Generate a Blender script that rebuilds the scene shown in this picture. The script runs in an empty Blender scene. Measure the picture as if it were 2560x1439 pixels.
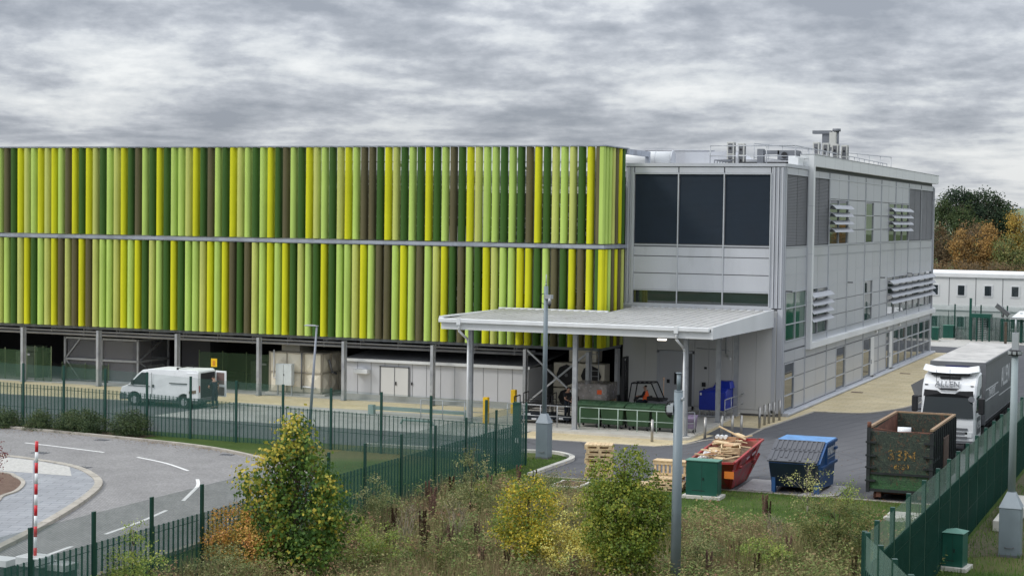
import bpy, math, random
from mathutils import Vector, Matrix
R = math.radians
random.seed(7)
S = bpy.context.scene
COL = S.collection

# ---------------------------------------------------------------- camera
f, yaw, pitch, roll, H = 4402.25, -0.3846, 0.0406, -0.0135, 10.5
Fw = Vector((math.sin(yaw)*math.cos(pitch), math.cos(yaw)*math.cos(pitch), -math.sin(pitch)))
R0 = Vector((math.cos(yaw), -math.sin(yaw), 0)); U0 = R0.cross(Fw)
Rt = R0*math.cos(roll) - U0*math.sin(roll); Up = R0*math.sin(roll) + U0*math.cos(roll)
cd = bpy.data.cameras.new('camera'); cam = bpy.data.objects.new('camera', cd); COL.objects.link(cam)
cd.sensor_width = 36; cd.lens = f/2560*36; cd.clip_start = 1; cd.clip_end = 6000
cam.matrix_world = Matrix(((Rt.x, Up.x, -Fw.x, 0), (Rt.y, Up.y, -Fw.y, 0), (Rt.z, Up.z, -Fw.z, H), (0, 0, 0, 1)))
S.camera = cam
S.view_settings.view_transform = 'Standard'; S.view_settings.look = 'None'
S.view_settings.exposure = 0.22; S.view_settings.gamma = 1
S.cycles.transparent_max_bounces = 24
S.cycles.max_bounces = 6

# ---------------------------------------------------------------- world
SUN_EL, SUN_AZ = R(42), R(235)          # azimuth clockwise from +Y
W = bpy.data.worlds.new('World'); S.world = W; W.use_nodes = True
nt = W.node_tree; nt.nodes.clear()
def N(nt, t, **k):
    n = nt.nodes.new(t)
    for a, b in k.items(): setattr(n, a, b)
    return n
def L(nt, a, b): nt.links.new(a, b)
def math_(nt, op, a, b=None, c=None):
    n = N(nt, 'ShaderNodeMath', operation=op)
    for i, x in enumerate((a, b, c)):
        if x is None: continue
        if isinstance(x, (int, float)): n.inputs[i].default_value = x
        else: L(nt, x, n.inputs[i])
    return n.outputs[0]
def ramp(nt, fac, stops, interp='LINEAR'):
    n = N(nt, 'ShaderNodeValToRGB'); r = n.color_ramp; r.interpolation = interp
    while len(r.elements) < len(stops): r.elements.new(0.5)
    for e, (p, c) in zip(r.elements, stops):
        e.position = p; e.color = (*c, 1) if len(c) == 3 else c
    if fac is not None: L(nt, fac, n.inputs[0])
    return n
out = N(nt, 'ShaderNodeOutputWorld')
sky = N(nt, 'ShaderNodeTexSky', sky_type='NISHITA', sun_disc=False, sun_elevation=SUN_EL, sun_rotation=SUN_AZ)
bg1 = N(nt, 'ShaderNodeBackground'); bg1.inputs[1].default_value = 0.1; L(nt, sky.outputs[0], bg1.inputs[0])
tc = N(nt, 'ShaderNodeTexCoord'); sp = N(nt, 'ShaderNodeSeparateXYZ'); L(nt, tc.outputs['Generated'], sp.inputs[0])
z0 = math_(nt, 'MAXIMUM', sp.outputs[2], 0.0)
zz = math_(nt, 'ADD', z0, 0.085)
lz = math_(nt, 'MULTIPLY', math_(nt, 'LOGARITHM', math_(nt, 'ADD', z0, .035), 2.71828), 5.2)
cb = N(nt, 'ShaderNodeCombineXYZ'); L(nt, math_(nt, 'MULTIPLY', sp.outputs[0], 12.0), cb.inputs[0]); L(nt, math_(nt, 'MULTIPLY', sp.outputs[1], 12.0), cb.inputs[1]); L(nt, lz, cb.inputs[2])
def cloud(loc, sc, det, rg, dist):
    mp = N(nt, 'ShaderNodeMapping'); L(nt, cb.outputs[0], mp.inputs[0]); mp.inputs['Location'].default_value = loc
    n_ = N(nt, 'ShaderNodeTexNoise'); n_.inputs['Scale'].default_value = sc; n_.inputs['Detail'].default_value = det
    n_.inputs['Roughness'].default_value = rg; n_.inputs['Distortion'].default_value = dist; L(nt, mp.outputs[0], n_.inputs[0]); return n_.outputs[0]
base = cloud((3.1, 7.3, 1.4), .72, 11, .55, .1); lift = cloud((3.1, 7.3, 1.26), .72, 3, .5, .1); big_ = cloud((8.4, 2, 5), .24, 3, .5, 0); 
vs_ = N(nt, 'ShaderNodeVectorMath', operation='SCALE'); L(nt, tc.outputs['Generated'], vs_.inputs[0]); vs_.inputs['Scale'].default_value = 26
vm_ = N(nt, 'ShaderNodeMapping'); L(nt, vs_.outputs[0], vm_.inputs[0]); vm_.inputs['Scale'].default_value = (1, 1, 1.9)
nf_ = N(nt, 'ShaderNodeTexNoise'); nf_.inputs['Scale'].default_value = 1; nf_.inputs['Detail'].default_value = 9; nf_.inputs['Roughness'].default_value = .66; L(nt, vm_.outputs[0], nf_.inputs[0]); fine = nf_.outputs[0]
mixf = math_(nt, 'ADD', math_(nt, 'MULTIPLY', base, .66), math_(nt, 'MULTIPLY', big_, .27))
mixf = math_(nt, 'ADD', mixf, math_(nt, 'MULTIPLY', math_(nt, 'SUBTRACT', base, lift), .30))      # tops catch the light, bases stay grey
mixf = math_(nt, 'ADD', mixf, math_(nt, 'MULTIPLY', math_(nt, 'SUBTRACT', fine, .12), .22))
hor = math_(nt, 'MULTIPLY', math_(nt, 'SUBTRACT', 0.06, z0), 1.2)       # thinner, brighter cloud low down
mixf = math_(nt, 'ADD', mixf, math_(nt, 'MAXIMUM', hor, 0.0))
cr = ramp(nt, mixf, [(0.44, (.265, .29, .335)), (0.50, (.345, .37, .415)), (0.545, (.43, .455, .50)), (0.59, (.55, .575, .605)), (0.68, (.72, .735, .745))])
bg2 = N(nt, 'ShaderNodeBackground'); L(nt, cr.outputs[0], bg2.inputs[0])
L(nt, math_(nt, 'ADD', 0.92, math_(nt, 'MULTIPLY', z0, 2.2)), bg2.inputs[1])
msk = ramp(nt, base, [(0.25, (.97,)*3), (0.75, (.9,)*3)])
mx = N(nt, 'ShaderNodeMixShader'); L(nt, msk.outputs[0], mx.inputs[0]); L(nt, bg1.outputs[0], mx.inputs[1]); L(nt, bg2.outputs[0], mx.inputs[2])
L(nt, mx.outputs[0], out.inputs[0])

sl = bpy.data.lights.new('sun', 'SUN'); so = bpy.data.objects.new('sun', sl); COL.objects.link(so)
sl.energy = 1.35; sl.angle = R(11); sl.color = (1, .965, .91)
sd = Vector((math.sin(SUN_AZ)*math.cos(SUN_EL), math.cos(SUN_AZ)*math.cos(SUN_EL), math.sin(SUN_EL)))
so.rotation_euler = sd.to_track_quat('Z', 'Y').to_euler(); so.location = (-60, 40, 60)

# ---------------------------------------------------------------- materials
def newmat(name):
    m = bpy.data.materials.new(name); m.use_nodes = True; t = m.node_tree
    return m, t, t.nodes['Principled BSDF'], t.nodes['Material Output']
def pos(t, scale=(1, 1, 1), rot=0, loc=(0, 0, 0)):
    g = N(t, 'ShaderNodeNewGeometry'); m = N(t, 'ShaderNodeMapping'); L(t, g.outputs['Position'], m.inputs[0])
    m.inputs['Scale'].default_value = scale; m.inputs['Rotation'].default_value = (0, 0, rot); m.inputs['Location'].default_value = loc
    return m.outputs[0]
def noise(t, vec, scale, detail=4, rough=.55, dist=0):
    n = N(t, 'ShaderNodeTexNoise'); n.inputs['Scale'].default_value = scale; n.inputs['Detail'].default_value = detail
    n.inputs['Roughness'].default_value = rough; n.inputs['Distortion'].default_value = dist; L(t, vec, n.inputs[0]); return n.outputs[0]
def mixc(t, fac, a, b, mode='MIX'):
    n = N(t, 'ShaderNodeMix', data_type='RGBA', blend_type=mode)
    for i, x in ((0, fac), (6, a), (7, b)):
        if isinstance(x, (int, float)): n.inputs[i].default_value = x
        elif isinstance(x, tuple): n.inputs[i].default_value = (*x, 1)
        else: L(t, x, n.inputs[i])
    return n.outputs[2]
def mr(t, v, a, b, c, d):
    n = N(t, 'ShaderNodeMapRange'); L(t, v, n.inputs[0])
    for i, x in enumerate((a, b, c, d)): n.inputs[i+1].default_value = x
    return n.outputs[0]
def bump(t, b, h, s, d=.02):
    n = N(t, 'ShaderNodeBump'); n.inputs['Strength'].default_value = s; n.inputs['Distance'].default_value = d
    L(t, h, n.inputs['Height']); L(t, n.outputs[0], b.inputs['Normal'])
MC = {}
def mat(name, col, rough=.6, metal=0, var=.12, scale=1.5, dirt=None, streak=False, bmp=0, bscale=30, spec=.5):
    """painted / metal / concrete: base colour with soft variation, optional dirt (colour, scale, threshold, softness)"""
    if name in MC: return MC[name]
    m, t, b, o = newmat(name)
    p = pos(t, (1, 1, .25) if streak else (1, 1, 1))
    n = noise(t, p, scale, 5)
    c = mixc(t, mr(t, n, .3, .7, 0, 1), tuple(x*(1-var) for x in col), tuple(min(1, x*(1+var)) for x in col))
    if dirt:
        n2 = noise(t, p, dirt[1], 6, .65)
        c = mixc(t, mr(t, n2, dirt[2], dirt[2]+dirt[3], 0, 1), c, dirt[0])
    L(t, c, b.inputs['Base Color'])
    L(t, mr(t, n, .3, .7, max(0, rough-.08), min(1, rough+.08)), b.inputs['Roughness'])
    b.inputs['Metallic'].default_value = metal; b.inputs['Specular IOR Level'].default_value = spec
    if bmp: bump(t, b, noise(t, pos(t), bscale, 3), bmp)
    MC[name] = m; return m
def glass(name, col, rough=.04, spec=1.0):
    if name in MC: return MC[name]
    m, t, b, o = newmat(name)
    n = noise(t, pos(t), .6, 2)
    L(t, mixc(t, n, tuple(x*.6 for x in col), tuple(x*1.5 for x in col)), b.inputs['Base Color'])
    b.inputs['Roughness'].default_value = rough; b.inputs['Specular IOR Level'].default_value = spec
    b.inputs['IOR'].default_value = 1.6
    bump(t, b, noise(t, pos(t), .35, 1), .06, .05)
    MC[name] = m; return m
def veil(name, col, alpha, stripe=None):
    """fine woven wire mesh / netting: a share of the light passes straight through"""
    if name in MC: return MC[name]
    m, t, b, o = newmat(name)
    b.inputs['Base Color'].default_value = (*col, 1); b.inputs['Roughness'].default_value = .5
    tr = N(t, 'ShaderNodeBsdfTransparent'); ms = N(t, 'ShaderNodeMixShader')
    n = noise(t, pos(t, (1, 1, 1)), 2.2, 4)
    L(t, mr(t, n, .3, .7, alpha*.88, min(1, alpha*1.12)), ms.inputs[0])
    L(t, tr.outputs[0], ms.inputs[1]); L(t, b.outputs[0], ms.inputs[2]); L(t, ms.outputs[0], o.inputs[0])
    MC[name] = m; return m
def leafmat(name, cols, rough=.55, clump=1.6, gain=2.0):
    """leaves: a colour picked leaf by leaf, shifted by larger clumps"""
    if name in MC: return MC[name]
    m, t, b, o = newmat(name)
    g = N(t, 'ShaderNodeNewGeometry')
    n = noise(t, pos(t), clump, 3)
    v = math_(t, 'ADD', math_(t, 'MULTIPLY', g.outputs['Random Per Island'], .55), math_(t, 'MULTIPLY', mr(t, n, .32, .68, 0, 1), .45))
    r = ramp(t, v, [(i/(len(cols)-1) if len(cols) > 1 else 0, tuple(min(.75, x*(gain if not name.startswith('far_') and 'pine' not in name else 1.5)) for x in c)) for i, c in enumerate(cols)])
    L(t, r.outputs[0], b.inputs['Base Color']); b.inputs['Roughness'].default_value = rough
    b.inputs['Specular IOR Level'].default_value = .25
    tl = N(t, 'ShaderNodeBsdfTranslucent'); L(t, r.outputs[0], tl.inputs[0])
    ms = N(t, 'ShaderNodeMixShader'); ms.inputs[0].default_value = .3
    L(t, b.outputs[0], ms.inputs[1]); L(t, tl.outputs[0], ms.inputs[2]); L(t, ms.outputs[0], o.inputs[0])
    MC[name] = m; return m
def emit(name, col, s):
    m, t, b, o = newmat(name); e = N(t, 'ShaderNodeEmission'); e.inputs[0].default_value = (*col, 1); e.inputs[1].default_value = s
    L(t, e.outputs[0], o.inputs[0]); MC[name] = m; return m
def paving(name, c1, c2, mortar, bw, bh, rot=0, mort=.02, var=.5, rough=.85, offset=.5):
    m, t, b, o = newmat(name)
    p = pos(t, rot=rot)
    br = N(t, 'ShaderNodeTexBrick'); L(t, p, br.inputs[0]); br.offset = offset
    br.inputs['Color1'].default_value = (*c1, 1); br.inputs['Color2'].default_value = (*c2, 1); br.inputs['Mortar'].default_value = (*mortar, 1)
    br.inputs['Scale'].default_value = 1; br.inputs['Brick Width'].default_value = bw; br.inputs['Row Height'].default_value = bh
    br.inputs['Mortar Size'].default_value = mort; br.inputs['Bias'].default_value = 0
    n = noise(t, p, .5, 6, .6)
    c = mixc(t, 1.0, br.outputs[0], mixc(t, mr(t, n, .3, .7, 0, 1), (1-var*.4,)*3, (1+var*.3,)*3), 'MULTIPLY')
    n2 = noise(t, p, 12, 3)
    c = mixc(t, 1.0, c, mixc(t, n2, (.85,)*3, (1.15,)*3), 'MULTIPLY')
    L(t, c, b.inputs['Base Color']); b.inputs['Roughness'].default_value = rough; b.inputs['Specular IOR Level'].default_value = .3
    bump(t, b, br.outputs['Fac'], -.3, .01)
    MC[name] = m; return m

def asphalt_mat():
    m, t, b, o = newmat('asphalt'); p = pos(t)
    n = noise(t, p, .22, 6, .62, .4); n2 = noise(t, p, 22, 3, .7); n3 = noise(t, pos(t, (.5, 3, 1), rot=R(8)), .8, 4)
    c = mixc(t, mr(t, n, .3, .7, 0, 1), (.070, .072, .080), (.108, .109, .117))
    c = mixc(t, mr(t, n3, .5, .75, 0, .6), c, (.052, .053, .060))
    c = mixc(t, mr(t, n2, .35, .7, 0, .4), c, (.16, .16, .165))
    w_ = N(t, 'ShaderNodeTexWave'); w_.inputs['Scale'].default_value = .42; w_.inputs['Distortion'].default_value = 3; w_.inputs['Detail'].default_value = 3; w_.inputs['Detail Scale'].default_value = .4; L(t, pos(t, rot=R(14)), w_.inputs[0])
    c = mixc(t, math_(t, 'MULTIPLY', mr(t, w_.outputs[1], .82, 1, 0, .5), mr(t, n, .4, .6, 0, 1)), c, (.045, .045, .05))
    v_ = N(t, 'ShaderNodeTexVoronoi'); v_.feature = 'DISTANCE_TO_EDGE'; v_.inputs['Scale'].default_value = .16; L(t, pos(t), v_.inputs[0])
    c = mixc(t, mr(t, v_.outputs['Distance'], 0, .012, .55, 0), c, (.04, .04, .042))
    L(t, c, b.inputs['Base Color']); b.inputs['Roughness'].default_value = .8
    bump(t, b, n2, .3, .01); MC['asphalt'] = m; return m
def grass_mat():
    m, t, b, o = newmat('grass_ground'); p = pos(t)
    n = noise(t, p, .35, 5, .6); n2 = noise(t, p, 9, 5, .7); n3 = noise(t, p, .12, 3)
    c = mixc(t, mr(t, n, .35, .65, 0, 1), (.050, .085, .020), (.085, .125, .035))
    c = mixc(t, mr(t, n2, .3, .7, 0, .7), c, (.030, .055, .012))
    c = mixc(t, mr(t, n3, .52, .62, 0, .6), c, (.15, .125, .065))
    L(t, c, b.inputs['Base Color']); b.inputs['Roughness'].default_value = .95; b.inputs['Specular IOR Level'].default_value = .1
    bump(t, b, n2, .8, .05); MC['grass_ground'] = m; return m
def mulch_mat(name, a, b_, c_):
    m, t, b, o = newmat(name); p = pos(t)
    n = noise(t, p, 3, 6, .7); n2 = noise(t, p, 18, 4, .7)
    c = mixc(t, mr(t, n, .3, .7, 0, 1), a, b_); c = mixc(t, mr(t, n2, .5, .7, 0, 1), c, c_)
    L(t, c, b.inputs['Base Color']); b.inputs['Roughness'].default_value = .95; bump(t, b, n2, 1, .04); MC[name] = m; return m
def rust_container_mat():
    m, t, b, o = newmat('worn_green_paint'); p = pos(t)
    n = noise(t, p, 2.2, 7, .75, .8); n2 = noise(t, p, 9, 8, .85, 2.0); n3 = noise(t, pos(t, (1, 1, .6), loc=(3, 2, 1)), 4.5, 8, .8, 1.2); n4 = noise(t, pos(t, (.5, 1, 3), loc=(9, 1, 4)), 7, 6, .8, .5)
    c = mixc(t, mr(t, n2, .42, .58, 0, 1), (.010, .016, .016), (.055, .075, .052))
    g = N(t, 'ShaderNodeNewGeometry'); s = N(t, 'ShaderNodeSeparateXYZ'); L(t, g.outputs['Position'], s.inputs[0])
    edge = math_(t, 'ADD', s.outputs[2], math_(t, 'MULTIPLY', n, 1.1))
    c = mixc(t, math_(t, 'MULTIPLY', mr(t, edge, 1.1, 1.75, 1, 0), mr(t, n2, .40, .55, .1, 1)), c, (.035, .125, .038))
    c = mixc(t, mr(t, n3, .55, .60, 0, .85), c, (.13, .055, .028))
    c = mixc(t, mr(t, n4, .60, .64, 0, .75), c, (.20, .25, .18))
    c = mixc(t, mr(t, n, .60, .66, 0, .8), c, (.02, .022, .024))
    L(t, c, b.inputs['Base Color']); b.inputs['Roughness'].default_value = .75
    bump(t, b, n2, .5, .02); MC['worn_green_paint'] = m; return m

asphalt = asphalt_mat(); grass = grass_mat()
blockpave = paving('block_paving', (.24, .233, .228), (.30, .292, .286), (.155, .15, .148), .20, .10, R(38), .012, .35)
beige = paving('beige_flags', (.57, .475, .29), (.62, .53, .35), (.42, .35, .22), .9, .6, 0, .016, .35)
slabgrey = paving('blue_grey_flags', (.265, .275, .29), (.31, .32, .335), (.16, .165, .175), .9, .45, R(-20), .014, .35)
palegravel = mat('pale_bound_gravel', (.46, .45, .42), .95, 0, .2, 8, bmp=.6, bscale=40)
concrete = mat('concrete', (.40, .395, .375), .9, 0, .12, .7, dirt=((.27, .26, .24), .5, .5, .25), bmp=.2)
conc_l = mat('pale_concrete', (.52, .50, .45), .85, 0, .12, 1.5, dirt=((.36, .34, .28), 1.2, .55, .2), bmp=.2)
kerbm = mat('kerb_stone', (.38, .35, .30), .9, 0, .15, 2, dirt=((.2, .18, .15), 2.5, .52, .2))
mulch = mulch_mat('bark_mulch', (.09, .05, .035), (.17, .11, .08), (.24, .16, .11))
leaflit = mulch_mat('leaf_litter', (.05, .045, .025), (.10, .065, .04), (.16, .09, .05))
whitepaint = mat('road_paint', (.72, .72, .70), .7, 0, .08, 6, dirt=((.35, .34, .33), 9, .58, .15))
galv = mat('galvanised_steel', (.42, .435, .45), .45, .35, .12, 2, dirt=((.30, .31, .34), 2.2, .5, .2))
galvb = mat('beam_steel', (.36, .39, .44), .5, .25, .12, 1.2, dirt=((.24, .26, .30), 1.1, .48, .2))
clad = mat('silver_cladding', (.50, .515, .55), .48, .12, .06, .5, streak=True, dirt=((.44, .455, .48), 1.1, .55, .2))
cladE = mat('silver_grey_cladding', (.48, .495, .52), .38, .18, .06, .25, streak=True, dirt=((.44, .45, .465), .9, .56, .2))
joint = mat('joint_gasket', (.16, .165, .18), .7)
mull = mat('mullion_aluminium', (.50, .52, .55), .4, .3, .05)
whitem = mat('white_frame_cladding', (.70, .715, .72), .45, .05, .05, .5, streak=True)
offwhite = mat('off_white_wall_panel', (.60, .60, .59), .6, 0, .05, .6, streak=True)
roofm = mat('canopy_roof_sheet', (.50, .495, .475), .5, .1, .08, .8, dirt=((.36, .35, .32), 1.5, .55, .2))
rib_white = mat('gutter_white', (.74, .755, .76), .5, .05, .06)
navy = mat('dark_louvre', (.022, .032, .046), .7, 0, .1, 1, spec=.15)
louvgrey = mat('grey_louvre_blade', (.15, .155, .165), .5, .3, .15, 1)
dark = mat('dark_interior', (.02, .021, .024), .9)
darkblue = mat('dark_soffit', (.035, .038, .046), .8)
plantgrey = mat('plant_room_panel', (.52, .53, .555), .6, 0, .04, .6)
pipe = mat('pipe_lagging', (.36, .37, .40), .5, .2)
polegrey = mat('blue_grey_pole_paint', (.185, .225, .25), .5, .1, .08, 2)
poleblk = mat('black_plastic', (.02, .02, .022), .45)
fgreen = mat('fence_green', (.006, .052, .038), .45, .1, .12, 2)
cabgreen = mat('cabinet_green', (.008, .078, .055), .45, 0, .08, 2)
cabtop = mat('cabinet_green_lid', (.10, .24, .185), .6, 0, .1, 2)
wood = mat('fresh_softwood', (.62, .47, .28), .8, 0, .2, 5, dirt=((.44, .29, .15), 7, .52, .2))
wood2 = mat('brown_board', (.43, .25, .14), .8, 0, .2, 5)
redp = mat('worn_red_paint', (.36, .035, .035), .5, 0, .22, 2, dirt=((.17, .085, .06), 2.4, .53, .08))
redin = mat('rusty_red_inside', (.22, .07, .045), .8, 0, .25, 3)
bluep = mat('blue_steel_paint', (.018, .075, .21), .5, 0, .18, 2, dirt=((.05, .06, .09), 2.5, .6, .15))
bluetop = mat('lit_top_blue_paint', (.10, .25, .50), .55, 0, .2, 2)  # top plate: the light on it is painted in as paler blue
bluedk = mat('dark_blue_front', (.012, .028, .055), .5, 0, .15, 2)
blueplas = mat('blue_plastic', (.008, .028, .33), .4, 0, .1, 2)
lidgrey = mat('grey_plastic_lid', (.085, .088, .10), .55, 0, .1, 2)
rust = mat('rusty_steel', (.12, .05, .032), .85, 0, .35, 3, dirt=((.26, .16, .11), 4, .58, .15))
rimrust = mat('rubbed_rim', (.30, .20, .12), .7, .1, .2, 6)
contg = rust_container_mat()
blacksteel = mat('black_rib_paint', (.015, .018, .02), .6, 0, .3, 3, dirt=((.03, .07, .03), 4, .58, .2))
bingreen = mat('bin_green_plastic', (.032, .080, .034), .45, 0, .12, 2)
bingreenlid = mat('bin_green_lid', (.048, .11, .055), .55, 0, .12, 2)
rubber = mat('rubber', (.015, .015, .016), .8)
wht = mat('white_vehicle_paint', (.72, .73, .74), .28, 0, .03, 1)
vanw = mat('van_white', (.78, .80, .80), .35, 0, .05, 1, dirt=((.5, .5, .47), 1.2, .6, .2))
vglass = glass('vehicle_glass', (.010, .016, .018), .05, .35)
winglass = glass('window_glass', (.020, .030, .034), .02, 1.0)
greenglass = glass('green_tinted_glass', (.010, .075, .035), .03, .8)
greyplas = mat('grey_bumper_plastic', (.11, .115, .125), .6)
curtain = mat('grey_trailer_curtain', (.13, .135, .14), .6, 0, .08, .8, streak=True)
curtlet = mat('curtain_lettering', (.55, .56, .57), .6, 0, .06)
trroof = mat('trailer_roof_sheet', (.54, .53, .51), .7, 0, .15, .9, dirt=((.33, .33, .32), 1.0, .5, .25))
yellow = mat('safety_yellow', (.80, .50, .01), .5, 0, .06)
cream = mat('cream_tank_panel', (.74, .69, .57), .6, 0, .07, 1.2, dirt=((.42, .35, .24), 1.4, .58, .2))
palebox = mat('pale_blue_box', (.56, .61, .62), .5)
cabinw = mat('cabin_white', (.68, .69, .68), .5, 0, .04, .5, streak=True)
cabinr = mat('cabin_roof_white', (.74, .75, .75), .6, 0, .06, 1)
black = mat('matt_black', (.012, .012, .014), .6)
skin = mat('skin', (.42, .24, .17), .6, 0, .05); hairm = mat('dark_hair', (.02, .014, .01), .7)
navycloth = mat('navy_cloth', (.012, .018, .028), .9, 0, .2, 8); blackcloth = mat('black_cloth', (.012, .012, .014), .9, 0, .2, 8)
orange = mat('hi_vis_orange', (.85, .13, .03), .7)
reflect = mat('reflective_tape', (.6, .6, .6), .4)
filmwrap = mat('stretch_film', (.30, .27, .25), .22, .15, .3, 3, dirt=((.55, .55, .56), 4, .55, .15))
cardb = mat('cardboard', (.33, .2, .12), .85)
redw = mat('barrier_red', (.62, .02, .03), .4); whw = mat('barrier_white', (.78, .79, .80), .4)
steelb = mat('brushed_steel', (.38, .37, .35), .35, .6, .1, 3)
metalroof = mat('roof_plant_grey', (.17, .18, .20), .5, .2, .12, 1.5)
acwhite = mat('condenser_casing', (.50, .50, .47), .55, 0, .06)
bark = mat('bark', (.11, .085, .06), .9, 0, .3, 6)
FIN = {'L': mat('fin_lime', (.47, .63, .145), .72, 0, .10, 1.2, streak=True, spec=.25), 'O': mat('fin_olive_lime', (.52, .56, .15), .72, 0, .10, 1.2, streak=True, spec=.25),
       'Y': mat('fin_yellow', (.63, .625, .018), .72, 0, .10, 1.2, streak=True, spec=.25), 'D': mat('fin_dark_green', (.050, .118, .022), .72, 0, .10, 1.2, streak=True, spec=.25),
       'B': mat('fin_brown', (.122, .108, .054), .72, 0, .10, 1.2, streak=True, spec=.25)}

# ---------------------------------------------------------------- mesh builder
def setp(o, label=None, cat=None, group=None, kind=None):
    if label: o['label'] = label
    if cat: o['category'] = cat
    if group: o['group'] = group
    if kind: o['kind'] = kind
    return o
def thing(name, label, cat, loc=(0, 0, 0), rz=0, group=None):
    o = bpy.data.objects.new(name, None); COL.objects.link(o); o.location = loc; o.rotation_euler = (0, 0, rz)
    o.empty_display_size = .3
    return setp(o, label, cat, group)
def wm(o):
    m = Matrix.Translation(o.location) @ o.rotation_euler.to_matrix().to_4x4()
    return wm(o.parent) @ m if o.parent else m
class M:
    def __init__(s): s.v = []; s.f = []; s.sm = []
    def add(s, vs, fs, sm=False, T=None):
        k = len(s.v)
        s.v += [tuple(T @ Vector(v)) if T else tuple(v) for v in vs]
        s.f += [tuple(i+k for i in q) for q in fs]; s.sm += [sm]*len(fs); return s
    def box(s, x0, x1, y0, y1, z0, z1, T=None):
        v = [(x0, y0, z0), (x1, y0, z0), (x1, y1, z0), (x0, y1, z0), (x0, y0, z1), (x1, y0, z1), (x1, y1, z1), (x0, y1, z1)]
        return s.add(v, [(0, 3, 2, 1), (4, 5, 6, 7), (0, 1, 5, 4), (1, 2, 6, 5), (2, 3, 7, 6), (3, 0, 4, 7)], False, T)
    def cyl(s, p0, p1, r0, r1=None, n=8, cap=True, sm=True):
        p0, p1 = Vector(p0), Vector(p1); r1 = r0 if r1 is None else r1
        d = (p1-p0).normalized(); a = d.orthogonal().normalized(); b = d.cross(a)
        v = []
        for p, r in ((p0, r0), (p1, r1)):
            for i in range(n):
                t = 2*math.pi*i/n; v.append(p + (a*math.cos(t)+b*math.sin(t))*r)
        s.add(v, [(i, (i+1) % n, n+(i+1) % n, n+i) for i in range(n)], sm)
        if cap:
            k = len(s.v)-2*n
            s.f += [tuple(k+i for i in reversed(range(n))), tuple(k+n+i for i in range(n))]; s.sm += [False, False]
        return s
    def tube(s, pts, r, n=6):
        for a, b in zip(pts[:-1], pts[1:]): s.cyl(a, b, r, r, n)
        return s
    def bar(s, a, b, w, h):     # rectangular bar from a to b
        a, b = Vector(a), Vector(b); d = (b-a).normalized()
        u = Vector((0, 0, 1)) if abs(d.z) < .95 else Vector((0, 1, 0))
        x = d.cross(u).normalized()*w/2; y = x.normalized().cross(d).normalized()*h/2
        v = [a-x-y, a+x-y, a+x+y, a-x+y, b-x-y, b+x-y, b+x+y, b-x+y]
        return s.add(v, [(0, 1, 2, 3), (7, 6, 5, 4), (0, 4, 5, 1), (1, 5, 6, 2), (2, 6, 7, 3), (3, 7, 4, 0)])
    def prism(s, poly, z0, z1):
        n = len(poly); v = [(x, y, z0) for x, y in poly]+[(x, y, z1) for x, y in poly]
        return s.add(v, [tuple(reversed(range(n))), tuple(range(n, 2*n))]+[(i, (i+1) % n, n+(i+1) % n, n+i) for i in range(n)])
    def ext(s, prof, ax, a0, a1):
        """profile in the plane across axis ax ('x': (y,z), 'y': (x,z)) swept from a0 to a1"""
        n = len(prof); P = (lambda a, p: (a, p[0], p[1])) if ax == 'x' else (lambda a, p: (p[0], a, p[1]))
        v = [P(a0, p) for p in prof]+[P(a1, p) for p in prof]
        return s.add(v, [tuple(reversed(range(n))), tuple(range(n, 2*n))]+[(i, (i+1) % n, n+(i+1) % n, n+i) for i in range(n)])
    def quad(s, *p): return s.add(p, [tuple(range(len(p)))])
    def ob(s, name, m, parent=None, world=True, label=None, cat=None, group=None, kind=None, bevel=0):
        me = bpy.data.meshes.new(name); vs = s.v
        if parent and world:
            T = wm(parent).inverted(); vs = [tuple(T @ Vector(v)) for v in vs]
        me.from_pydata(vs, [], s.f); me.materials.append(m)
        me.polygons.foreach_set('use_smooth', s.sm)
        if any(s.sm) and not all(s.sm): pass
        import bmesh
        bm = bmesh.new(); bm.from_mesh(me)
        if len(me.polygons) < 60000: bmesh.ops.recalc_face_normals(bm, faces=bm.faces)
        if bevel: bmesh.ops.bevel(bm, geom=[e for e in bm.edges if len(e.link_faces) == 2 and e.calc_face_angle(0) > .5], offset=bevel, segments=1, affect='EDGES')
        bm.to_mesh(me); bm.free()
        o = bpy.data.objects.new(name, me); COL.objects.link(o)
        if parent: o.parent = parent
        return setp(o, label, cat, group, kind)
def struct(name, m, mb): return mb.ob(name, m, kind='structure')
def dup(root, loc, rz=None, label=None, group=None):
    def cp(o, par):
        c = o.copy(); COL.objects.link(c); c.parent = par
        for ch in list(o.children): cp(ch, c)
        return c
    r = cp(root, None); r.location = loc
    if rz is not None: r.rotation_euler = (0, 0, rz)
    if label: r['label'] = label
    if group: r['group'] = group
    return r
def text(name, s, size, T, m, parent, ext=.004, label=None, sx=1, bold=0):
    cu = bpy.data.curves.new(name, 'FONT'); cu.body = s; cu.size = size; cu.extrude = ext; cu.align_x = 'CENTER'; cu.align_y = 'CENTER'
    cu.offset = bold; cu.resolution_u = 2
    o = bpy.data.objects.new(name, cu); COL.objects.link(o)
    dg = bpy.context.evaluated_depsgraph_get(); dg.update()
    me = bpy.data.meshes.new_from_object(o.evaluated_get(dg)); bpy.data.objects.remove(o)
    me.transform(wm(parent).inverted() @ T @ Matrix.Diagonal((sx, 1, 1, 1))); me.materials.clear(); me.materials.append(m)
    p = bpy.data.objects.new(name, me); COL.objects.link(p); p.parent = parent
    return setp(p, label)
FACE_S = lambda x, y, z: Matrix.Translation((x, y, z)) @ Matrix.Rotation(R(90), 4, 'X')
FACE_E = lambda x, y, z: Matrix.Translation((x, y, z)) @ Matrix.Rotation(R(90), 4, 'Z') @ Matrix.Rotation(R(90), 4, 'X')

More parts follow.
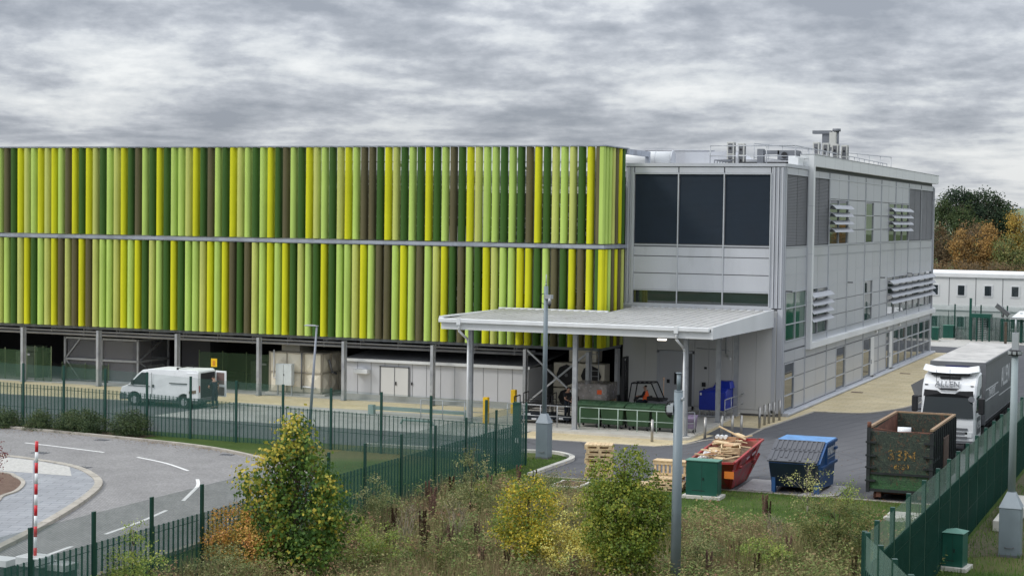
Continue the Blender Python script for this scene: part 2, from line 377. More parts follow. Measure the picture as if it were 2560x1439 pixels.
def smooth_poly(pts, k=6, closed=False):
    out = []; n = len(pts)
    rng = range(n if closed else n-1)
    for i in rng:
        p = [pts[(i+j) % n] if closed else pts[max(0, min(n-1, i+j))] for j in (-1, 0, 1, 2)]
        for s in range(k):
            t = s/k
            out.append(tuple(.5*((2*p[1][a])+(-p[0][a]+p[2][a])*t+(2*p[0][a]-5*p[1][a]+4*p[2][a]-p[3][a])*t*t+(-p[0][a]+3*p[1][a]-3*p[2][a]+p[3][a])*t**3) for a in (0, 1)))
    if not closed: out.append(pts[-1])
    return out
def strip(m, pts, w, z0, z1, closed=False):
    """kerb or line of width w following pts (left side)"""
    n = len(pts); L_ = []; R_ = []
    for i in range(n):
        a = Vector(pts[(i-1) % n] if closed else pts[max(0, i-1)]); b = Vector(pts[(i+1) % n] if closed else pts[min(n-1, i+1)])
        d = (b-a).normalized(); q = Vector((-d.y, d.x))*w/2; p = Vector(pts[i]); L_.append(p+q); R_.append(p-q)
    for i in range(n if closed else n-1):
        j = (i+1) % n
        v = [(*R_[i], z0), (*L_[i], z0), (*L_[j], z0), (*R_[j], z0), (*R_[i], z1), (*L_[i], z1), (*L_[j], z1), (*R_[j], z1)]
        m.add(v, [(4, 7, 6, 5), (0, 4, 5, 1), (2, 6, 7, 3), (1, 5, 6, 2), (3, 7, 4, 0)])
    return m
def sheet(name, m, poly, z): return struct(name, m, M().add([(x, y, z) for x, y in poly], [tuple(range(len(poly)))]))

# ================================================================ GROUND
m = M(); Gs = 2500
m.quad((-Gs, -Gs, 0), (Gs, -Gs, 0), (Gs, Gs, 0), (-Gs, Gs, 0)); struct('ground', grass, m)
sheet('yard_road', asphalt, [(-92, 70.7), (-49, 70.7), (-48, 71.4), (-36, 71.3), (-29.2, 71.4), (-29.2, 72.6), (-27.5, 72.95), (-26.4, 72.2), (-25.9, 71.4),
      (-25.9, 66.25), (-8.0, 66.25), (-8.0, 250), (-30, 250), (-92, 98)], .006)
sheet('paved_path', beige, [(-92, 80.5), (-64.6, 81.9), (-56.7, 82.4), (-50.8, 83.3), (-50.8, 84.2), (-34.4, 84.3), (-31.2, 82), (-31.2, 77.4), (-24.1, 77.4), (-23.2, 78.5), (-22.75, 83), (-21.1, 82.2),
      (-21.4, 86.5), (-20.8, 95.3), (-18.3, 95.9), (-17.2, 98), (-16.45, 100.7), (-16.1, 105.8), (-15.9, 144), (-22, 144), (-22, 92.2), (-23.6, 92.2), (-23.6, 100), (-92, 100)], .012)
sheet('loading_area_path', concrete, [(-50.9, 76.75), (-31.3, 76.75), (-31.3, 82), (-34.5, 84.35), (-50.7, 84.35), (-50.5, 80)], .018)
sheet('asphalt_patch_road', asphalt, [(-23.39, 86.64), (-23.2, 82.78), (-21.18, 82.4), (-21.22, 86.51)], .020)
sheet('gateway_path', palegravel, [(-24, 151.5), (-20.6, 151), (-20.1, 158.1), (-17.1, 157), (-8, 157), (-8, 175), (-30, 175), (-30, 152)], .016)
m = M(); m.prism([(-34.6, 80.05), (-23.75, 79.85), (-23.35, 80.4), (-23.5, 84), (-23.9, 91.98), (-31, 91.98), (-31, 100), (-34.6, 100)], 0, .13); struct('loading_slab_path', conc_l, m)
m = M(); m.box(-92, -34.62, 88.55, 100, 0, .05); struct('undercroft_floor_path', concrete, m)
# kerbs
m = M()
strip(m, [(-31.2, 77.3), (-24.1, 77.3), (-23.05, 78.6), (-22.7, 80.5), (-22.0, 82.1), (-21.2, 82.3), (-21.3, 86.5), (-20.7, 95.4)], .14, 0, .035)
strip(m, smooth_poly([(-20.7, 95.4), (-18.2, 95.9), (-17.1, 98), (-16.4, 100.7), (-16.1, 105.8), (-15.9, 112)], 4)+[(-15.9, 144)], .14, 0, .06)
strip(m, [(-25.9, 66.25), (-8.1, 66.25)], .10, 0, .03)
strip(m, [(-92, 80.4), (-64.6, 81.8), (-56.7, 82.3), (-50.9, 83.2)], .14, 0, .03)
struct('kerb_path', kerbm, m)
m = M(); strip(m, smooth_poly([(-36, 71.4), (-31.5, 71.75), (-29.2, 72.55), (-27.6, 72.95), (-26.5, 72.3), (-25.95, 71.2), (-25.9, 69), (-25.9, 66.2)], 5), .24, 0, .13); struct('white_kerb_path', conc_l, m)
m = M(); m.add([(-10.2, 61.8, .13), (-9.4, 61.8, .13), (-9.4, 63.6, .13), (-10.9, 63.6, .13)], [(0, 1, 2, 3)]); 
m = M(); m.box(-10.9, -9.6, 62.0, 63.5, 0, .12); m.ob('concrete_chamber_lid', conc_l, label='pale concrete chamber lid in the grass behind the end of the green fence', cat='chamber lid')
m = M(); m.box(-24.2, -23.0, 63.9, 65.5, 0, .06); o = m.ob('chamber_frame', conc_l, label='square concrete chamber frame in the grass left of the dense green tree', cat='chamber cover')
m = M(); m.box(-24.08, -23.12, 64.02, 65.38, .062, .07); m.ob('cover', MC['leaf_litter'], o)

# block paved road, verge, turning island
north = smooth_poly([(-92, 75.5), (-75, 72.2), (-62, 70.0), (-54.6, 69.2), (-48.5, 68.5), (-42.5, 67.5), (-38.5, 65.7), (-35, 63.2), (-32.3, 60), (-30.6, 56), (-29.9, 50), (-29.7, 42), (-29.7, 20)], 5)
sheet('block_paved_road', blockpave, [(p[0], p[1]) for p in north]+[(-92, 20)], .008)
m = M(); strip(m, north, .22, 0, .11); struct('road_kerb_path', kerbm, m)
sheet('verge_ground', leaflit, [(-92, 76.0), (-75, 72.5), (-62, 70.2), (-54.6, 69.35), (-48.5, 68.65), (-46.5, 68.4), (-46.2, 70.0), (-56, 70.5), (-92, 71.6)], .010)
isl = smooth_poly([(-34.1, 40.5), (-34.9, 44.3), (-36.3, 48.5), (-37.9, 52.6), (-39.5, 55.9), (-41.2, 57.9), (-43.3, 59.5), (-45.75, 60.35), (-48.5, 60.7), (-56, 60), (-62, 52), (-58, 40), (-45, 34), (-36, 35)], 6, True)
m = M(); m.prism(isl, 0, .10); struct('island_path', slabgrey, m)
m = M(); strip(m, isl, .30, 0, .13, True); struct('island_kerb_path', kerbm, m)
sheet('island_gravel_path', palegravel, [(-62, 57.2), (-44.9, 57.15), (-41.7, 57.25), (-43.3, 59.3), (-45.75, 60.15), (-48.5, 60.5), (-56, 59.8)], .106)
bed = smooth_poly([(-44.9, 56.7), (-43.4, 56.0), (-42.2, 54.9), (-41.2, 53.2), (-40.9, 52), (-40.2, 50.6), (-39.9, 48), (-42, 44), (-50, 42), (-55, 50), (-50, 56)], 5, True)
sheet('planting_bed_ground', mulch, bed, .112)
m = M(); strip(m, bed, .16, .1, .15, True); struct('bed_kerb_path', kerbm, m)
# painted lines
m = M()
for pts in ([(-49.97, 65.12), (-47.5, 64.65), (-45.0, 64.10)], [(-42.88, 63.49), (-40.8, 62.5), (-38.81, 61.08)], [(-37.25, 59.3), (-36.35, 57.9), (-35.55, 56.1), (-34.9, 54.6)], [(-34.3, 52.6), (-33.8, 50.2), (-33.5, 47.8)], [(-33.2, 45.6), (-32.9, 43), (-32.7, 40)]):
    q = smooth_poly(pts, 4); L_ = []; 
    for i, p in enumerate(q):
        a = Vector(q[max(0, i-1)]); b = Vector(q[min(len(q)-1, i+1)]); d = (b-a).normalized(); n_ = Vector((-d.y, d.x))*.07
        L_.append((Vector(p)+n_, Vector(p)-n_))
    for (a, b), (c, d) in zip(L_[:-1], L_[1:]): m.quad((*a, .013), (*b, .013), (*d, .013), (*c, .013))
struct('road_marking', whitepaint, m)
# manholes and gullies
for i, (x, y, w, z, lb) in enumerate([(-47.3, 62.7, .55, .016, 'dark gully grate in the block paving at the left picture edge'), (-47.5, 67.5, .45, .016, 'dark gully grate by the kerb below the conifer hedge'),
      (-43.1, 59.9, .5, .016, 'dark gully grate beside the tip of the turning island'), (-39.9, 65.9, .45, .016, 'dark gully grate by the kerb where the road bends right'),
      (-20.7, 107.8, .5, .02, 'brown drain cover in the beige paving, nearer the camera'), (-20.3, 122.9, .5, .02, 'brown drain cover in the beige paving, farther from the camera')]):
    m = M(); m.box(x-w*.7, x+w*.7, y-w*.5, y+w*.5, .006, z); o = m.ob('drain_cover', rust if i > 3 else joint, label=lb, cat='drain cover')
    m = M()
    for k in range(5): m.box(x-w*.6+k*w*.28, x-w*.5+k*w*.28, y-w*.42, y+w*.42, z, z+.006)
    m.ob('grate_bar', black, o)

# ================================================================ GREEN FIN BUILDING
PA = thing('fin_clad_building', 'long building screened by two rows of green, yellow and brown vertical tubes', 'building', (-50, 88, 0))
UP = 'L B D Y O L Y O Y L B Y D Y O D L O Y D B L D Y D L L O Y D B L D Y O L D L Y D B L D Y O L D O Y L B B D Y O D L D Y D L B D Y O L L D L D B Y D O L O D Y B'.split()
LO = 'O L D O Y D L O Y B O B Y B O L L O Y L Y D O L D Y D L L O Y L Y B D B O L Y L Y D O L D Y D L L O Y L B B L Y L B L O Y D B L D Y O L L Y Y D L B D Y B Y D'.split()
def fin(x, y, z0, z1, c, ob=True, mm=None):
    m_ = mm or M()
    q = [(-.178, .172), (-.182, -.07), (-.178, -.115), (-.13, -.15), (-.06, -.168), (.02, -.170), (.085, -.150), (.135, -.112), (.165, -.06), (.178, .0), (.178, .172)]
    if x > -30.7: q = [(-b, a) for a, b in q]
    P_ = [(x+a*.89, y+b*1.12) for a, b in q]; n_ = len(P_)
    m_.add([(*p, z0) for p in P_]+[(*p, z1) for p in P_], [(k, (k+1) % n_, n_+(k+1) % n_, n_+k) for k in range(n_)]+[tuple(reversed(range(n_))), tuple(range(n_, 2*n_))])
    if ob: m_.ob('fin', FIN[c], PA)
n_up = len(UP)
for row, z0_, z1_ in ((UP, 9.10, 14.24), (LO, 3.58, 8.80)):
    for i, c in enumerate(row):
        x = -69.496+.4964*i
        if i >= n_up-46: fin(x, 88.2, z0_, z1_, c)          # the nearest of them, each its own part
rest = {c: M() for c in FIN}
for row, z0_, z1_ in ((UP, 9.10, 14.24), (LO, 3.58, 8.80)):
    for i, c in enumerate(row[:n_up-46]): fin(-69.496+.4964*i, 88.2, z0_, z1_, c, False, rest[c])
    for i in range(1, 42): fin(-69.496-.4964*i, 88.2, z0_, z1_, None, False, rest[random.choice('LLOYDB')])
big = M(); o = bpy.data.meshes.new('fins_further_left')
vs, fs, mi, k = [], [], [], 0; inv = wm(PA).inverted()
for j, c in enumerate(FIN):
    vs += [tuple(inv @ Vector(v)) for v in rest[c].v]; fs += [tuple(a+k for a in q) for q in rest[c].f]; mi += [j]*len(rest[c].f); k = len(vs); o.materials.append(FIN[c])
o.from_pydata(vs, [], fs); o.polygons.foreach_set('material_index', mi); 
o = bpy.data.objects.new('fins_further_left', o); COL.objects.link(o); o.parent = PA; o['kind'] = 'stuff'
for c, z0_, z1_, seq in (('u', 9.10, 14.24, 'LLOBYD'), ('l', 3.58, 8.80, 'YLBYBO')):
    ys = [88.72+.56*i for i in range(6)]
    for i, s_ in enumerate(seq): fin(-30.62, ys[i], z0_, z1_, s_)
    fin(-30.62, 88.22, z0_, z1_, 'L' if c == 'u' else 'Y')
# steel frame behind the tubes
m = M()
m.box(-92, -30.42, 88.0, 88.42, 8.86, 9.04); m.box(-30.82, -30.42, 88.42, 92.0, 8.86, 9.04)
m.ob('middle_rail', galvb, PA)
m = M(); m.box(-92, -30.42, 87.98, 88.42, 14.26, 14.32); m.box(-30.82, -30.40, 88.42, 92.0, 14.26, 14.32); m.ob('top_trim', galvb, PA)
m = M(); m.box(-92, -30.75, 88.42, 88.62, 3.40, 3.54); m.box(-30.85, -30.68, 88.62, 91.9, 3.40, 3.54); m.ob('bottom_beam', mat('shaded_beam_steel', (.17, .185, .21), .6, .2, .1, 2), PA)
m = M(); m.box(-30.72, -30.5, 91.9, 96.1, 13.98, 14.28); m.box(-30.72, -30.5, 95.8, 96.1, 13.5, 13.98); m.ob('roof_level_beam', galvb, PA)
m = M()
for z in (4.1, 4.9, 5.7, 6.5, 7.3, 8.1, 9.6, 10.35, 11.1, 11.85, 12.6, 13.4): m.box(-92, -30.7, 88.44, 88.49, z, z+.05)
for z in (3.9, 5.6, 7.4, 9.6, 11.2, 12.8, 13.9): m.box(-30.9, -30.84, 88.6, 91.9, z, z+.05)
m.ob('fin_fixing_rail', galv, PA)
m = M()
for x in (-92+5.49*i for i in range(11)): m.box(x-.09, x+.09, 88.9, 89.15, 3.6, 14.2)
for x in (-31.2, -34.76): m.box(x-.09, x+.09, 88.9, 89.15, 3.6, 14.2)
m.ob('inner_post', galv, PA)
m = M()
for a, b in (((-42, 3.7), (-36, 8.7)), ((-36, 3.7), (-42, 8.7)), ((-36.2, 9.2), (-31.4, 14)), ((-31.4, 9.2), (-36.2, 14)), ((-36, 3.7), (-31.4, 8.7)), ((-47.5, 9.2), (-42, 14))):
    m.bar((a[0], 89.05, a[1]), (b[0], 89.05, b[1]), .12, .12)
m.ob('diagonal_brace', galv, PA)
m = M(); m.box(-92, -31, 88.55, 91.2, 8.7, 8.82); m.box(-92, -30.8, 88.5, 98.9, 3.54, 3.62); m.ob('walkway_deck', galv, PA)
m = M(); m.tube([(-92, 89.3, 9.9), (-31, 89.3, 9.9)], .03); m.tube([(-92, 89.3, 10.4), (-31, 89.3, 10.4)], .03); m.tube([(-92, 89.6, 12.2), (-31, 89.6, 12.2)], .05); m.ob('walkway_handrail', galv, PA)
m = M(); m.box(-92, -30.9, 91.4, 130, 3.62, 12.35); m.ob('plant_wall', offwhite, PA)
m = M(); rnd = random.Random(3); x = -91.0
while x < -32.5:
    w = rnd.uniform(1.2, 4.5); z0_ = rnd.choice((3.9, 4.4, 9.1, 9.3)); h_ = rnd.uniform(2.2, 3.4)
    m.box(x, min(x+w, -31.1), 91.25, 91.4, z0_, z0_+h_); m.ob('plant_louvre', black, PA); m = M(); x += w+rnd.uniform(.05, .9)
m.box(-38.6, -31.2, 91.2, 91.39, 9.2, 11.8); m.ob('plant_louvre', black, PA); m = M(); m.box(-48, -39.4, 91.2, 91.39, 9.9, 12); m.ob('plant_louvre', black, PA)
m = M(); m.box(-92, -31, 91.3, 96, 12.36, 12.75); m.ob('plant_roof_edge', louvgrey, PA)
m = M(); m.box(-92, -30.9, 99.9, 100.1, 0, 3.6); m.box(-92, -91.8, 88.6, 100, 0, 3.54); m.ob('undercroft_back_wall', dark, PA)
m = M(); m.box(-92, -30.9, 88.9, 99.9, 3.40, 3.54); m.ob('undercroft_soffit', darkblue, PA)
m = M()
for yy, zz_, r_ in ((88.8, 3.22, .05), (89.3, 3.0, .09), (90.0, 3.12, .06), (91.2, 2.9, .08)): m.tube([(-92, yy, zz_), (-35, yy, zz_)], r_, 8)
for i in range(24):
    x = -90+i*2.35; m.box(x, x+.04, 89.2, 89.4, 2.9, 3.4); m.box(x, x+.1, 89.5, 99, 3.15, 3.4)
m.ob('service_pipe', pipe, PA)
for i in range(12):
    x = -34.85-5.49*i+(.0 if i else 0)
    m = M(); m.box(x-.08, x+.08, 88.0, 88.02, 0, 3.36); m.box(x-.02, x+.02, 88.02, 88.33, 0, 3.36); m.box(x-.085, x+.085, 88.33, 88.35, 0, 3.36)
    m.box(x+.02, x+.03, 88.02, 88.33, 0, 3.36); m.box(x-.14, x+.14, 87.95, 88.4, .05, .07)
    m.ob('steel_column', galv, PA)
m = M(); x = -31.25; m.box(x-.09, x+.09, 88.0, 88.35, .13, 3.36); m.ob('steel_column', galv, PA); m = M(); m.box(-30.8, -30.62, 91.2, 91.6, .13, 3.36); m.ob('steel_column', galv, PA)
m = M(); m.bar((-34.7, 88.1, 3.3), (-31.3, 88.1, .5), .12, .09); m.bar((-31.3, 88.22, 3.3), (-34.7, 88.22, .5), .12, .09); m.ob('cross_brace', galv, PA)

# ================================================================ SILVER OFFICE BUILDING
XB, YB, YE = -21.73, 91.98, 143.1
PB = thing('office_block', 'three storey silver grey panelled office block with dark louvres and sun shades', 'building', (-26, 100, 0))
m = M(); m.box(-30.6, XB-.08, YB+.08, YE-.05, 0, 13.35); m.box(-60, -30.62, 101, YE-.05, 0, 13.3); m.ob('wall', joint, PB)
m = M(); m.box(-30.62, XB+.04, YB-.05, YB+.45, 13.32, 13.50); m.box(XB-.42, XB+.045, YB+.45, 97.6, 13.32, 13.50); m.box(-30.58, XB-.5, YB+.46, 97.9, 13.34, 13.40); m.box(-30.6, XB-.5, 97.9, YE, 13.36, 13.44); m.ob('parapet_cap', clad, PB)
# south face
def pan(mm, x0, x1, z0, z1, y=YB, g=.018, t=.05): mm.box(x0+g, x1-g, y-.0, y+t+.03, z0+g, z1-g)
m = M()
XS = [(-30.07, -27.58), (-27.56, -25.03), (-25.01, -22.46)]
for x0, x1 in XS:
    for z0_, z1_ in ((12.95, 13.30), (8.45, 8.98), (7.52, 8.45), (6.62, 7.52)): m = M(); pan(m, x0, x1, z0_, z1_, g=.022); m.ob('cladding_panel', clad, PB)
m = M()
for x0, x1 in ((-30.57, -30.09), (-22.44, -21.78)):
    m = M()
    n_ = 4 if x1-x0 < .55 else 6
    w = (x1-x0)/n_
    for k in range(n_): m.box(x0+k*w+.012, x0+(k+1)*w-.012, YB-(.06 if k % 2 else .0), YB+.06, 5.8, 13.28)
    m.ob('ribbed_trim', clad, PB)
m = M()
for k, (yy0, yy1) in enumerate(((92.0, 92.18), (92.2, 92.36), (92.38, 92.56))): m.box(XB-.06, XB+(.05 if k % 2 else 0), yy0, yy1, .2, 13.3)
m.box(-21.98, XB+.03, YB-.04, YB+.015, 0.2, 5.75); m.box(-22.25, -22.06, YB-.03, YB+.015, .2, 5.3)
m.ob('ribbed_corner_trim', clad, PB)
m = M()
for x in (-30.08, -27.57, -25.02, -22.46): m.box(x-.03, x+.03, YB-.05, YB+.0, 5.85, 12.98)
for z in (12.93, 9.06, 6.6, 5.86): m.box(-30.1, -22.44, YB-.045, YB-.002, z-.03, z+.03)
m.ob('window_bar', mull, PB)
for x0, x1 in XS:
    m = M(); m.box(x0+.05, x1-.05, YB+.045, YB+.06, 9.15, 12.9)
    for k in range(60): 
        z = 9.16+k*.062; m.add([(x0+.05, YB+.045, z+.06), (x1-.05, YB+.045, z+.06), (x1-.05, YB+.03, z), (x0+.05, YB+.03, z)], [(0, 1, 2, 3)])
    m.ob('louvre_panel', navy, PB)
    m = M(); m.box(x0+.04, x1-.04, YB+.03, YB+.06, 5.9, 6.57); m.ob('window', winglass, PB)
m = M(); m.box(-30.6, -22.3, YB-.10, YB+.05, 5.74, 5.82); m.box(-30.6, -22.3, YB-.07, YB+.05, 5.66, 5.735); m.ob('window_sill', clad, PB)
m = M(); xs = [-30.6, -29.3, -28.62, -26.5, -25.7, -24.4, -23.1, -22.0]
for a, b in zip(xs[:-1], xs[1:]):
    if (a, b) == (-28.62, -26.5): m.box(a+.006, b-.006, YB-.01, YB+.06, 3.35, 5.65)
    else: m.box(a+.006, b-.006, YB-.01, YB+.06, .36, 5.65)
m.box(-30.6, -21.98, YB-.03, YB+.06, .13, .34)
m.ob('ground_floor_panel', offwhite, PB)
dr = M(); dr.box(-28.5, -27.2, YB+.01, YB+.06, .14, 3.2); d_ = dr.ob('door', plantgrey, PB)
m = M(); m.box(-27.2, -26.62, YB+.03, YB+.07, .14, 3.2); m.ob('side_leaf', louvgrey, d_)
m = M(); m.box(-28.62, -28.5, YB-.03, YB+.05, .14, 3.3); m.box(-26.62, -26.5, YB-.03, YB+.05, .14, 3.3); m.box(-28.62, -26.5, YB-.03, YB+.05, 3.2, 3.32); m.ob('frame', clad, d_)
m = M(); m.box(-27.62, -27.5, YB-.03, YB+.02, 1.5, 2.15); m.ob('vision_panel', black, d_)
m = M(); m.box(-26.05, -25.85, YB-.1, YB, 1.45, 1.68); m.box(-25.98, -25.88, YB-.06, YB, 1.2, 1.36); m.box(-25.3, -25.16, YB-.12, YB, 1.35, 1.7); m.ob('entry_panel', black, PB)
m = M(); m.box(-28.05, -27.88, YB-.012, YB+.02, 1.55, 1.75); m.box(-25.95, -25.8, YB-.03, YB-.012, 2.4, 2.52); m.ob('door_notice', black, PB)
m = M(); m.tube([(-26.4, YB-.06, 3.52), (-24.6, YB-.06, 3.46), (-24.55, YB-.1, 3.4)], .02); m.tube([(-24.75, YB-.06, 5.4), (-24.75, YB-.06, 3.3)], .04); m.ob('cable_conduit', galv, PB)
cm = M(); cm.cyl((-24.7, YB-.1, 3.2), (-24.35, YB-.55, 3.05), .07, .07, 8); cm.bar((-24.75, YB, 3.3), (-24.6, YB-.25, 3.15), .05, .05); cm.ob('security_camera', whitem, PB)
# east face
BY = [92.62, 97.62, 103.38, 109.03, 114.66, 120.27, 125.9, 131.5, 137.1, 142.95]
def halves(a, b): return [(a, (a+b)/2), ((a+b)/2, b)]
def win(name, y0, y1, z0, z1, mt, bars_y=(), bars_z=(), bar=.05):
    mm = M(); mm.box(XB-.06, XB-.03, y0+.04, y1-.04, z0+.04, z1-.04); w = mm.ob(name, mt, PB)
    mm = M()
    for y in (y0, y1)+tuple(bars_y): mm.box(XB-.04, XB+.035, y-bar/2, y+bar/2, z0, z1)
    for z in (z0, z1)+tuple(bars_z): mm.box(XB-.04, XB+.032, y0, y1, z-bar/2, z+bar/2)
    mm.ob('frame', mull, w); return w
panm = M()
def ep(y0, y1, z0, z1, g=.02): panm.box(XB-.05, XB, y0+g, y1-g, z0+g, z1-g)
for i, (a, b) in enumerate(zip(BY[:-1], BY[1:])):
    hs = halves(a, b)
    for (y0, y1) in hs:
        ep(y0, y1, 12.97, 13.32)
        k = hs.index((y0, y1))
        # top storey
        if i in (0, 1) or i in (7, 8): pass
        elif i == 2: ep(y0, y1, 11.78, 12.95)
        elif (i == 4 and k == 0):
            ep(y0, y1, 11.78, 12.95)
        elif (i == 5 and k == 1) or i == 6: ep(y0, y1, 11.78, 12.95)
        else:
            for z0_, z1_ in ((11.78, 12.95), (10.85, 11.78), (9.95, 10.85), (9.08, 9.95)): ep(y0, y1, z0_, z1_)
        # middle
        for z0_, z1_ in ((7.55, 8.47), (6.65, 7.55)): ep(y0, y1, z0_, z1_)
        if i == 0: pass
        elif i == 1: pass
        elif (i == 4 and k == 0) or (i == 5 and k == 1) or i >= 6: pass
        else:
            for z0_, z1_ in ((5.76, 6.65), (4.86, 5.76), (3.98, 4.86)): ep(y0, y1, z0_, z1_)
        # ground
        if (i == 0 and k == 0) or (i == 2 and k == 1) or (i == 4) or (i == 5 and k == 1) or i >= 6: 
            if i == 4 and k == 1: 
                for z0_, z1_ in ((1.95, 2.80), (1.05, 1.95), (.2, 1.05)): ep(118.75, y1, z0_, z1_)
        else:
            for z0_, z1_ in ((1.95, 2.80), (1.05, 1.95), (.2, 1.05)): ep(y0, y1, z0_, z1_)
        ep(y0, y1, 2.82, 3.45)
    ep(a, b, 8.49, 9.02); ep(a, b, 3.5, 3.95)
panm.ob('wall_panel', cladE, PB)
m = M()
for y in BY[1:]:
    m.box(XB, XB+.035, y-.09, y-.05, .2, 13.3); m.box(XB, XB+.035, y+.05, y+.09, .2, 13.3)
for z in (9.05, 12.96): m.box(XB+.002, XB+.03, 92.6, 143, z-.03, z+.03)
for z in (8.48, 7.55, 6.65, 3.96): m.box(XB+.001, XB+.015, 92.6, 143, z-.018, z+.018)
m.ob('mullion', mull, PB)
m = M(); m.box(XB-.5, XB-.1, 98.1, 143.0, 13.3, 13.9); m.ob('frame_backing', joint, PB)
m = M(); m.box(XB-.2, XB+.03, 142.98, 143.3, 0, 13.3); m.box(XB+.01, XB+.12, 143.0, 143.1, 3, 13.2); m.ob('corner_trim', clad, PB)
for a, b in ((92.66, 97.56), (97.98, 103.3), (131.6, 137.0), (137.2, 142.9)):
    for y0, y1 in halves(a, b):
        m = M()
        for k in range(46):
            z = 9.16+k*.082; m.add([(XB-.04, y0+.05, z+.05), (XB-.04, y1-.05, z+.05), (XB-.005, y1-.05, z), (XB-.005, y0+.05, z)], [(0, 1, 2, 3)])
        m.box(XB-.06, XB-.045, y0+.04, y1-.04, 9.12, 12.93)
        m.ob('louvre_panel', louvgrey, PB)
win('window', 103.5, 108.9, 9.1, 11.74, winglass, (106.2,))
win('window', 114.78, 117.5, 9.1, 11.74, winglass, (), (10.85, 9.95))
win('window', 123.2, 125.8, 9.1, 11.74, winglass, ()); win('window', 126.0, 131.4, 9.1, 11.74, winglass, (128.7,))
win('window', 92.68, 97.55, 3.99, 6.62, greenglass, (95.0,), (5.76, 4.88))
win('window', 97.98, 103.28, 3.99, 6.62, winglass, (100.6,))
win('window', 114.78, 117.5, 3.99, 6.62, winglass, (), (5.76, 4.86)); win('window', 123.2, 125.8, 3.99, 6.62, winglass)
for a, b in zip(BY[6:-1], BY[7:]): win('window', a+.12, b-.12, 3.99, 6.62, winglass, ((a+b)/2,))
for y0, y1 in ((92.68, 94.98), (106.2, 108.9), (114.78, 117.4)): win('window', y0, y1, .2, 2.78, winglass, (), (1.95, 1.05))
win('window', 123.15, 124.4, .2, 2.78, winglass, (), (1.95, 1.05))
for a, b in zip((125.7, 131.45, 137.1), (131.35, 137.0, 142.75)): win('window', a+.05, b-.05, .2, 2.78, winglass, ((a+b)/2,), (1.95, 1.05), .07)
for y0, y1 in ((117.5, 118.65), (124.5, 125.6)):
    m = M(); m.box(XB-.04, XB+.02, y0, y1, .2, 2.78); d_ = m.ob('door', whitem, PB)
    m = M(); m.box(XB+.02, XB+.07, y0+.12, y0+.2, 1.0, 1.3); m.ob('handle', galv, d_)
m = M(); m.prism([(XB-.05, 92.4), (XB+.28, 92.4), (XB+.28, 117.3), (XB-.05, 117.3)], 0, .17); m.box(XB-.05, XB+.28, 118.8, 124.3, 0, .17); m.box(XB-.05, XB+.28, 125.8, 143.5, 0, .17); m.cyl((XB+.3, 92.3, .1), (XB+.3, 143.5, .1), .1, .1, 8); m.ob('base_plinth', clad, PB)
m = M()
for y in (119.0, 123.4, 128.0): m.box(XB+.03, XB+.14, y, y+.35, 3.0, 3.15)
m.ob('wall_light', whitem, PB)
# big white frame
XF = -21.43; y0, y1 = 97.7, 143.65
m = M()
m.box(XB-.02, XF, y0, y0+.42, 3.27, 14.18); m.box(XB-.02, XF, y0+.42, y1, 13.52, 14.18); m.box(XB-.02, XF, y0+.42, y1, 3.27, 3.62)
m.box(XB-.5, XB-.02, y0, y1, 13.92, 14.17); m.box(XB-.3, XB-.02, y0, y0+.42, 13.0, 13.9)
m.ob('projecting_frame', whitem, PB, bevel=.012)
m = M()
for z in (5.9, 8.6, 11.3): m.box(XB, XF+.003, y0-.003, y0+.424, z, z+.02)
for k in range(1, 18): yk = y0+.42+k*2.6; m.box(XF, XF+.003, yk, yk+.02, 13.52, 14.18)
m.box(XB-.5, XF+.03, y0-.02, y1+.02, 14.18, 14.21)
m.ob('frame_joint', clad, PB)
# sun shades
def shade(y0, y1, z):
    m = M(); n_ = 5; pr = []
    for k in range(n_+1): t = k/n_; pr.append((XB+.06+.34*t, z-.05*t-.19*t*t))
    low = [(x, zz_-.022) for x, zz_ in pr]
    for (a, b), (c, d) in zip(zip(pr[:-1], pr[1:]), zip(low[:-1], low[1:])):
        m.add([(a[0], y0, a[1]), (a[0], y1, a[1]), (b[0], y1, b[1]), (b[0], y0, b[1]), (c[0], y0, c[1]), (c[0], y1, c[1]), (d[0], y1, d[1]), (d[0], y0, d[1])],
              [(0, 1, 2, 3), (7, 6, 5, 4), (3, 2, 6, 7), (0, 3, 7, 4), (1, 5, 6, 2)])
    for y in (y0+.02, y1-.02): m.box(XB, XB+.1, y-.015, y+.015, z-.1, z+.03)
    m.ob('sun_shade', mat('sun_shade_metal', (.43, .445, .475), .4, .3, .05), PB)
for k in range(4):
    z = 11.45-.46*k
    shade(103.45, 109.1, z); shade(123.3, 126.0, z); shade(126.1, 131.5, z)
    z = 6.4-.46*k
    shade(98.0, 103.6, z); shade(123.3, 126.0, z)
    for a, b in zip(BY[6:-1], BY[7:]): shade(a+.1, b+.02, z)
for y in (92.7, 109.15, 120.3, 131.4): 
    m = M(); m.box(XB, XB+.35, y, y+.07, 6.66, 6.72); m.ob('bracket_light', black, PB)
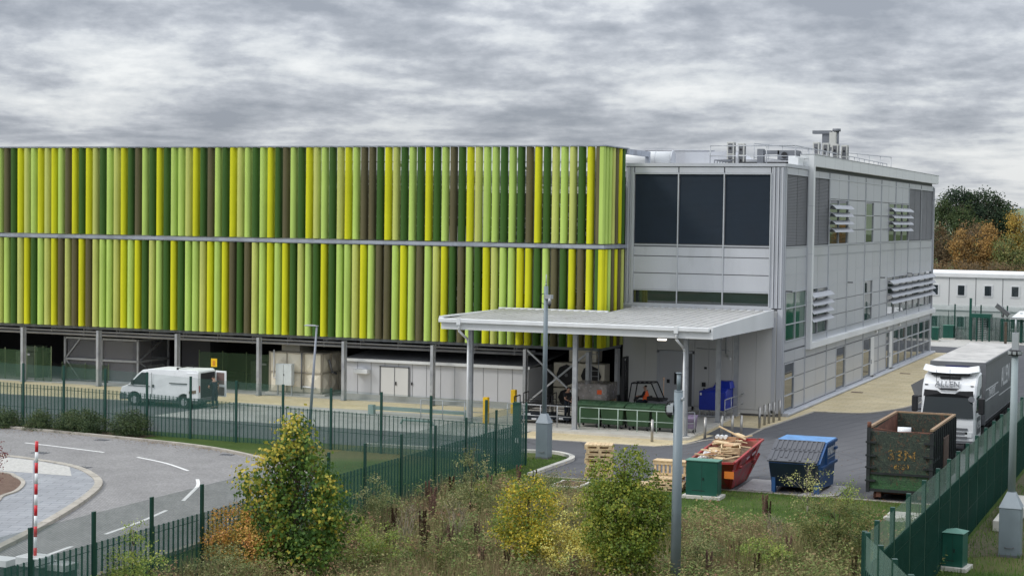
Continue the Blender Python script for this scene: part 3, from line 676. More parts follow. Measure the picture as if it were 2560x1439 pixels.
# ------------- on the roof
def rail(name, pts, z0, label, hgt=1.1, r=.025, posts=True, step=1.8, mt=galv, cat='guard rail', mid=True, group=None):
    t = thing(name, label, cat, (pts[0][0], pts[0][1], z0), 0, group)
    m = M(); m.tube([(x, y, z0+hgt) for x, y in pts], r)
    if mid: m.tube([(x, y, z0+hgt*.5) for x, y in pts], r*.85)
    m.ob('rail_bar', mt, t)
    for a, b in zip(pts[:-1], pts[1:]):
        l_ = math.dist(a, b); n_ = max(1, round(l_/step))
        for k in range(n_+1 if b == pts[-1] else n_):
            x, y = a[0]+(b[0]-a[0])*k/n_, a[1]+(b[1]-a[1])*k/n_
            m = M(); m.cyl((x, y, z0), (x, y, z0+hgt), r*1.05, r*1.05, 6); m.ob('post', mt, t)
    return t
rail('roof_guard_rail', [(-27.3, 97.2), (-22.4, 97.2), (-22.4, 102), (-22.9, 128.6)], 13.5, 'thin grey guard rail running round the office roof edge', 1.15, .032, step=1.9)
rail('roof_guard_rail', [(-27.5, 108), (-25.2, 121), (-23.2, 132)], 13.5, 'farther grey guard rail on the office roof behind the condensers', 1.75, .032, step=2.2)
t = thing('roof_duct', 'fat pale round duct lying on the office roof beside the green tubes', 'duct', (-31, 98.5, 13.4))
m = M(); m.cyl((-34, 98.5, 13.98), (-29.9, 98.5, 13.98), .42, .42, 20); m.ob('duct_pipe', whitem, t)
m = M(); m.cyl((-30.9, 98.5, 13.98), (-30.85, 98.5, 13.98), .435, .435, 20); m.cyl((-29.92, 98.5, 13.98), (-29.84, 98.5, 13.98), .46, .46, 20); m.ob('flange', mull, t)
m = M(); m.box(-32, -31.7, 98.2, 98.8, 13.42, 13.62); m.box(-30.5, -30.2, 98.2, 98.8, 13.42, 13.62); m.ob('support', galv, t)
t = thing('roof_plant_housing', 'pale sloping metal plant housing behind the office parapet', 'plant housing', (-27, 100, 13.4))
m = M(); m.ext([(-29.6, 13.42), (-22.6, 13.42), (-22.6, 13.95), (-26.3, 13.98), (-27.0, 14.45), (-29.6, 14.4)], 'y', 100, 104); m.ob('casing', clad, t)
m = M(); m.box(-29.3, -27.4, 99.6, 100, 13.42, 13.72); m.box(-27.4, -22.8, 99.7, 100, 13.42, 13.6); m.ob('ledge', whitem, t)
t = thing('roof_tank', 'long pale roof upstand wall behind the round duct', 'roof upstand', (-32, 106, 13.4)); m = M(); m.box(-34, -29, 106, 106.4, 13.3, 14.62); m.ob('casing', clad, t)
m = M(); m.tube([(-34, 106, 14.75), (-29.5, 106, 14.7)], .05); m.ob('pipe', pipe, t)
def condenser(x, y, z, w, d, hh_, label, group='condenser units on the roof'):
    t = thing('condenser_unit', label, 'condenser', (x, y, z), 0, group)
    m = M(); m.box(-w/2, w/2, -d/2, d/2, .08, hh_); m.ob('casing', acwhite, t, False, bevel=.015)
    for k in (0, 1):
        m = M(); zc = .08+(hh_-.08)*(.27+.46*k)
        m.box(-w/2+.08, w/2-.08, -d/2-.012, -d/2-.002, zc-hh_*.19, zc+hh_*.19); g_ = m.ob('fan_grille', louvgrey, t, False)
        m = M(); m.cyl((0, -d/2-.014, zc), (0, -d/2-.03, zc), min(w, hh_)*.17, None, 12); m.ob('fan_guard', black, g_, False)
        m = M(); m.box(w/2+.002, w/2+.012, -d/2+.1, d/2-.1, zc-hh_*.19, zc+hh_*.19); m.ob('side_vent', louvgrey, t, False)
    m = M(); m.box(-w/2, w/2, -d/2+.05, -d/2+.1, 0, .08); m.box(-w/2, w/2, d/2-.1, d/2-.05, 0, .08); m.ob('foot', black, t, False)
    return t
condenser(-26.55, 99.0, 13.45, .42, .45, 1.5, 'tall cream condenser at the left of the pair behind the roof rail')
condenser(-26.0, 99.3, 13.45, .38, .45, 1.42, 'tall cream condenser at the right of the pair behind the roof rail')
for k, nm in enumerate(('first from the left', 'second from the left', 'third from the left', 'fourth from the left')):
    condenser(-23.55+.42*k, 108+.8*k, 13.7, .40, .5, 1.62-.03*k, 'tall grilled condenser, %s in the row of four below the roof cowl' % nm)
t = thing('extract_cowl', 'dark grey extract fan and cowl standing above the row of condensers', 'extract fan', (-23.3, 110.5, 13.5))
m = M(); m.box(-23.75, -23.0, 110.4, 111.0, 14.9, 16.0); m.box(-23.5, -23.4, 110.4, 111, 13.5, 15); m.ob('frame', metalroof, t)
m = M(); m.box(-23.25, -22.85, 110.2, 110.6, 15.1, 16.05); m.ob('motor_box', acwhite, t)
m = M(); m.box(-24.35, -23.2, 110.3, 110.9, 15.95, 16.15); m.ob('louvred_hood', metalroof, t)
m = M(); m.cyl((-22.9, 110.7, 14.6), (-22.9, 110.7, 16.1), .16, .16, 10); m.cyl((-22.9, 110.7, 16.1), (-22.9, 110.7, 16.28), .26, .26, 12); m.ob('flue', metalroof, t)
t = thing('air_handling_duct', 'grey square duct bending over the office parapet behind the rail', 'duct', (-24.4, 98, 13.4))
m = M(); m.box(-24.75, -24.4, 97.9, 98.3, 13.42, 14.5); m.box(-24.4, -23.5, 98.0, 98.3, 14.2, 14.42); m.box(-23.6, -22.5, 98.0, 99.2, 13.9, 14.42); m.ob('duct_run', metalroof, t)
m = M(); m.box(-24.2, -22.6, 98.5, 98.8, 13.45, 13.75); m.cyl((-23.2, 98.0, 14.15), (-23.2, 97.95, 14.15), .18, .18, 10); m.ob('vent', black, t)
m = M()
for k in range(5): m.tube([(-27.15+.16*k, 97.6, 13.42), (-27.15+.16*k, 97.6, 13.85-.03*k), (-26.7+.1*k, 98.6, 13.9)], .035)
m.ob('roof_pipework', metalroof, label='bundle of bent grey refrigerant pipes at the left end of the roof rail', cat='pipework')
m = M(); m.box(-26.1, -22.7, 99.0, 99.6, 13.45, 13.8); m.ob('louvred_screen', black, label='low dark louvred screen on the office roof between the ducts', cat='louvre screen')
m = M(); m.box(-22.45, -22.0, 96.2, 97.6, 13.5, 13.95); m.box(-22.6, -22.2, 96.4, 97.6, 13.5, 14.05); m.ob('stair_upstand', whitem, label='small white upstand at the corner of the big white frame', cat='roof upstand')

# ================================================================ CANOPY
PC = thing('loading_canopy', 'flat ribbed steel canopy on slim posts over the loading bay', 'canopy', (-29, 84, 0))
zr = lambda y: 5.32+(y-79.9)*.0268
m = M()
m.add([(-36.1, 79.9, zr(79.9)), (-22.25, 79.9, zr(79.9)), (-22.25, 87.6, zr(87.6)), (-36.1, 87.6, zr(87.6)), (-30.0, 87.6, zr(87.6)), (-22.25, 91.9, zr(91.9)), (-30.0, 91.9, zr(91.9))], [(0, 1, 2, 4, 3), (4, 2, 5, 6)])
x = -35.85
while x < -22.4:
    ye = 87.6 if x < -30.1 else 91.9
    v = [(x-.06, 79.95, zr(79.95)), (x+.06, 79.95, zr(79.95)), (x+.022, 79.95, zr(79.95)+.06), (x-.022, 79.95, zr(79.95)+.06), (x-.06, ye, zr(ye)), (x+.06, ye, zr(ye)), (x+.022, ye, zr(ye)+.06), (x-.022, ye, zr(ye)+.06)]
    m.add(v, [(0, 1, 2, 3), (1, 5, 6, 2), (2, 6, 7, 3), (3, 7, 4, 0), (7, 6, 5, 4)]); x += .435
m.ob('roof_sheet', roofm, PC)
m = M(); m.box(-35.9, -22.4, 80.05, 87.5, 4.95, 5.05); m.box(-30.0, -22.4, 87.5, 91.9, 4.95, 5.05); m.ob('soffit', galvb, PC)
m = M(); m.box(-36.2, -22.3, 79.72, 79.95, 5.2, 5.40); m.ob('gutter', rib_white, PC, bevel=.02)
m = M(); m.box(-36.12, -22.2, 79.9, 80.0, 4.86, 5.19); m.box(-36.16, -36.02, 80.0, 87.6, 4.9, zr(84)); m.box(-36.2, -30.0, 87.55, 87.7, 5.0, zr(87.6)+.08)
m.add([(-22.24, 79.85, 4.86), (-22.24, 91.9, 4.80), (-22.24, 91.9, zr(91.9)+.1), (-22.24, 79.85, zr(79.9)+.1), (-22.14, 79.85, 4.86), (-22.14, 91.9, 4.80), (-22.14, 91.9, zr(91.9)+.1), (-22.14, 79.85, zr(79.9)+.1)],
      [(0, 1, 2, 3), (7, 6, 5, 4), (0, 4, 5, 1), (3, 2, 6, 7), (0, 3, 7, 4), (1, 5, 6, 2)])
m.box(-36.2, -36.02, 79.8, 87.7, zr(79.9)-.02, zr(84)+.08); m.ob('fascia', whitem, PC)
m = M(); m.box(-30.1, -22.2, 91.82, 91.96, 5.3, 5.66); m.ob('wall_flashing', whitem, PC)
for i, (x, y) in enumerate(((-34.9, 80.85), (-29.33, 80.85), (-23.72, 80.85), (-23.82, 87.1), (-23.82, 90.6))):
    m = M(); z1_ = 4.95
    m.box(x-.11, x+.11, y-.10, y-.085, .13, z1_); m.box(x-.012, x+.012, y-.085, y+.085, .13, z1_); m.box(x-.11, x+.11, y+.085, y+.10, .13, z1_); m.box(x+.012, x+.02, y-.085, y+.085, .13, z1_); m.box(x-.17, x+.17, y-.17, y+.17, .125, .15)
    m.ob('post', galv, PC)
for x in (-34.95, -23.74):
    m = M(); m.tube([(x-.16, 79.82, 5.22), (x-.16, 79.82, 4.8), (x+.0, 80.5, 4.35), (x+.0, 80.62, 4.2), (x+.0, 80.62, .16)], .06, 8); m.box(x-.26, x-.06, 79.7, 79.9, 5.1, 5.42); m.ob('downpipe', rib_white, PC)
m = M()
for y in (82.5, 85, 87.4): m.box(-35.9, -22.4, y-.07, y+.07, 4.72, 4.95)
m.ob('roof_beam', galvb, PC)
t = thing('soffit_light', 'glowing white bulkhead light under the canopy near the door', 'light', (-25.6, 82.9, 4.5)); m = M(); m.box(-25.85, -25.3, 82.85, 83.05, 4.6, 4.72); m.ob('housing', galv, t)
m = M(); m.box(-25.8, -25.35, 82.86, 83.04, 4.5, 4.6); m.ob('diffuser', emit('lamp_diffuser', (1, .93, .80), 2.0), t, bevel=.03)

# ================================================================ UNDER THE TUBES
def at_T(x, y, z=0, rz=0): return Matrix.Translation((x, y, z)) @ Matrix.Rotation(rz, 4, 'Z')
t = thing('mesh_cage', 'two tier galvanised steel frame cage with mesh sides under the far left tubes', 'cage', (-63.4, 91.5, 0))
m = M()
for x in (-66.1, -63.4, -60.8):
    m.box(x-.06, x+.06, 90.0, 90.12, .05, 2.75); m.box(x-.06, x+.06, 93.3, 93.42, .05, 2.75)
for z in (.1, 1.4, 2.69): m.box(-66.1, -60.8, 90.0, 90.12, z-.06, z+.06); m.box(-60.86, -60.74, 90.1, 93.4, z-.06, z+.06); m.box(-66.1, -60.8, 93.3, 93.42, z-.06, z+.06)
m.bar((-66, 90.06, 1.5), (-65, 90.06, 2.65), .07, .07); m.bar((-66, 90.06, 1.3), (-65, 90.06, .15), .07, .07); m.bar((-60.8, 90.3, 1.5), (-60.8, 92.8, 2.65), .07, .07); m.bar((-60.8, 90.3, 1.3), (-60.8, 92.8, .15), .07, .07)
m.ob('frame', galv, t)
m = M(); m.quad((-66.0, 90.15, .15), (-60.9, 90.15, .15), (-60.9, 90.15, 2.65), (-66, 90.15, 2.65)); m.quad((-60.8, 90.2, .15), (-60.8, 93.3, .15), (-60.8, 93.3, 2.65), (-60.8, 90.2, 2.65)); m.ob('mesh_infill', veil('galvanised_mesh', (.33, .34, .37), .38), t)
m = M(); m.box(-64.6, -61.8, 91, 93, .1, 2.5); m.ob('boxed_unit', mat('brown_grey_casing', (.12, .105, .10), .7), label='brown grey boxed plant unit inside the mesh cage', cat='plant unit')
m = M(); m.box(-59.2, -57.2, 92.4, 94.4, .05, 2.9); m.ob('boxed_unit', mat('dark_unit_casing', (.05, .052, .06), .7), label='dark louvred plant unit in the shade right of the mesh cage', cat='plant unit')
def net_screen(x0, x1, y, h_, label):
    t = thing('netting_screen', label, 'netting screen', (x0, y, 0), 0, 'green netting screens between the columns')
    m = M(); m.quad((x0, y, .05), (x1, y, .05), (x1, y, h_), (x0, y, h_)); m.ob('netting', veil('green_netting', (.035, .085, .03), .5), t)
    n_ = max(2, int((x1-x0)/1.4))
    for k in range(n_+1): x = x0+(x1-x0)*k/n_; m = M(); m.cyl((x, y+.03, 0), (x, y+.03, h_+.1), .03); m.ob('post', mat('screen_post', (.16, .2, .10), .6), t)
net_screen(-67.5, -66.3, 88.9, 2.1, 'short green netting screen left of the mesh cage'); net_screen(-73, -68.1, 88.9, 1.9, 'green netting screen at the left picture edge behind the columns')
net_screen(-66.3, -62.9, 90.0, 1.1, 'low green netting in front of the bottom of the mesh cage')
net_screen(-56.6, -51.75, 90.2, 2.2, 'wide green netting screen behind the open doors of the van')
def genset(x, y, label):
    t = thing('plant_cabinet', label, 'plant cabinet', (x, y, .05), 0, 'green plant cabinets behind the netting')
    m = M(); m.box(-.8, .8, -.6, .6, 0, 1.6); m.box(-.4, .8, -.5, .5, 1.6, 1.95); m.ob('casing', mat('dull_green_casing', (.10, .14, .09), .6), t, False, bevel=.03)
    m = M(); m.box(-.6, -.1, -.63, -.6, .3, 1.3); m.box(.1, .6, -.63, -.6, .3, 1.3); m.ob('door', mat('dull_green_door', (.13, .18, .12), .6), t, False)
    m = M(); m.box(.0, .3, -.64, -.61, 1.38, 1.5); m.ob('label_plate', wht, t, False)
genset(-53.1, 92.2, 'tall dull green plant cabinet behind the netting near the cream tank'); genset(-69.3, 91, 'dull green plant cabinet behind the netting at the far left')
m = M(); m.box(-54.75, -54.35, 88.55, 88.58, 1.5, 1.98); o = m.ob('warning_sign', yellow, label='yellow warning sign above the open van doors', cat='sign')
m = M(); m.cyl((-54.55, 88.54, 1.78), (-54.55, 88.53, 1.78), .09, None, 10); m.box(-54.63, -54.47, 88.53, 88.54, 1.58, 1.7); m.ob('padlock_symbol', mat('sign_orange_mark', (.6, .25, .02), .6), o)
# cream sectional water tank
t = thing('water_tank', 'cream sectional panel water tank on a low plinth beside a pale control box', 'water tank', (-49.6, 90.6, 0))
m = M(); m.box(-51.3, -47.9, 89.4, 92.3, .15, 2.45); m.box(-51.2, -50.0, 90.6, 92.3, 2.45, 2.85); m.ob('shell', cream, t)
m = M()
def pyr(a, b, c, d, ap): m.add([a, b, c, d, ap], [(0, 1, 4), (1, 2, 4), (2, 3, 4), (3, 0, 4)])
for i in range(3):
    for k in range(2):
        x0, x1, z0_, z1_ = -51.25+i*1.12, -50.2+i*1.12, .22+k*1.14, 1.28+k*1.14
        pyr((x0, 89.4, z0_), (x1, 89.4, z0_), (x1, 89.4, z1_), (x0, 89.4, z1_), ((x0+x1)/2, 89.27, (z0_+z1_)/2))
        y0_, y1_ = 89.5+i*.95, 90.4+i*.95
        pyr((-47.9, y0_, z0_), (-47.9, y1_, z0_), (-47.9, y1_, z1_), (-47.9, y0_, z1_), (-47.78, (y0_+y1_)/2, (z0_+z1_)/2))
m.ob('panel_dimples', cream, t)
m = M()
for x in (-51.3, -50.17, -49.05, -47.93): m.box(x-.03, x+.03, 89.33, 89.4, .15, 2.5)
for z in (.2, 1.33, 2.45): m.box(-51.3, -47.85, 89.33, 89.4, z-.03, z+.03); m.box(-47.9, -47.84, 89.4, 92.3, z-.03, z+.03)
for y in (89.43, 90.45, 91.4, 92.27): m.box(-47.9, -47.84, y-.03, y+.03, .15, 2.5)
m.ob('flange', mat('tank_flange', (.36, .33, .27), .6), t)
m = M(); m.box(-51.5, -47.6, 89.2, 92.5, 0, .15); m.ob('plinth', conc_l, t)
m = M(); m.tube([(-50.95, 89.25, 2.6), (-50.95, 89.25, 1.0), (-50.4, 89.25, .92)], .04); m.tube([(-49.2, 89.25, .55), (-48.2, 89.25, .5)], .05); m.ob('pipe', whitem, t)
m = M(); m.tube([(-49.1, 89.2, 2.5), (-49.1, 89.2, .4)], .05); m.tube([(-47.7, 89.9, 2.1), (-47.6, 90.1, 1.4), (-47.7, 90.8, 1.25)], .07); m.ob('valve_pipe', louvgrey, t)
t = thing('control_box', 'pale blue two door control box in front of the cream tank', 'control box', (-50.05, 89.0, 0))
m = M(); m.box(-50.55, -49.5, 88.72, 89.08, .62, 1.85); m.ob('casing', palebox, t, bevel=.015)
m = M(); m.box(-50.03, -50.02, 88.71, 88.72, .65, 1.82); m.box(-50.0, -49.98, 88.69, 88.72, 1.18, 1.28); m.ob('door_gap', black, t)
m = M(); m.box(-50.5, -50.45, 88.85, 88.95, 0, .62); m.box(-49.6, -49.55, 88.85, 88.95, 0, .62); m.ob('leg', galv, t)
# pale plant room
t = thing('plant_room', 'long low pale grey plant room with double doors under the tubes', 'plant room', (-40.5, 90, 0))
m = M(); m.box(-46.1, -35.0, 89.0, 94.5, .35, 2.22); m.ob('wall', plantgrey, t)
m = M(); m.box(-46.1, -35.0, 88.9, 94.5, 0, .35); m.ob('plinth', concrete, t)
m = M(); m.ext([(88.85, 2.22), (94.6, 2.72), (94.6, 2.80), (88.85, 2.34)], 'x', -46.25, -34.85); m.ob('roof', mat('plant_room_roof', (.22, .225, .24), .7, 0, .1, 1), t)
m = M(); m.box(-46.25, -34.85, 88.8, 88.86, 2.2, 2.36); m.ob('fascia', whitem, t)
m = M(); x = -45.4
while x < -35.2: m.box(x, x+.014, 88.985, 89, .35, 2.2); x += .86
m.ob('panel_joint', louvgrey, t)
d_ = M().box(-43.9, -42.2, 88.95, 89.0, .05, 1.95).ob('double_door', offwhite, t)
m = M()
for x0, x1 in ((-43.98, -43.9), (-42.2, -42.12), (-43.06, -43.03)): m.box(x0, x1, 88.93, 88.95, .05, 2.0)
m.box(-43.98, -42.12, 88.93, 88.95, 1.94, 2.0); m.ob('frame', louvgrey, d_)
m = M(); m.box(-42.98, -42.92, 88.9, 88.94, .95, 1.15); m.box(-42.02, -41.94, 88.94, 88.98, 1.0, 1.16); m.ob('handle', black, d_)
m = M(); m.box(-45.45, -44.6, 88.62, 89, 1.52, 1.78); m.ob('vent_cowl', whitem, t, bevel=.02)
# twin fan cooling unit, ladder
def cooler(z, lab):
    t = thing('fan_cooler', lab, 'cooling unit', (-32.9, 91.3, z), 0, 'fan coolers stacked behind the braces')
    hh_ = 1.02 if z < 1 else 1.35
    m = M(); m.box(-1.5, 1.5, 0, .9, 0, hh_); m.ob('casing', cream, t, False, bevel=.03)
    for k in (-.72, .72):
        m = M(); m.cyl((k, -.02, hh_/2), (k, -.05, hh_/2), .59 if z > 1 else .47, None, 8); g_ = m.ob('fan_opening', black, t, False)
        m = M(); m.cyl((k, -.06, hh_/2), (k, -.09, hh_/2), .1, .1, 10); m.ob('fan_hub', louvgrey, g_, False)
cooler(.02, 'lower cream twin fan cooler behind the cross braces'); cooler(1.1, 'upper cream twin fan cooler behind the cross braces')
m = M(); m.box(-33.6, -32.0, 91.6, 92.6, 2.5, 3.25); m.ob('boxed_fan', cream, label='shaded cream box sitting above the upper fan cooler', cat='fan box')
t = thing('ladder', 'upright galvanised ladder beside the fan coolers under the tubes', 'ladder', (-31.4, 89.7, .13))
m = M(); m.tube([(-.2, 0, 0), (-.2, 0, 3.2)], .03); m.tube([(.2, 0, 0), (.2, 0, 3.2)], .03); m.ob('stile', galv, t, False)
for k in range(10): M().tube([(-.2, 0, .3+.3*k), (.2, 0, .3+.3*k)], .018).ob('rung', galv, t, False)

# ================================================================ LOADING BAY OBJECTS
rail('slab_guard_rail', [(-33.0, 81.15), (-29.5, 81.25)], .13, 'galvanised hand rail at the slab edge left of the middle canopy post', 1.05, .026, step=.95, group='hand rails along the slab edge')
rail('slab_guard_rail', [(-29.2, 81.28), (-24.3, 81.35)], .13, 'pale hand rail in front of the row of green wheelie bins', 1.05, .026, step=.98, mt=mat('pale_green_rail', (.42, .52, .45), .5, .1), group='hand rails along the slab edge')
rail('slab_guard_rail', [(-24.1, 81.3), (-23.5, 81.75)], .13, 'short turned end of hand rail beside the purple bin', 1.05, .026, step=.5, group='hand rails along the slab edge')
rail('slab_guard_rail', [(-23.75, 88.2), (-23.75, 92.0)], .13, 'galvanised hand rail running past the blue recycling bank to the wall', 1.05, .026, step=1.2)
rail('verge_guard_rail', [(-38.3, 82.3), (-34.6, 82.3)], 0, 'thin galvanised rail beyond the green fence left of the canopy', 1.0, .026, step=1.2)
def wheelie(x, y, rz, label, group='green wheelie bins behind the rail', mts=(bingreen, bingreenlid), s=1):
    t = thing('wheelie_bin', label, 'wheelie bin', (x, y, .13), rz, group)
    w, d, h_ = .62*s, .52*s, 1.12*s
    m = M(); m.add([(-w*.86, -d*.8, .2), (w*.86, -d*.8, .2), (w*.86, d*.8, .2), (-w*.86, d*.8, .2), (-w, -d, h_-.02), (w, -d, h_-.02), (w, d, h_+.04), (-w, d, h_+.04)], [(0, 3, 2, 1), (4, 5, 6, 7), (0, 1, 5, 4), (1, 2, 6, 5), (2, 3, 7, 6), (3, 0, 4, 7)])
    m.ob('body', mts[0], t, False, bevel=.03)
    m = M(); m.box(-w-.03, w+.03, -d-.04, -d+.02, h_-.10, h_-.03); m.ob('rim', mts[0], t, False)
    m = M(); m.ext([(-d-.05, h_-.02), (-d-.05, h_+.03), (-d*.3, h_+.13), (d+.03, h_+.16), (d+.03, h_+.04)], 'x', -w-.02, w+.02); m.box(-w*.6, -w*.25, -d*.55, d*.5, h_+.08, h_+.155); m.box(w*.25, w*.6, -d*.55, d*.5, h_+.08, h_+.155); m.ob('lid', mts[1], t, False, bevel=.02)
    for sx in (-1, 1):
        for sy in (-1, 1):
            m = M(); m.cyl((sx*w*.72-.03, sy*d*.66, .1), (sx*w*.72+.03, sy*d*.66, .1), .1, .1, 10); wl = m.ob('wheel', rubber, t, False)
            m = M(); m.box(sx*w*.72-.045, sx*w*.72+.045, sy*d*.66-.03, sy*d*.66+.03, .1, .22); m.ob('fork', galv, wl, False)
    return t
wheelie(-29.05, 82.35, .05, 'green wheelie bin, farthest left in the row behind the rail'); wheelie(-27.72, 82.3, -.02, 'green wheelie bin, second from the left in the row behind the rail')
wheelie(-26.38, 82.2, .03, 'green wheelie bin, third from the left in the row behind the rail'); wheelie(-25.05, 82.2, -.03, 'green wheelie bin, farthest right in the row behind the rail')
wheelie(-23.95, 82.3, .1, 'small purple bin behind the right canopy post', None, (mat('purple_plastic', (.20, .16, .24), .5), mat('purple_lid', (.25, .2, .3), .5)), .62)
# blue bottle bank on a frame
t = thing('recycling_bank', 'bright blue plastic recycling bank on a low steel frame near the door', 'recycling bank', (-24.55, 90.0, .13))
m = M(); m.add([(-.85, -.9, .38), (.6, -.9, .38), (.6, 1.0, .38), (-.85, 1.0, .38), (-.85, -.9, 1.35), (.6, -.9, 1.35), (.6, 1.0, 1.35), (-.85, 1.0, 1.35), (-.45, -.4, 1.5), (.6, -.5, 1.5), (.6, .9, 1.5), (-.45, .9, 1.5)],
             [(0, 3, 2, 1), (0, 1, 5, 4), (1, 2, 6, 5), (2, 3, 7, 6), (3, 0, 4, 7), (4, 5, 9, 8), (5, 6, 10, 9), (6, 7, 11, 10), (7, 4, 8, 11), (8, 9, 10, 11)]); m.ob('body', blueplas, t, False, bevel=.03)
m = M(); m.add([(-.3, -.3, 1.5), (.7, -.3, 1.5), (.7, .8, 1.5), (-.3, .8, 1.5), (-.1, -.1, 1.85), (.6, -.1, 1.85), (.6, .6, 1.85), (-.1, .6, 1.85)], [(4, 5, 6, 7), (0, 1, 5, 4), (1, 2, 6, 5), (2, 3, 7, 6), (3, 0, 4, 7)]); m.ob('hood', blueplas, t, False, bevel=.03)
m = M(); m.box(-.8, -.7, -.91, -.9, 1.15, 1.28); m.ob('sticker', wht, t, False)
m = M()
for x in (-.8, .55): 
    for y in (-.85, .95): m.box(x-.04, x+.04, y-.04, y+.04, 0, .38)
for k in range(10): m.box(-.78+.15*k, -.76+.15*k, -.88, -.85, .05, .38)
m.box(-.85, .6, -.9, -.84, .04, .1); m.ob('stand', galv, t, False)
# bollards
bl = [(-24.73, 78.89, 'by the slab kerb in front of the fourth green bin'), (-23.49, 79.38, 'just right of the foreground pole'), (-22.79, 81.10, 'nearest the red skip on the dark patch edge'), (-22.23, 82.08, 'second behind the red skip'),
      (-21.82, 82.48, 'third behind the red skip, left of a close pair'), (-21.42, 82.66, 'last behind the red skip, right of a close pair'), (-21.56, 86.80, 'nearest in the row running to the office corner'), (-21.62, 88.11, 'second in the row running to the office corner'),
      (-21.59, 88.92, 'third in the row running to the office corner'), (-21.50, 89.57, 'fourth in the row running to the office corner'), (-21.44, 90.6, 'last in the row, touching the office corner')]
m = M(); m.cyl((0, 0, 0), (0, 0, 1.05), .065, .065, 12); m.cyl((0, 0, 1.05), (0, 0, 1.075), .065, .04, 12)
b0 = m.ob('bollard', steelb, label='brushed steel bollard '+bl[0][2], cat='bollard', group='steel bollards'); b0.location = (*bl[0][:2], 0)
for x, y, l_ in bl[1:]: dup(b0, (x, y, 0), label='brushed steel bollard '+l_)
# yellow protection posts
for x, y, lb in ((-34.1, 81.0, 'yellow post guard close to the left canopy post'), (-34.3, 85.2, 'yellow post guard farther back at the slab corner')):
    t = thing('yellow_post_guard', lb, 'post guard', (x, y, 0)); m = M(); m.box(-.13, .13, -.13, .13, 0, 1.45); m.ob('guard', yellow, t, False, bevel=.02); m = M(); m.box(-.16, .16, -.16, .16, 0, .03); m.ob('base_plate', yellow, t, False)
# flat black pallet trucks / roll cages at the left of the slab
def trolley(x, y, rz, label):
    t = thing('roll_trolley', label, 'roll trolley', (x, y, .13), rz, 'black roll trolleys by the rail')
    m = M(); m.box(-.8, .8, -.5, .5, .18, .3); m.ob('deck', navycloth, t, False)
    m = M()
    for sx in (-.75, .75): m.tube([(sx, -.45, .3), (sx, -.45, 1.3), (sx, .45, 1.3), (sx, .45, .3)], .03)
    for z in (.6, .95): m.tube([(-.75, -.45, z), (.75, -.45, z)], .02); m.tube([(-.75, .45, z), (.75, .45, z)], .02)
    m.ob('side_frame', black, t, False)
    m = M(); m.box(-.7, -.35, -.51, -.5, .2, .28); m.box(.2, .45, -.51, -.5, .2, .28); m.ob('label_plate', wht, t, False)
    for sx in (-.65, .65):
        for sy in (-.4, .4): m = M(); m.cyl((sx-.03, sy, .09), (sx+.03, sy, .09), .09, .09, 8); m.ob('wheel', rubber, t, False)
trolley(-32.3, 82.6, .05, 'black roll trolley at the left end of the hand rail'); trolley(-31.0, 83.4, -.2, 'black roll trolley beside the standing man'); trolley(-32.6, 84.6, .1, 'black roll trolley at the back, against the cross braces')

# ---- forklift with wrapped load
t = thing('forklift', 'dark forklift facing left with its mast raised under the canopy', 'forklift', (-27.25, 85.4, .13))
m = M(); m.box(-.9, .95, -.55, .55, .22, .75); m.box(.35, 1.15, -.55, .55, .6, 1.15); m.ob('body', louvgrey, t, False, bevel=.06)
m = M(); m.box(.3, 1.15, -.5, .5, 1.15, 1.25); m.box(-.1, .35, -.3, .3, .75, .95); m.box(.25, .38, -.3, .3, .95, 1.35); m.ob('seat', black, t, False, bevel=.03)
m = M()
for sy in (-.5, .5): m.tube([(-.7, sy, .7), (-.5, sy, 2.0), (.55, sy, 2.05), (.95, sy, 1.2)], .035)
for k in range(6): m.tube([(-.5+.21*k, -.5, 2.02), (-.5+.21*k, .5, 2.02)], .02)
m.ob('overhead_guard', black, t, False)
m = M()
for sy in (-.32, .32): m.box(-1.08, -.95, sy-.05, sy+.05, .1, 3.3); m.box(-1.2, -1.09, sy*.8-.04, sy*.8+.04, .1, 2.3)
for z in (.6, 1.6, 2.5, 3.2): m.box(-1.06, -.97, -.32, .32, z, z+.1)
m.tube([(-1.0, -.12, .5), (-1.0, -.12, 3.1)], .04); m.tube([(-1.0, .12, .5), (-1.0, .12, 3.1)], .04); m.ob('mast', black, t, False)
m = M(); m.box(-1.3, -1.2, -.5, .5, .85, 1.35); m.box(-2.3, -1.25, -.35, -.22, .84, .9); m.box(-2.3, -1.25, .22, .35, .84, .9); m.ob('fork', black, t, False)
for x, r_ in ((-.6, .3), (.75, .25)):
    for sy in (-.56, .56): m = M(); m.cyl((x, sy-.1, r_), (x, sy+.1, r_), r_, r_, 14); w_ = m.ob('wheel', rubber, t, False); m = M(); m.cyl((x, sy-.11, r_), (x, sy+.11, r_), r_*.5, r_*.5, 10); m.ob('hub', yellow, w_, False)
m = M(); m.cyl((.9, .5, 1.2), (.9, .5, 2.15), .02); m.cyl((.9, .5, 2.15), (.9, .5, 2.28), .05); m.ob('beacon', mat('beacon_amber', (.9, .6, .4), .3), t, False)
m = M(); m.cyl((-.35, -.0, 1.15), (-.42, 0, 1.22), .17, .17, 12); m.ob('steering_wheel', black, t, False)
t = thing('wrapped_pallet_load', 'big box load wrapped in shiny stretch film on the forks of the forklift', 'wrapped load', (-29.9, 85.4, 1.02))
m = M(); m.box(-.95, .95, -.9, .9, .14, 1.02); m.ob('load', filmwrap, t, False, bevel=.05)
m = M(); m.box(-.95, .95, -.9, .9, 0, .04); m.box(-.95, -.8, -.9, .9, .04, .14); m.box(-.07, .07, -.9, .9, .04, .14); m.box(.8, .95, -.9, .9, .04, .14); m.ob('pallet', wood, t, False)
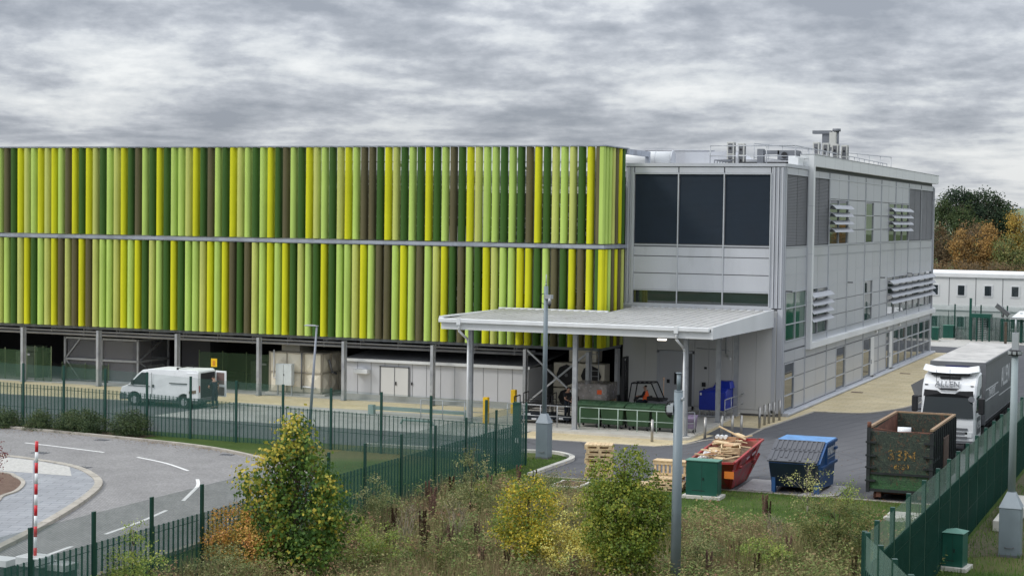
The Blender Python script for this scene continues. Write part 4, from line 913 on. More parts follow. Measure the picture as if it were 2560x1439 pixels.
m = M(); m.box(.45, .7, -.915, -.905, .5, .72); m.ob('orange_label', orange, t, False)

# ================================================================ PEOPLE
def skinmesh(name, pts, edges, rad, root, mt, parent, lvl=2):
    me = bpy.data.meshes.new(name); me.from_pydata(pts, edges, []); o = bpy.data.objects.new(name, me); COL.objects.link(o)
    s = o.modifiers.new('skin', 'SKIN'); s.use_smooth_shade = True; o.modifiers.new('sub', 'SUBSURF').levels = lvl
    for i, r_ in enumerate(rad):
        v = me.skin_vertices[0].data[i]; v.radius = r_ if isinstance(r_, tuple) else (r_, r_)
        v.use_root = i == root
    dg = bpy.context.evaluated_depsgraph_get(); dg.update()
    m2 = bpy.data.meshes.new_from_object(o.evaluated_get(dg)); bpy.data.objects.remove(o)
    m2.materials.clear(); m2.materials.append(mt); m2.polygons.foreach_set('use_smooth', [True]*len(m2.polygons))
    p = bpy.data.objects.new(name, m2); COL.objects.link(p); p.parent = parent; return p
def person(x, y, z, rz, label, J, shirt, trousers, sleeve='short', vest=False):
    """J: joint positions, facing +X in local space"""
    t = thing('person', label, 'person', (x, y, z), rz)
    n = ['pelvis', 'waist', 'chest', 'neck', 'headlow', 'headmid', 'headtop']; P = [J[k] for k in n]; E_ = [(i, i+1) for i in range(6)]
    rd = [(.13, .16), (.11, .14), (.12, .17), .055, .075, .092, .06]
    idx = {k: i for i, k in enumerate(n)}
    def addv(k, p, par, r_): P.append(p); idx[k] = len(P)-1; E_.append((idx[par], idx[k])); rd.append(r_)
    for s in ('l', 'r'):
        addv('sh'+s, J['sh'+s], 'chest', .06); addv('el'+s, J['el'+s], 'sh'+s, .043); addv('wr'+s, J['wr'+s], 'el'+s, .028)
        w = Vector(J['wr'+s]); d = (w-Vector(J['el'+s])).normalized(); q = d.orthogonal().normalized()
        addv('ha'+s, tuple(w+d*.08), 'wr'+s, (.038, .018))
        for k, (o_, l_) in enumerate(((-.03, .075), (-.01, .09), (.01, .085), (.03, .065))): addv('f%d%s' % (k, s), tuple(w+d*(.08+l_)+q*o_*1.2), 'ha'+s, .009)
        addv('th'+s, tuple(w+d*.09+q*.06), 'wr'+s, .011)
        addv('hi'+s, J['hi'+s], 'pelvis', .085); addv('kn'+s, J['kn'+s], 'hi'+s, .058); addv('an'+s, J['an'+s], 'kn'+s, .036)
        a = Vector(J['an'+s]); fd = Vector(J.get('fd', (1, 0, 0)))
        addv('to'+s, tuple(a+fd*.2+Vector((0, 0, -.05))), 'an'+s, .03)
    skinmesh('body', P, E_, rd, 0, skin, t)
    pts = [J['pelvis'], J['waist'], J['chest'], tuple(Vector(J['chest']).lerp(Vector(J['neck']), .6))]; ed = [(0, 1), (1, 2), (2, 3)]; rr = [(.155, .185), (.14, .17), (.145, .195), .075]
    for s in ('l', 'r'):
        k = len(pts); pts += [J['sh'+s], J['el'+s] if sleeve == 'long' else tuple(Vector(J['sh'+s]).lerp(Vector(J['el'+s]), .75))]; ed += [(2, k), (k, k+1)]; rr += [.078, .06]
        if sleeve == 'long': pts.append(J['wr'+s]); ed.append((k+1, k+2)); rr.append(.042)
    skinmesh('shirt', pts, ed, rr, 0, shirt, t)
    if vest:
        skinmesh('hi_vis_vest', pts[:4]+[J['shl'], J['shr']], ed[:3]+[(2, 4), (2, 5)], [(.17, .2), (.155, .185), (.16, .21), .08, .08, .08], 0, orange, t)
        m = M(); c = Vector(J['chest']); w_ = Vector(J['waist'])
        for sy in (-.11, .11): m.bar(c+Vector((.17, sy, .1)), w_+Vector((.17, sy, -.05)), .05, .02)
        m.ob('reflective_strip', reflect, t, False)
    pts = [J['waist'], J['pelvis']]; ed = [(0, 1)]; rr = [(.135, .165), (.145, .18)]
    for s in ('l', 'r'):
        k = len(pts); pts += [J['hi'+s], J['kn'+s], tuple(Vector(J['kn'+s]).lerp(Vector(J['an'+s]), .93))]; ed += [(1, k), (k, k+1), (k+1, k+2)]; rr += [.105, .08, .06]
    skinmesh('trousers', pts, ed, rr, 1, trousers, t)
    for s in ('l', 'r'):
        a = Vector(J['an'+s]); fd = Vector(J.get('fd', (1, 0, 0)))
        skinmesh('shoe', [tuple(a+Vector((0, 0, -.0))-fd*.04), tuple(a+Vector((0, 0, -.05))-fd*.03), tuple(a+fd*.1+Vector((0, 0, -.055))), tuple(a+fd*.22+Vector((0, 0, -.065)))], [(0, 1), (1, 2), (2, 3)], [.05, .05, .048, .035], 0, black, t, 1)
    h_ = Vector(J['headmid']); up = (Vector(J['headtop'])-h_).normalized(); hf = Vector(J.get('hf', (1, 0, 0)))
    skinmesh('hair', [tuple(h_-hf*.035+up*.0), tuple(h_+up*.06-hf*.03), tuple(h_+up*.085+hf*.02)], [(0, 1), (1, 2)], [(.095, .098), (.088, .092), (.06, .07)], 0, hairm, t)
    sd_ = hf.cross(up).normalized()
    m = M()
    for s_ in (-1, 1): m.cyl(tuple(h_+hf*.085+sd_*.032*s_), tuple(h_+hf*.093+sd_*.032*s_), .01, .01, 6)
    m.ob('eyes', black, t, False)
    m = M(); m.cyl(tuple(h_+hf*.085-up*.0), tuple(h_+hf*.115-up*.03), .01, .016, 6); m.cyl(tuple(h_-up*.01+sd_*.09), tuple(h_-up*.01+sd_*.1), .026, .02, 6); m.cyl(tuple(h_-up*.01-sd_*.09), tuple(h_-up*.01-sd_*.1), .026, .02, 6); m.ob('nose_and_ears', skin, t, False)
    m = M(); m.bar(tuple(h_+hf*.082-up*.062-sd_*.025), tuple(h_+hf*.082-up*.062+sd_*.025), .012, .008); m.ob('mouth', rust, t, False)
    return t
def stand(lean=0, headdrop=0, arms='down'):
    J = dict(pelvis=(0, 0, .93), waist=(.0+lean*.3, 0, 1.08), chest=(.01+lean*.8, 0, 1.33), neck=(.01+lean*1.1, 0, 1.50), headlow=(.03+lean*1.2+headdrop*.5, 0, 1.56-headdrop*.2), headmid=(.035+lean*1.3+headdrop, 0, 1.64-headdrop*.4), headtop=(.02+lean*1.35+headdrop*1.2, 0, 1.73-headdrop*.6))
    for s, k in (('l', 1), ('r', -1)):
        J['sh'+s] = (lean*.95, .18*k, 1.42); J['hi'+s] = (0, .09*k, .88); J['kn'+s] = (.03, .11*k, .49); J['an'+s] = (-.01, .12*k, .09)
        if arms == 'front': J['el'+s] = (lean+.06, .24*k, 1.15); J['wr'+s] = (lean+.25, .07*k, 1.04)
        elif arms == 'wide': J['el'+s] = (lean+.08, .33*k, 1.17); J['wr'+s] = (lean+.22, .36*k if k < 0 else .2, .95 if k < 0 else 1.12)
        else: J['el'+s] = (lean-.02, .24*k, 1.13); J['wr'+s] = (lean+.05, .25*k, .88)
    return J
person(-49.95, 81.2, .0, R(155), 'man in dark clothes seen from behind at the open rear doors of the white van', stand(.06, .05, 'wide'), navycloth, navycloth)
person(-30.85, 83.9, .13, R(-25), 'dark haired man in black polo shirt standing left of the wrapped load', stand(.02, .04, 'front'), blackcloth, navycloth)
J = dict(pelvis=(0, 0, .12), waist=(-.02, 0, .27), chest=(-.01, 0, .52), neck=(.01, 0, .69), headlow=(.03, 0, .75), headmid=(.04, 0, .83), headtop=(.03, 0, .92))
for s, k in (('l', 1), ('r', -1)):
    J['sh'+s] = (0, .18*k, .61); J['el'+s] = (.12, .24*k, .36); J['wr'+s] = (.35, .14*k, .36); J['hi'+s] = (.03, .1*k, .09); J['kn'+s] = (.42, .13*k, .12); J['an'+s] = (.50, .13*k, -.26)
person(-27.15, 85.4, 1.08, R(180), 'forklift driver in orange hi vis vest seated under the overhead guard', J, blackcloth, navycloth, 'long', True)

# ================================================================ WHITE VAN
def side_prism(m, prof, y0, y1, inset=0.0, zsplit=1.15):
    """extrude an x-z profile across y, leaning the upper part inwards"""
    n = len(prof); v = []
    for y, sgn in ((y0, 1), (y1, -1)):
        for x, z in prof: v.append((x, y+sgn*max(0, z-zsplit)*inset, z))
    m.add(v, [tuple(reversed(range(n))), tuple(range(n, 2*n))]+[(i, (i+1) % n, n+(i+1) % n, n+i) for i in range(n)]); return m
t = thing('white_van', 'white panel van facing left with its rear doors open and two roof bars', 'van', (-52.95, 81.4, 0), R(1.5))
# local: front towards -x
body = [(-2.42, .42), (-2.47, .75), (-2.38, 1.0), (-1.95, 1.14), (-1.42, 1.72), (-1.1, 1.96), (-.6, 2.03), (2.2, 2.06), (2.33, 1.98), (2.38, .42)]
arch = lambda cx: [(cx+.42*math.cos(a), .42+.36*math.sin(a)) for a in [math.pi*k/8 for k in range(9)]]
prof = body+[(1.97, .42)]+arch(1.50)[1:-1]+[(1.03, .42), (-1.1, .40)]+arch(-1.58)[1:-1]+[(-2.04, .42)]
m = M(); side_prism(m, prof, -.97, .97, .10); m.ob('body', vanw, t, False, bevel=.025)
m = M(); side_prism(m, [(-2.50, .30), (-2.52, .62), (-2.40, .70), (-2.04, .66), (-2.04, .34)], -.98, .98); m.box(-2.04, 2.36, -.9, .9, .28, .43); m.box(2.33, 2.46, -.95, .95, .36, .56); m.ob('bumper', greyplas, t, False, bevel=.02)
m = M()
for sg in (-1, 1):
    y_ = lambda z: sg*(.985-max(0, z-1.15)*.10)
    m = M(); m.add([(-1.86, y_(1.17), 1.17), (-.78, y_(1.17), 1.17), (-.78, y_(1.82), 1.82), (-1.16, y_(1.82), 1.82)], [(0, 1, 2, 3)]); m.ob('side_window', vglass, t, False)
m = M(); m.add([(-1.945, -.86, 1.18), (-1.945, .86, 1.18), (-1.13, .76, 1.95), (-1.13, -.76, 1.95)], [(0, 1, 2, 3)]); m.v = [(x-.02, y, z+.012) for x, y, z in m.v]; m.ob('windscreen', vglass, t, False)
m = M(); m.box(-.5, -.49, -.99, -.97, .55, 1.85); m.box(-1.98, -.6, -.995, -.98, 1.08, 1.11); m.box(.6, 1.9, -.995, -.96, 1.30, 1.34); m.box(-.45, -.36, -1.0, -.96, 1.05, 1.2); m.ob('side_trim', black, t, False)
for k in (-1, 1):
    m = M(); m.box(-1.75, -1.6, k*1.0-.08, k*1.0+.08, 1.15, 1.42); m.ob('mirror', black, t, False, bevel=.03)
m = M(); m.box(-.9, -.84, -.86, .86, 2.10, 2.14); m.box(-.92, -.82, -.86, -.8, 1.98, 2.14); m.box(-.92, -.82, .8, .86, 1.98, 2.14); m.ob('roof_bar', black, t, False); m = M(); m.box(1.0, 1.06, -.86, .86, 2.12, 2.16); m.box(.98, 1.08, -.86, -.8, 2.0, 2.16); m.box(.98, 1.08, .8, .86, 2.0, 2.16); m.ob('roof_bar', black, t, False)
for x in (-1.58, 1.50):
    for sg in (-1, 1):
        m = M(); m.cyl((x, sg*.72, .33), (x, sg*.97, .33), .33, .33, 18); w_ = m.ob('wheel', rubber, t, False)
        m = M(); m.cyl((x, sg*.96, .33), (x, sg*.985, .33), .2, .18, 12); m.ob('hub_cap', galv, w_, False)
        for k in range(5): a = k*1.257; m = M(); m.cyl((x+.12*math.cos(a), sg*.985, .33+.12*math.sin(a)), (x+.12*math.cos(a), sg*.99, .33+.12*math.sin(a)), .035, None, 6); m.ob('rim_hole', black, w_, False) if k == 0 else None
m = M(); m.box(2.385, 2.40, -.72, .74, .58, 1.9); m.ob('shaded_opening_panel', dark, t, False)  # dark panel painted in for the shaded load space behind the doors
m = M(); m.box(2.30, 2.40, -.98, -.78, .55, 1.97); m.ob('near_door_edge', vanw, t, False)
m = M(); m.box(2.36, 2.42, -.93, -.84, .9, 1.25); m.ob('tail_light', redp, t, False)
# far rear door swung right out
T_ = Matrix.Translation((2.40, .80, 0)) @ Matrix.Rotation(R(-12), 4, 'Z')
m = M(); m.box(0, .78, -.03, .03, .56, 1.95, T_); d_ = m.ob('rear_door', vanw, t, False, bevel=.02)
m = M(); m.box(.12, .66, -.04, -.032, 1.22, 1.85, T_); m.ob('window', mat('tinted_door_glass', (.18, .13, .12), .15), d_, False)
m = M(); m.box(.12, .66, -.04, -.032, .62, 1.08, T_); m.ob('door_liner', mat('brown_door_liner', (.15, .11, .10), .7), d_, False)
T_ = Matrix.Translation((2.40, -.86, 0)) @ Matrix.Rotation(R(176), 4, 'Z')
m = M(); m.box(0, .72, -.03, .03, .56, 1.93, Matrix.Translation((2.40, -1.0, 0)) @ Matrix.Rotation(R(177), 4, 'Z')); m.ob('rear_door', vanw, t, False, bevel=.02)
m = M(); m.add([(1.85, -1.045, .95), (2.28, -1.035, 1.02), (2.28, -1.035, .84), (1.85, -1.045, .82)], [(0, 1, 2, 3)]); m.ob('brown_flash', mat('brown_graphic', (.16, .11, .07), .5), t, False)

# ================================================================ LORRY
t = thing('articulated_lorry', 'white cab lorry with long grey curtain sided trailer and pale roof', 'lorry', (-11.5, 83.5, 0))
xl, xr = -12.75, -10.22
m = M(); m.box(xl+.03, xr-.03, 84.35, 97.9, 1.15, 3.86); m.ob('curtain_side', curtain, t)
m = M(); m.box(xl-.02, xr+.02, 84.3, 97.95, 3.86, 3.97); m.box(xl, xr, 84.28, 84.4, 3.4, 3.86); m.box(xl-.02, xl+.12, 84.27, 84.4, 1.1, 3.9); m.box(xr-.12, xr+.02, 84.27, 84.4, 1.1, 3.9); m.box(xl, xr, 84.3, 97.9, 1.05, 1.2); m.ob('trailer_frame', louvgrey, t)
m = M(); m.box(xl+.04, xr-.04, 84.34, 97.92, 3.97, 3.99)
y = 84.9
while y < 97.8: m.box(xl+.05, xr-.05, y, y+.05, 3.99, 4.01); y += .62
m.ob('trailer_roof', trroof, t)
m = M(); m.box(xl+.7, xr-.7, 84.2, 84.28, 3.5, 3.8); m.ob('front_bulkhead_light', mat('dark_blue_strip', (.02, .02, .1), .4), t)
m = M()
for z in (2.62, 2.12): m.box(xr-.028, xr-.022, 84.4, 89.6 if z > 2.4 else 89.9, z, z+.05); m.box(xr-.028, xr-.022, 96.6, 97.8, z, z+.05)
m.box(xr-.028, xr-.022, 90.1, 95.6, 1.92, 1.97); m.ob('curtain_stripe', curtlet, t)
text('curtain_lettering', 'TRANSPORT', .52, FACE_E(xr-.026, 87.3, 2.38), curtlet, t, .003, 'pale grey word TRANSPORT on the curtain', .88, .008)
text('curtain_lettering', 'ALLEN', 1.3, FACE_E(xr-.026, 92.7, 2.72), curtlet, t, .003, 'large pale grey name ALLEN on the curtain', .95, .02)
text('curtain_lettering', 'STORAGE', .52, FACE_E(xr-.026, 96.9, 2.38), curtlet, t, .003, 'pale grey word STORAGE on the curtain', .6, .008)
for k in range(30): y = 84.8+.44*k; M().box(xr-.02, xr+.03, y, y+.05, .95, 1.2).ob('buckle', black, t)
for y in (92.6, 93.9, 95.2, 84.9):
    for x in (xl+.25, xr-.25): m = M(); m.cyl((x-.17, y, .5), (x+.17, y, .5), .5, .5, 16); m.ob('wheel', rubber, t)
# cab (front towards -y)
cf = 81.35; 
prof = [(cf+.03, .55), (cf, 1.35), (cf+.02, 1.75), (cf+.22, 2.72), (cf+.42, 3.12), (cf+.95, 3.52), (cf+2.1, 3.62), (cf+2.2, 3.5), (cf+2.2, .6)]
m = M(); m.ext(prof, 'x', -12.70, -10.28); cab = m.ob('cab', wht, t, bevel=.07)
m = M(); m.add([(-12.64, cf-.02, 1.64), (-10.34, cf-.02, 1.64), (-10.44, cf+.21, 2.66), (-12.54, cf+.21, 2.66)], [(0, 1, 2, 3)]); m.v = [(x, y-.03, z) for x, y, z in m.v]; m.ob('windscreen', vglass, cab)
m = M(); m.add([(-12.60, cf+.14, 2.58), (-10.38, cf+.14, 2.58), (-10.40, cf+.16, 2.88), (-11.0, cf+.10, 2.86), (-11.2, cf+.07, 2.74), (-11.8, cf+.07, 2.74), (-12.0, cf+.10, 2.86), (-12.58, cf+.16, 2.88)], [(0, 1, 2, 3, 4, 5, 6, 7)])
m.v = [(x, y-.03, z) for x, y, z in m.v]; m.ob('sun_visor', black, cab)
m = M(); m.add([(-12.0, cf+.19, 2.96), (-11.0, cf+.19, 2.96), (-11.15, cf+.17, 2.87), (-11.85, cf+.17, 2.87)], [(0, 1, 2, 3)]); m.ob('upper_grille', black, cab)
m = M(); m.add([(-12.78, 82.2, 3.72), (-12.3, 81.98, 3.63), (-11.5, 81.9, 3.61), (-10.7, 81.98, 3.63), (-10.22, 82.2, 3.72), (-10.28, 82.5, 3.98), (-10.8, 82.45, 3.88), (-11.5, 82.4, 3.85), (-12.2, 82.45, 3.88), (-12.72, 82.5, 3.98), (-12.7, 83.0, 3.7), (-10.3, 83.0, 3.7)], [(0, 1, 8, 9), (1, 2, 7, 8), (2, 3, 6, 7), (3, 4, 5, 6), (9, 8, 7, 6, 5, 11, 10), (0, 9, 10), (4, 11, 5)]); m.ob('roof_deflector', wht, cab, bevel=.03)
m = M(); m.box(-12.35, -10.65, 82.02, 82.3, 3.52, 3.6); m.box(-11.95, -11.05, cf+.62, cf+.8, 3.36, 3.44); m.ob('gap_shade_strip', black, cab)  # black strips painted in for the shade of the gap below the deflector
m = M(); m.box(-12.55, -12.4, 82.3, 83.5, 3.3, 3.7); m.box(-10.6, -10.34, 82.3, 83.5, 3.3, 3.75); m.ob('side_deflector', wht, cab, bevel=.03)
m = M(); m.add([(-10.275, 81.85, 1.85), (-10.275, 82.75, 1.85), (-10.275, 82.75, 2.6), (-10.275, 81.95, 2.6)], [(0, 1, 2, 3)]); m.ob('side_window', vglass, cab)
for x0, x1 in ((-13.12, -12.85), (-10.15, -9.88)):
    m = M(); m.box(x0, x1, cf-.02, cf+.2, 1.85, 2.6); mi_ = m.ob('mirror', black, cab, bevel=.05)
    m = M(); xm = (x0+x1)/2; xc_ = -12.7 if xm < -12 else -10.3; m.tube([(xm, cf+.15, 2.5), (xc_, cf+.35, 2.55)], .03); m.tube([(xm, cf+.15, 1.95), (xc_, cf+.35, 1.95)], .03); m.ob('mirror_arm', black, mi_)
m = M(); m.cyl((-10.42, cf-.25, 2.55), (-10.45, cf-.14, 2.5), .14, .14, 12); m.ob('kerb_mirror', greyplas, cab)
m = M(); m.tube([(-12.1, cf+.5, 3.2), (-12.1, cf+.5, 3.75)], .012); m.tube([(-11.5, cf+.5, 3.2), (-11.5, cf+.5, 3.8)], .012); m.ob('aerial', black, cab)
m = M()
for z in (.72, .92, 1.1): m.box(-12.4, -10.6, cf-.03, cf+.01, z, z+.1)
m.box(-12.65, -10.35, cf-.02, cf+.0, .5, .62); m.box(-12.4, -12.0, cf-.03, cf, .62, .7); m.ob('grille', greyplas, cab)
m = M(); m.box(-12.6, -12.3, cf-.03, cf+.02, .8, 1.02); m.box(-10.7, -10.4, cf-.03, cf+.02, .8, 1.02); m.ob('headlight', mat('headlamp_glass', (.6, .62, .63), .1), cab)
m = M(); m.box(-12.6, -12.45, cf+.36, cf+.4, 3.06, 3.1); m.box(-10.55, -10.42, cf+.36, cf+.4, 3.06, 3.1); m.ob('marker_light', black, cab)
tl = Matrix.Translation((-11.58, cf+.33, 3.13)) @ Matrix.Rotation(R(62), 4, 'X')
text('cab_lettering', 'ALLEN', .38, tl, louvgrey, cab, .012, 'grey outlined name ALLEN on the cab roof', 1.0, .004)
m = M(); m.box(-12.1, -11.0, -.006, .006, -.006, .006, Matrix.Translation((0, cf+.19, 2.99))); m.ob('cab_underline', louvgrey, cab)
m = M(); m.add([(-10.27, 82.85, 2.85), (-10.27, 83.4, 2.95), (-10.27, 83.4, 2.6), (-10.27, 82.85, 2.5)], [(0, 1, 2, 3)]); m.add([(-10.27, 82.0, .85), (-10.27, 83.3, .85), (-10.27, 83.3, 1.65), (-10.27, 82.0, 1.65)], [(0, 1, 2, 3)]); m.ob('door_panel_graphic', louvgrey, cab)
text('door_lettering', 'ALLEN', .45, FACE_E(-10.262, 82.65, 1.25), wht, cab, .003, 'white name ALLEN on the cab door', .9, .004)
for x in (-12.35, -10.62): m = M(); m.cyl((x-.17, 82.3, .5), (x+.17, 82.3, .5), .5, .5, 16); m.ob('wheel', rubber, t)
m = M(); m.add([(-13.7, 84.6, 2.75), (-12.95, 84.2, 3.2), (-12.9, 84.3, 2.2), (-13.35, 84.5, 1.9)], [(0, 1, 2, 3)]); m.ob('loose_curtain_flap', curtain, t)

# ================================================================ SKIPS AND BINS
def hollow(m, bot, top, th, zb, zt, floor=None):
    """open box: bot / top are 4-corner lists (x, y); zt may be 4 heights"""
    zt = zt if isinstance(zt, (list, tuple)) else [zt]*4
    c = lambda p, q: tuple(a+(b-a)*th for a, b in zip(p, q))
    cb_ = (sum(p[0] for p in bot)/4, sum(p[1] for p in bot)/4); ct = (sum(p[0] for p in top)/4, sum(p[1] for p in top)/4)
    v = [(*p, zb) for p in bot]+[(*p, z) for p, z in zip(top, zt)]+[(*c(p, ct), z) for p, z in zip(top, zt)]+[(*c(p, cb_), floor or zb+.05) for p in bot]
    m.add(v, [(0, 3, 2, 1)]+[(i, (i+1) % 4, 4+(i+1) % 4, 4+i) for i in range(4)]+[(4+i, 4+(i+1) % 4, 8+(i+1) % 4, 8+i) for i in range(4)]+[(8+i, 8+(i+1) % 4, 12+(i+1) % 4, 12+i) for i in range(4)]+[(12, 13, 14, 15)]); return m
t = thing('red_skip', 'scratched red skip heaped with scrap timber and plastic film', 'skip', (-18.05, 67.2, 0))
bot = [(-18.75, 66.25), (-17.55, 66.25), (-17.55, 68.5), (-18.75, 68.5)]; top = [(-19.0, 65.1), (-17.12, 65.1), (-17.12, 69.5), (-19.0, 69.5)]
m = M(); hollow(m, bot, top, .045, .06, [1.12, 1.22, 1.62, 1.5]); m.ob('shell', redp, t)
m = M(); hollow(m, [(-18.6, 66.3), (-17.6, 66.3), (-17.6, 68.4), (-18.6, 68.4)], [(-18.93, 65.18), (-17.19, 65.18), (-17.19, 69.42), (-18.93, 69.42)], .02, .1, [1.1, 1.19, 1.59, 1.47]); m.ob('inside_lining', redin, t)
m = M()
m.bar((-17.10, 65.1, 1.24), (-17.10, 69.5, 1.64), .09, .07); m.bar((-19.0, 65.1, 1.14), (-19.0, 69.5, 1.52), .09, .07); m.bar((-19.0, 69.5, 1.54), (-17.12, 69.5, 1.64), .09, .08); m.bar((-19.0, 65.1, 1.12), (-17.12, 65.1, 1.22), .09, .08)
m.bar((-17.27, 65.45, .80), (-17.27, 69.2, 1.0), .08, .07)
for y, zt_ in ((66.0, 1.28), (68.4, 1.52)): m.bar((-17.27, y, .85), (-17.1, y, zt_), .09, .09)
m.bar((-17.55, 66.2, .1), (-17.2, 65.3, .9), .08, .08); m.bar((-17.55, 68.5, .1), (-17.2, 69.3, 1.1), .08, .08); m.ob('rim_and_ribs', redp, t)
for y in (66.1, 68.3): m = M(); m.cyl((-17.3, y, .95), (-17.08, y, .95), .06, None, 8); m.ob('lifting_lug', redp, t)
m = M()
for k, y in enumerate((66.9, 67.05, 67.2, 67.75, 67.9, 68.05, 68.2)): m.box(-17.095, -17.085, y, y+.09, 1.14+.02*k, 1.22+.02*k)
m.ob('faded_white_lettering', mat('faded_white', (.55, .42, .42), .7), t)
m = M(); m.add([(-17.12, 65.08, .62), (-17.12, 65.08, .9), (-17.5, 65.09, .9), (-17.5, 65.09, .62)], [(0, 1, 2, 3)]); m.ob('orange_reflector', mat('orange_plate', (.7, .2, .03), .5), t); m = M(); m.add([(-18.9, 65.3, .75), (-18.6, 65.3, .75), (-18.6, 65.18, .95), (-18.9, 65.18, .95)], [(0, 1, 2, 3)]); m.ob('orange_reflector', mat('orange_plate', (.7, .2, .03), .5), t)
rnd = random.Random(11)
m = M(); m.add([(-18.85, 65.4, .95), (-17.3, 65.4, 1.0), (-17.25, 69.2, 1.38), (-18.85, 69.2, 1.3), (-18.1, 67.3, 1.35)], [(0, 1, 4), (1, 2, 4), (2, 3, 4), (3, 0, 4)]); m.ob('rubble_core', mat('scrap_core', (.22, .15, .09), .9, 0, .5, 4), t)
def plank(cx, cy, cz, l, w, h_, rz, tilt, mt, name='plank'):
    T_ = Matrix.Translation((cx, cy, cz)) @ Matrix.Rotation(rz, 4, 'Z') @ Matrix.Rotation(tilt, 4, 'Y')
    m = M(); m.box(-l/2, l/2, -w/2, w/2, -h_/2, h_/2, T_)
    return m
sk_l = ['long pale batten lying across the far end of the skip heap']
for k in range(46):
    y = rnd.uniform(65.5, 69.2); x = rnd.uniform(-18.75, -17.35); z = 1.18+(y-65.2)*.10+rnd.uniform(.0, .36)
    l = rnd.uniform(.5, 1.7) if k < 22 else rnd.uniform(.3, .7); mt = wood if rnd.random() < .72 else wood2
    rz_ = rnd.uniform(-.6, .6) if rnd.random() < .65 else rnd.uniform(0, 3.1)
    o = plank(x*.45+(-18.05)*.55, y, z, min(l, 1.5), rnd.choice((.05, .08, .1, .2, .35)), rnd.choice((.025, .04, .05)), rz_, rnd.uniform(-.28, .28), mt).ob('scrap_plank', mt)
    setp(o, 'scrap timber piece tangled in the heap filling the red skip', 'scrap timber', 'scrap timber in the red skip')
def frame_box(x, y, z, w, d, h_, rz, tilt, label, mt=wood2):
    T_ = Matrix.Translation((x, y, z)) @ Matrix.Rotation(rz, 4, 'Z') @ Matrix.Rotation(tilt, 4, 'X'); m = M()
    m.box(-w/2, w/2, -d/2, -d/2+.04, 0, h_, T_); m.box(-w/2, w/2, d/2-.04, d/2, 0, h_, T_); m.box(-w/2, -w/2+.04, -d/2, d/2, 0, h_, T_); m.box(w/2-.04, w/2, -d/2, d/2, 0, h_, T_); m.box(-w/2, w/2, -d/2, d/2, -.02, 0, T_)
    return m.ob('wooden_tray', mt, label=label, cat='wooden tray')
frame_box(-17.75, 66.9, 1.42, .75, .6, .22, .3, .15, 'open wooden tray tilted on the heap beside the right rim of the red skip', wood)
frame_box(-18.3, 68.3, 1.62, .9, .35, .2, .05, -.1, 'brown wooden tray with white end caps across the middle of the red skip')
m = M()
for k in range(3): m.cyl((-18.62+.17*k, 68.0, 1.82), (-18.62+.17*k, 68.2, 1.84), .075, None, 10)
m.ob('white_tube', wht, label='row of white tube ends standing in the brown tray of the red skip', cat='tube ends')
m = M(); rnd = random.Random(5); g_ = [[(-18.75+.10*i, 65.5+.16*j, 1.22+.02*j+rnd.uniform(-.08, .1)) for i in range(7)] for j in range(10)]
for j in range(9):
    for i in range(6): m.quad(g_[j][i], g_[j][i+1], g_[j+1][i+1], g_[j+1][i])
m.ob('plastic_film', mat('crumpled_white_film', (.66, .65, .64), .3, 0, .1, 9), label='crumpled white plastic film over the near left corner of the red skip', cat='plastic film')
# blue bin
t = thing('blue_waste_container', 'blue front loading waste container with sloping grey ribbed lid', 'waste container', (-15.1, 67.6, 0))
prof = [(66.75, .22), (66.15, 1.22), (67.5, 1.88), (69.25, 1.88), (69.3, 1.15), (69.0, .1)]
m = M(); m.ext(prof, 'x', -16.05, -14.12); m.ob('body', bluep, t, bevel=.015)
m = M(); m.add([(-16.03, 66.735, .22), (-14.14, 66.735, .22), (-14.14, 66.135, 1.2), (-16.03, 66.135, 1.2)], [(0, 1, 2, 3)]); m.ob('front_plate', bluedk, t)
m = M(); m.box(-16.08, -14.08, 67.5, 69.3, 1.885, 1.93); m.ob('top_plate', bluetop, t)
sl_ = lambda u, h_=0: (66.12+1.42*u-.42*h_, 1.25+.66*u+.9*h_)
m = M()
for a, b, dx in ((0, .5, 0), (.52, 1.0, -.0)): 
    (ya, za), (yb, zb_), (yc, zc), (yd, zd) = sl_(a), sl_(b), sl_(b, .05), sl_(a, .05)
    m.add([(x, y, z) for x in (-16.1, -14.16) for y, z in ((ya, za), (yb, zb_), (yc, zc), (yd, zd))], [(0, 1, 2, 3), (7, 6, 5, 4), (0, 4, 5, 1), (1, 5, 6, 2), (2, 6, 7, 3), (3, 7, 4, 0)])
for row, (a, b) in enumerate(((.04, .48), (.56, .96))):
    n_ = 10
    for k in range(n_):
        x = -15.98+k*.19; (ya, za), (yb, zb_) = sl_(a+(.12 if 1 < k % 5 < 4 and row == 0 else 0), .05), sl_(b, .05)
        m.bar((x, ya, za), (x, yb, zb_), .085, .05)
    (yb, zb_) = sl_(b, .05); m.bar((-16.0, yb, zb_), (-14.25, yb, zb_), .05, .05)
m.ob('ribbed_lid', lidgrey, t)
m = M(); m.box(-14.12, -14.02, 66.5, 69.3, .98, 1.08); m.box(-14.12, -14.03, 68.9, 69.3, 1.5, 1.6); m.bar((-14.09, 66.2, 1.22), (-14.09, 67.5, 1.88), .06, .06); m.box(-14.12, -14.04, 67.5, 69.3, 1.80, 1.90); m.box(-14.12, -14.05, 67.45, 67.55, 1.08, 1.85); m.ob('side_rib', bluep, t)
for q_ in ((-16.0, -15.86, 66.5, 66.75, 0, .6), (-14.35, -14.15, 66.5, 66.8, 0, .5), (-16.0, -14.2, 68.6, 68.9, 0, .12)): M().box(*q_).ob('leg', bluep, t)
text('side_lettering', 'GRUNDON', .44, FACE_E(-14.115, 68.45, 1.50), wht, t, .004, 'white word GRUNDON on the blue side', .78, .006)
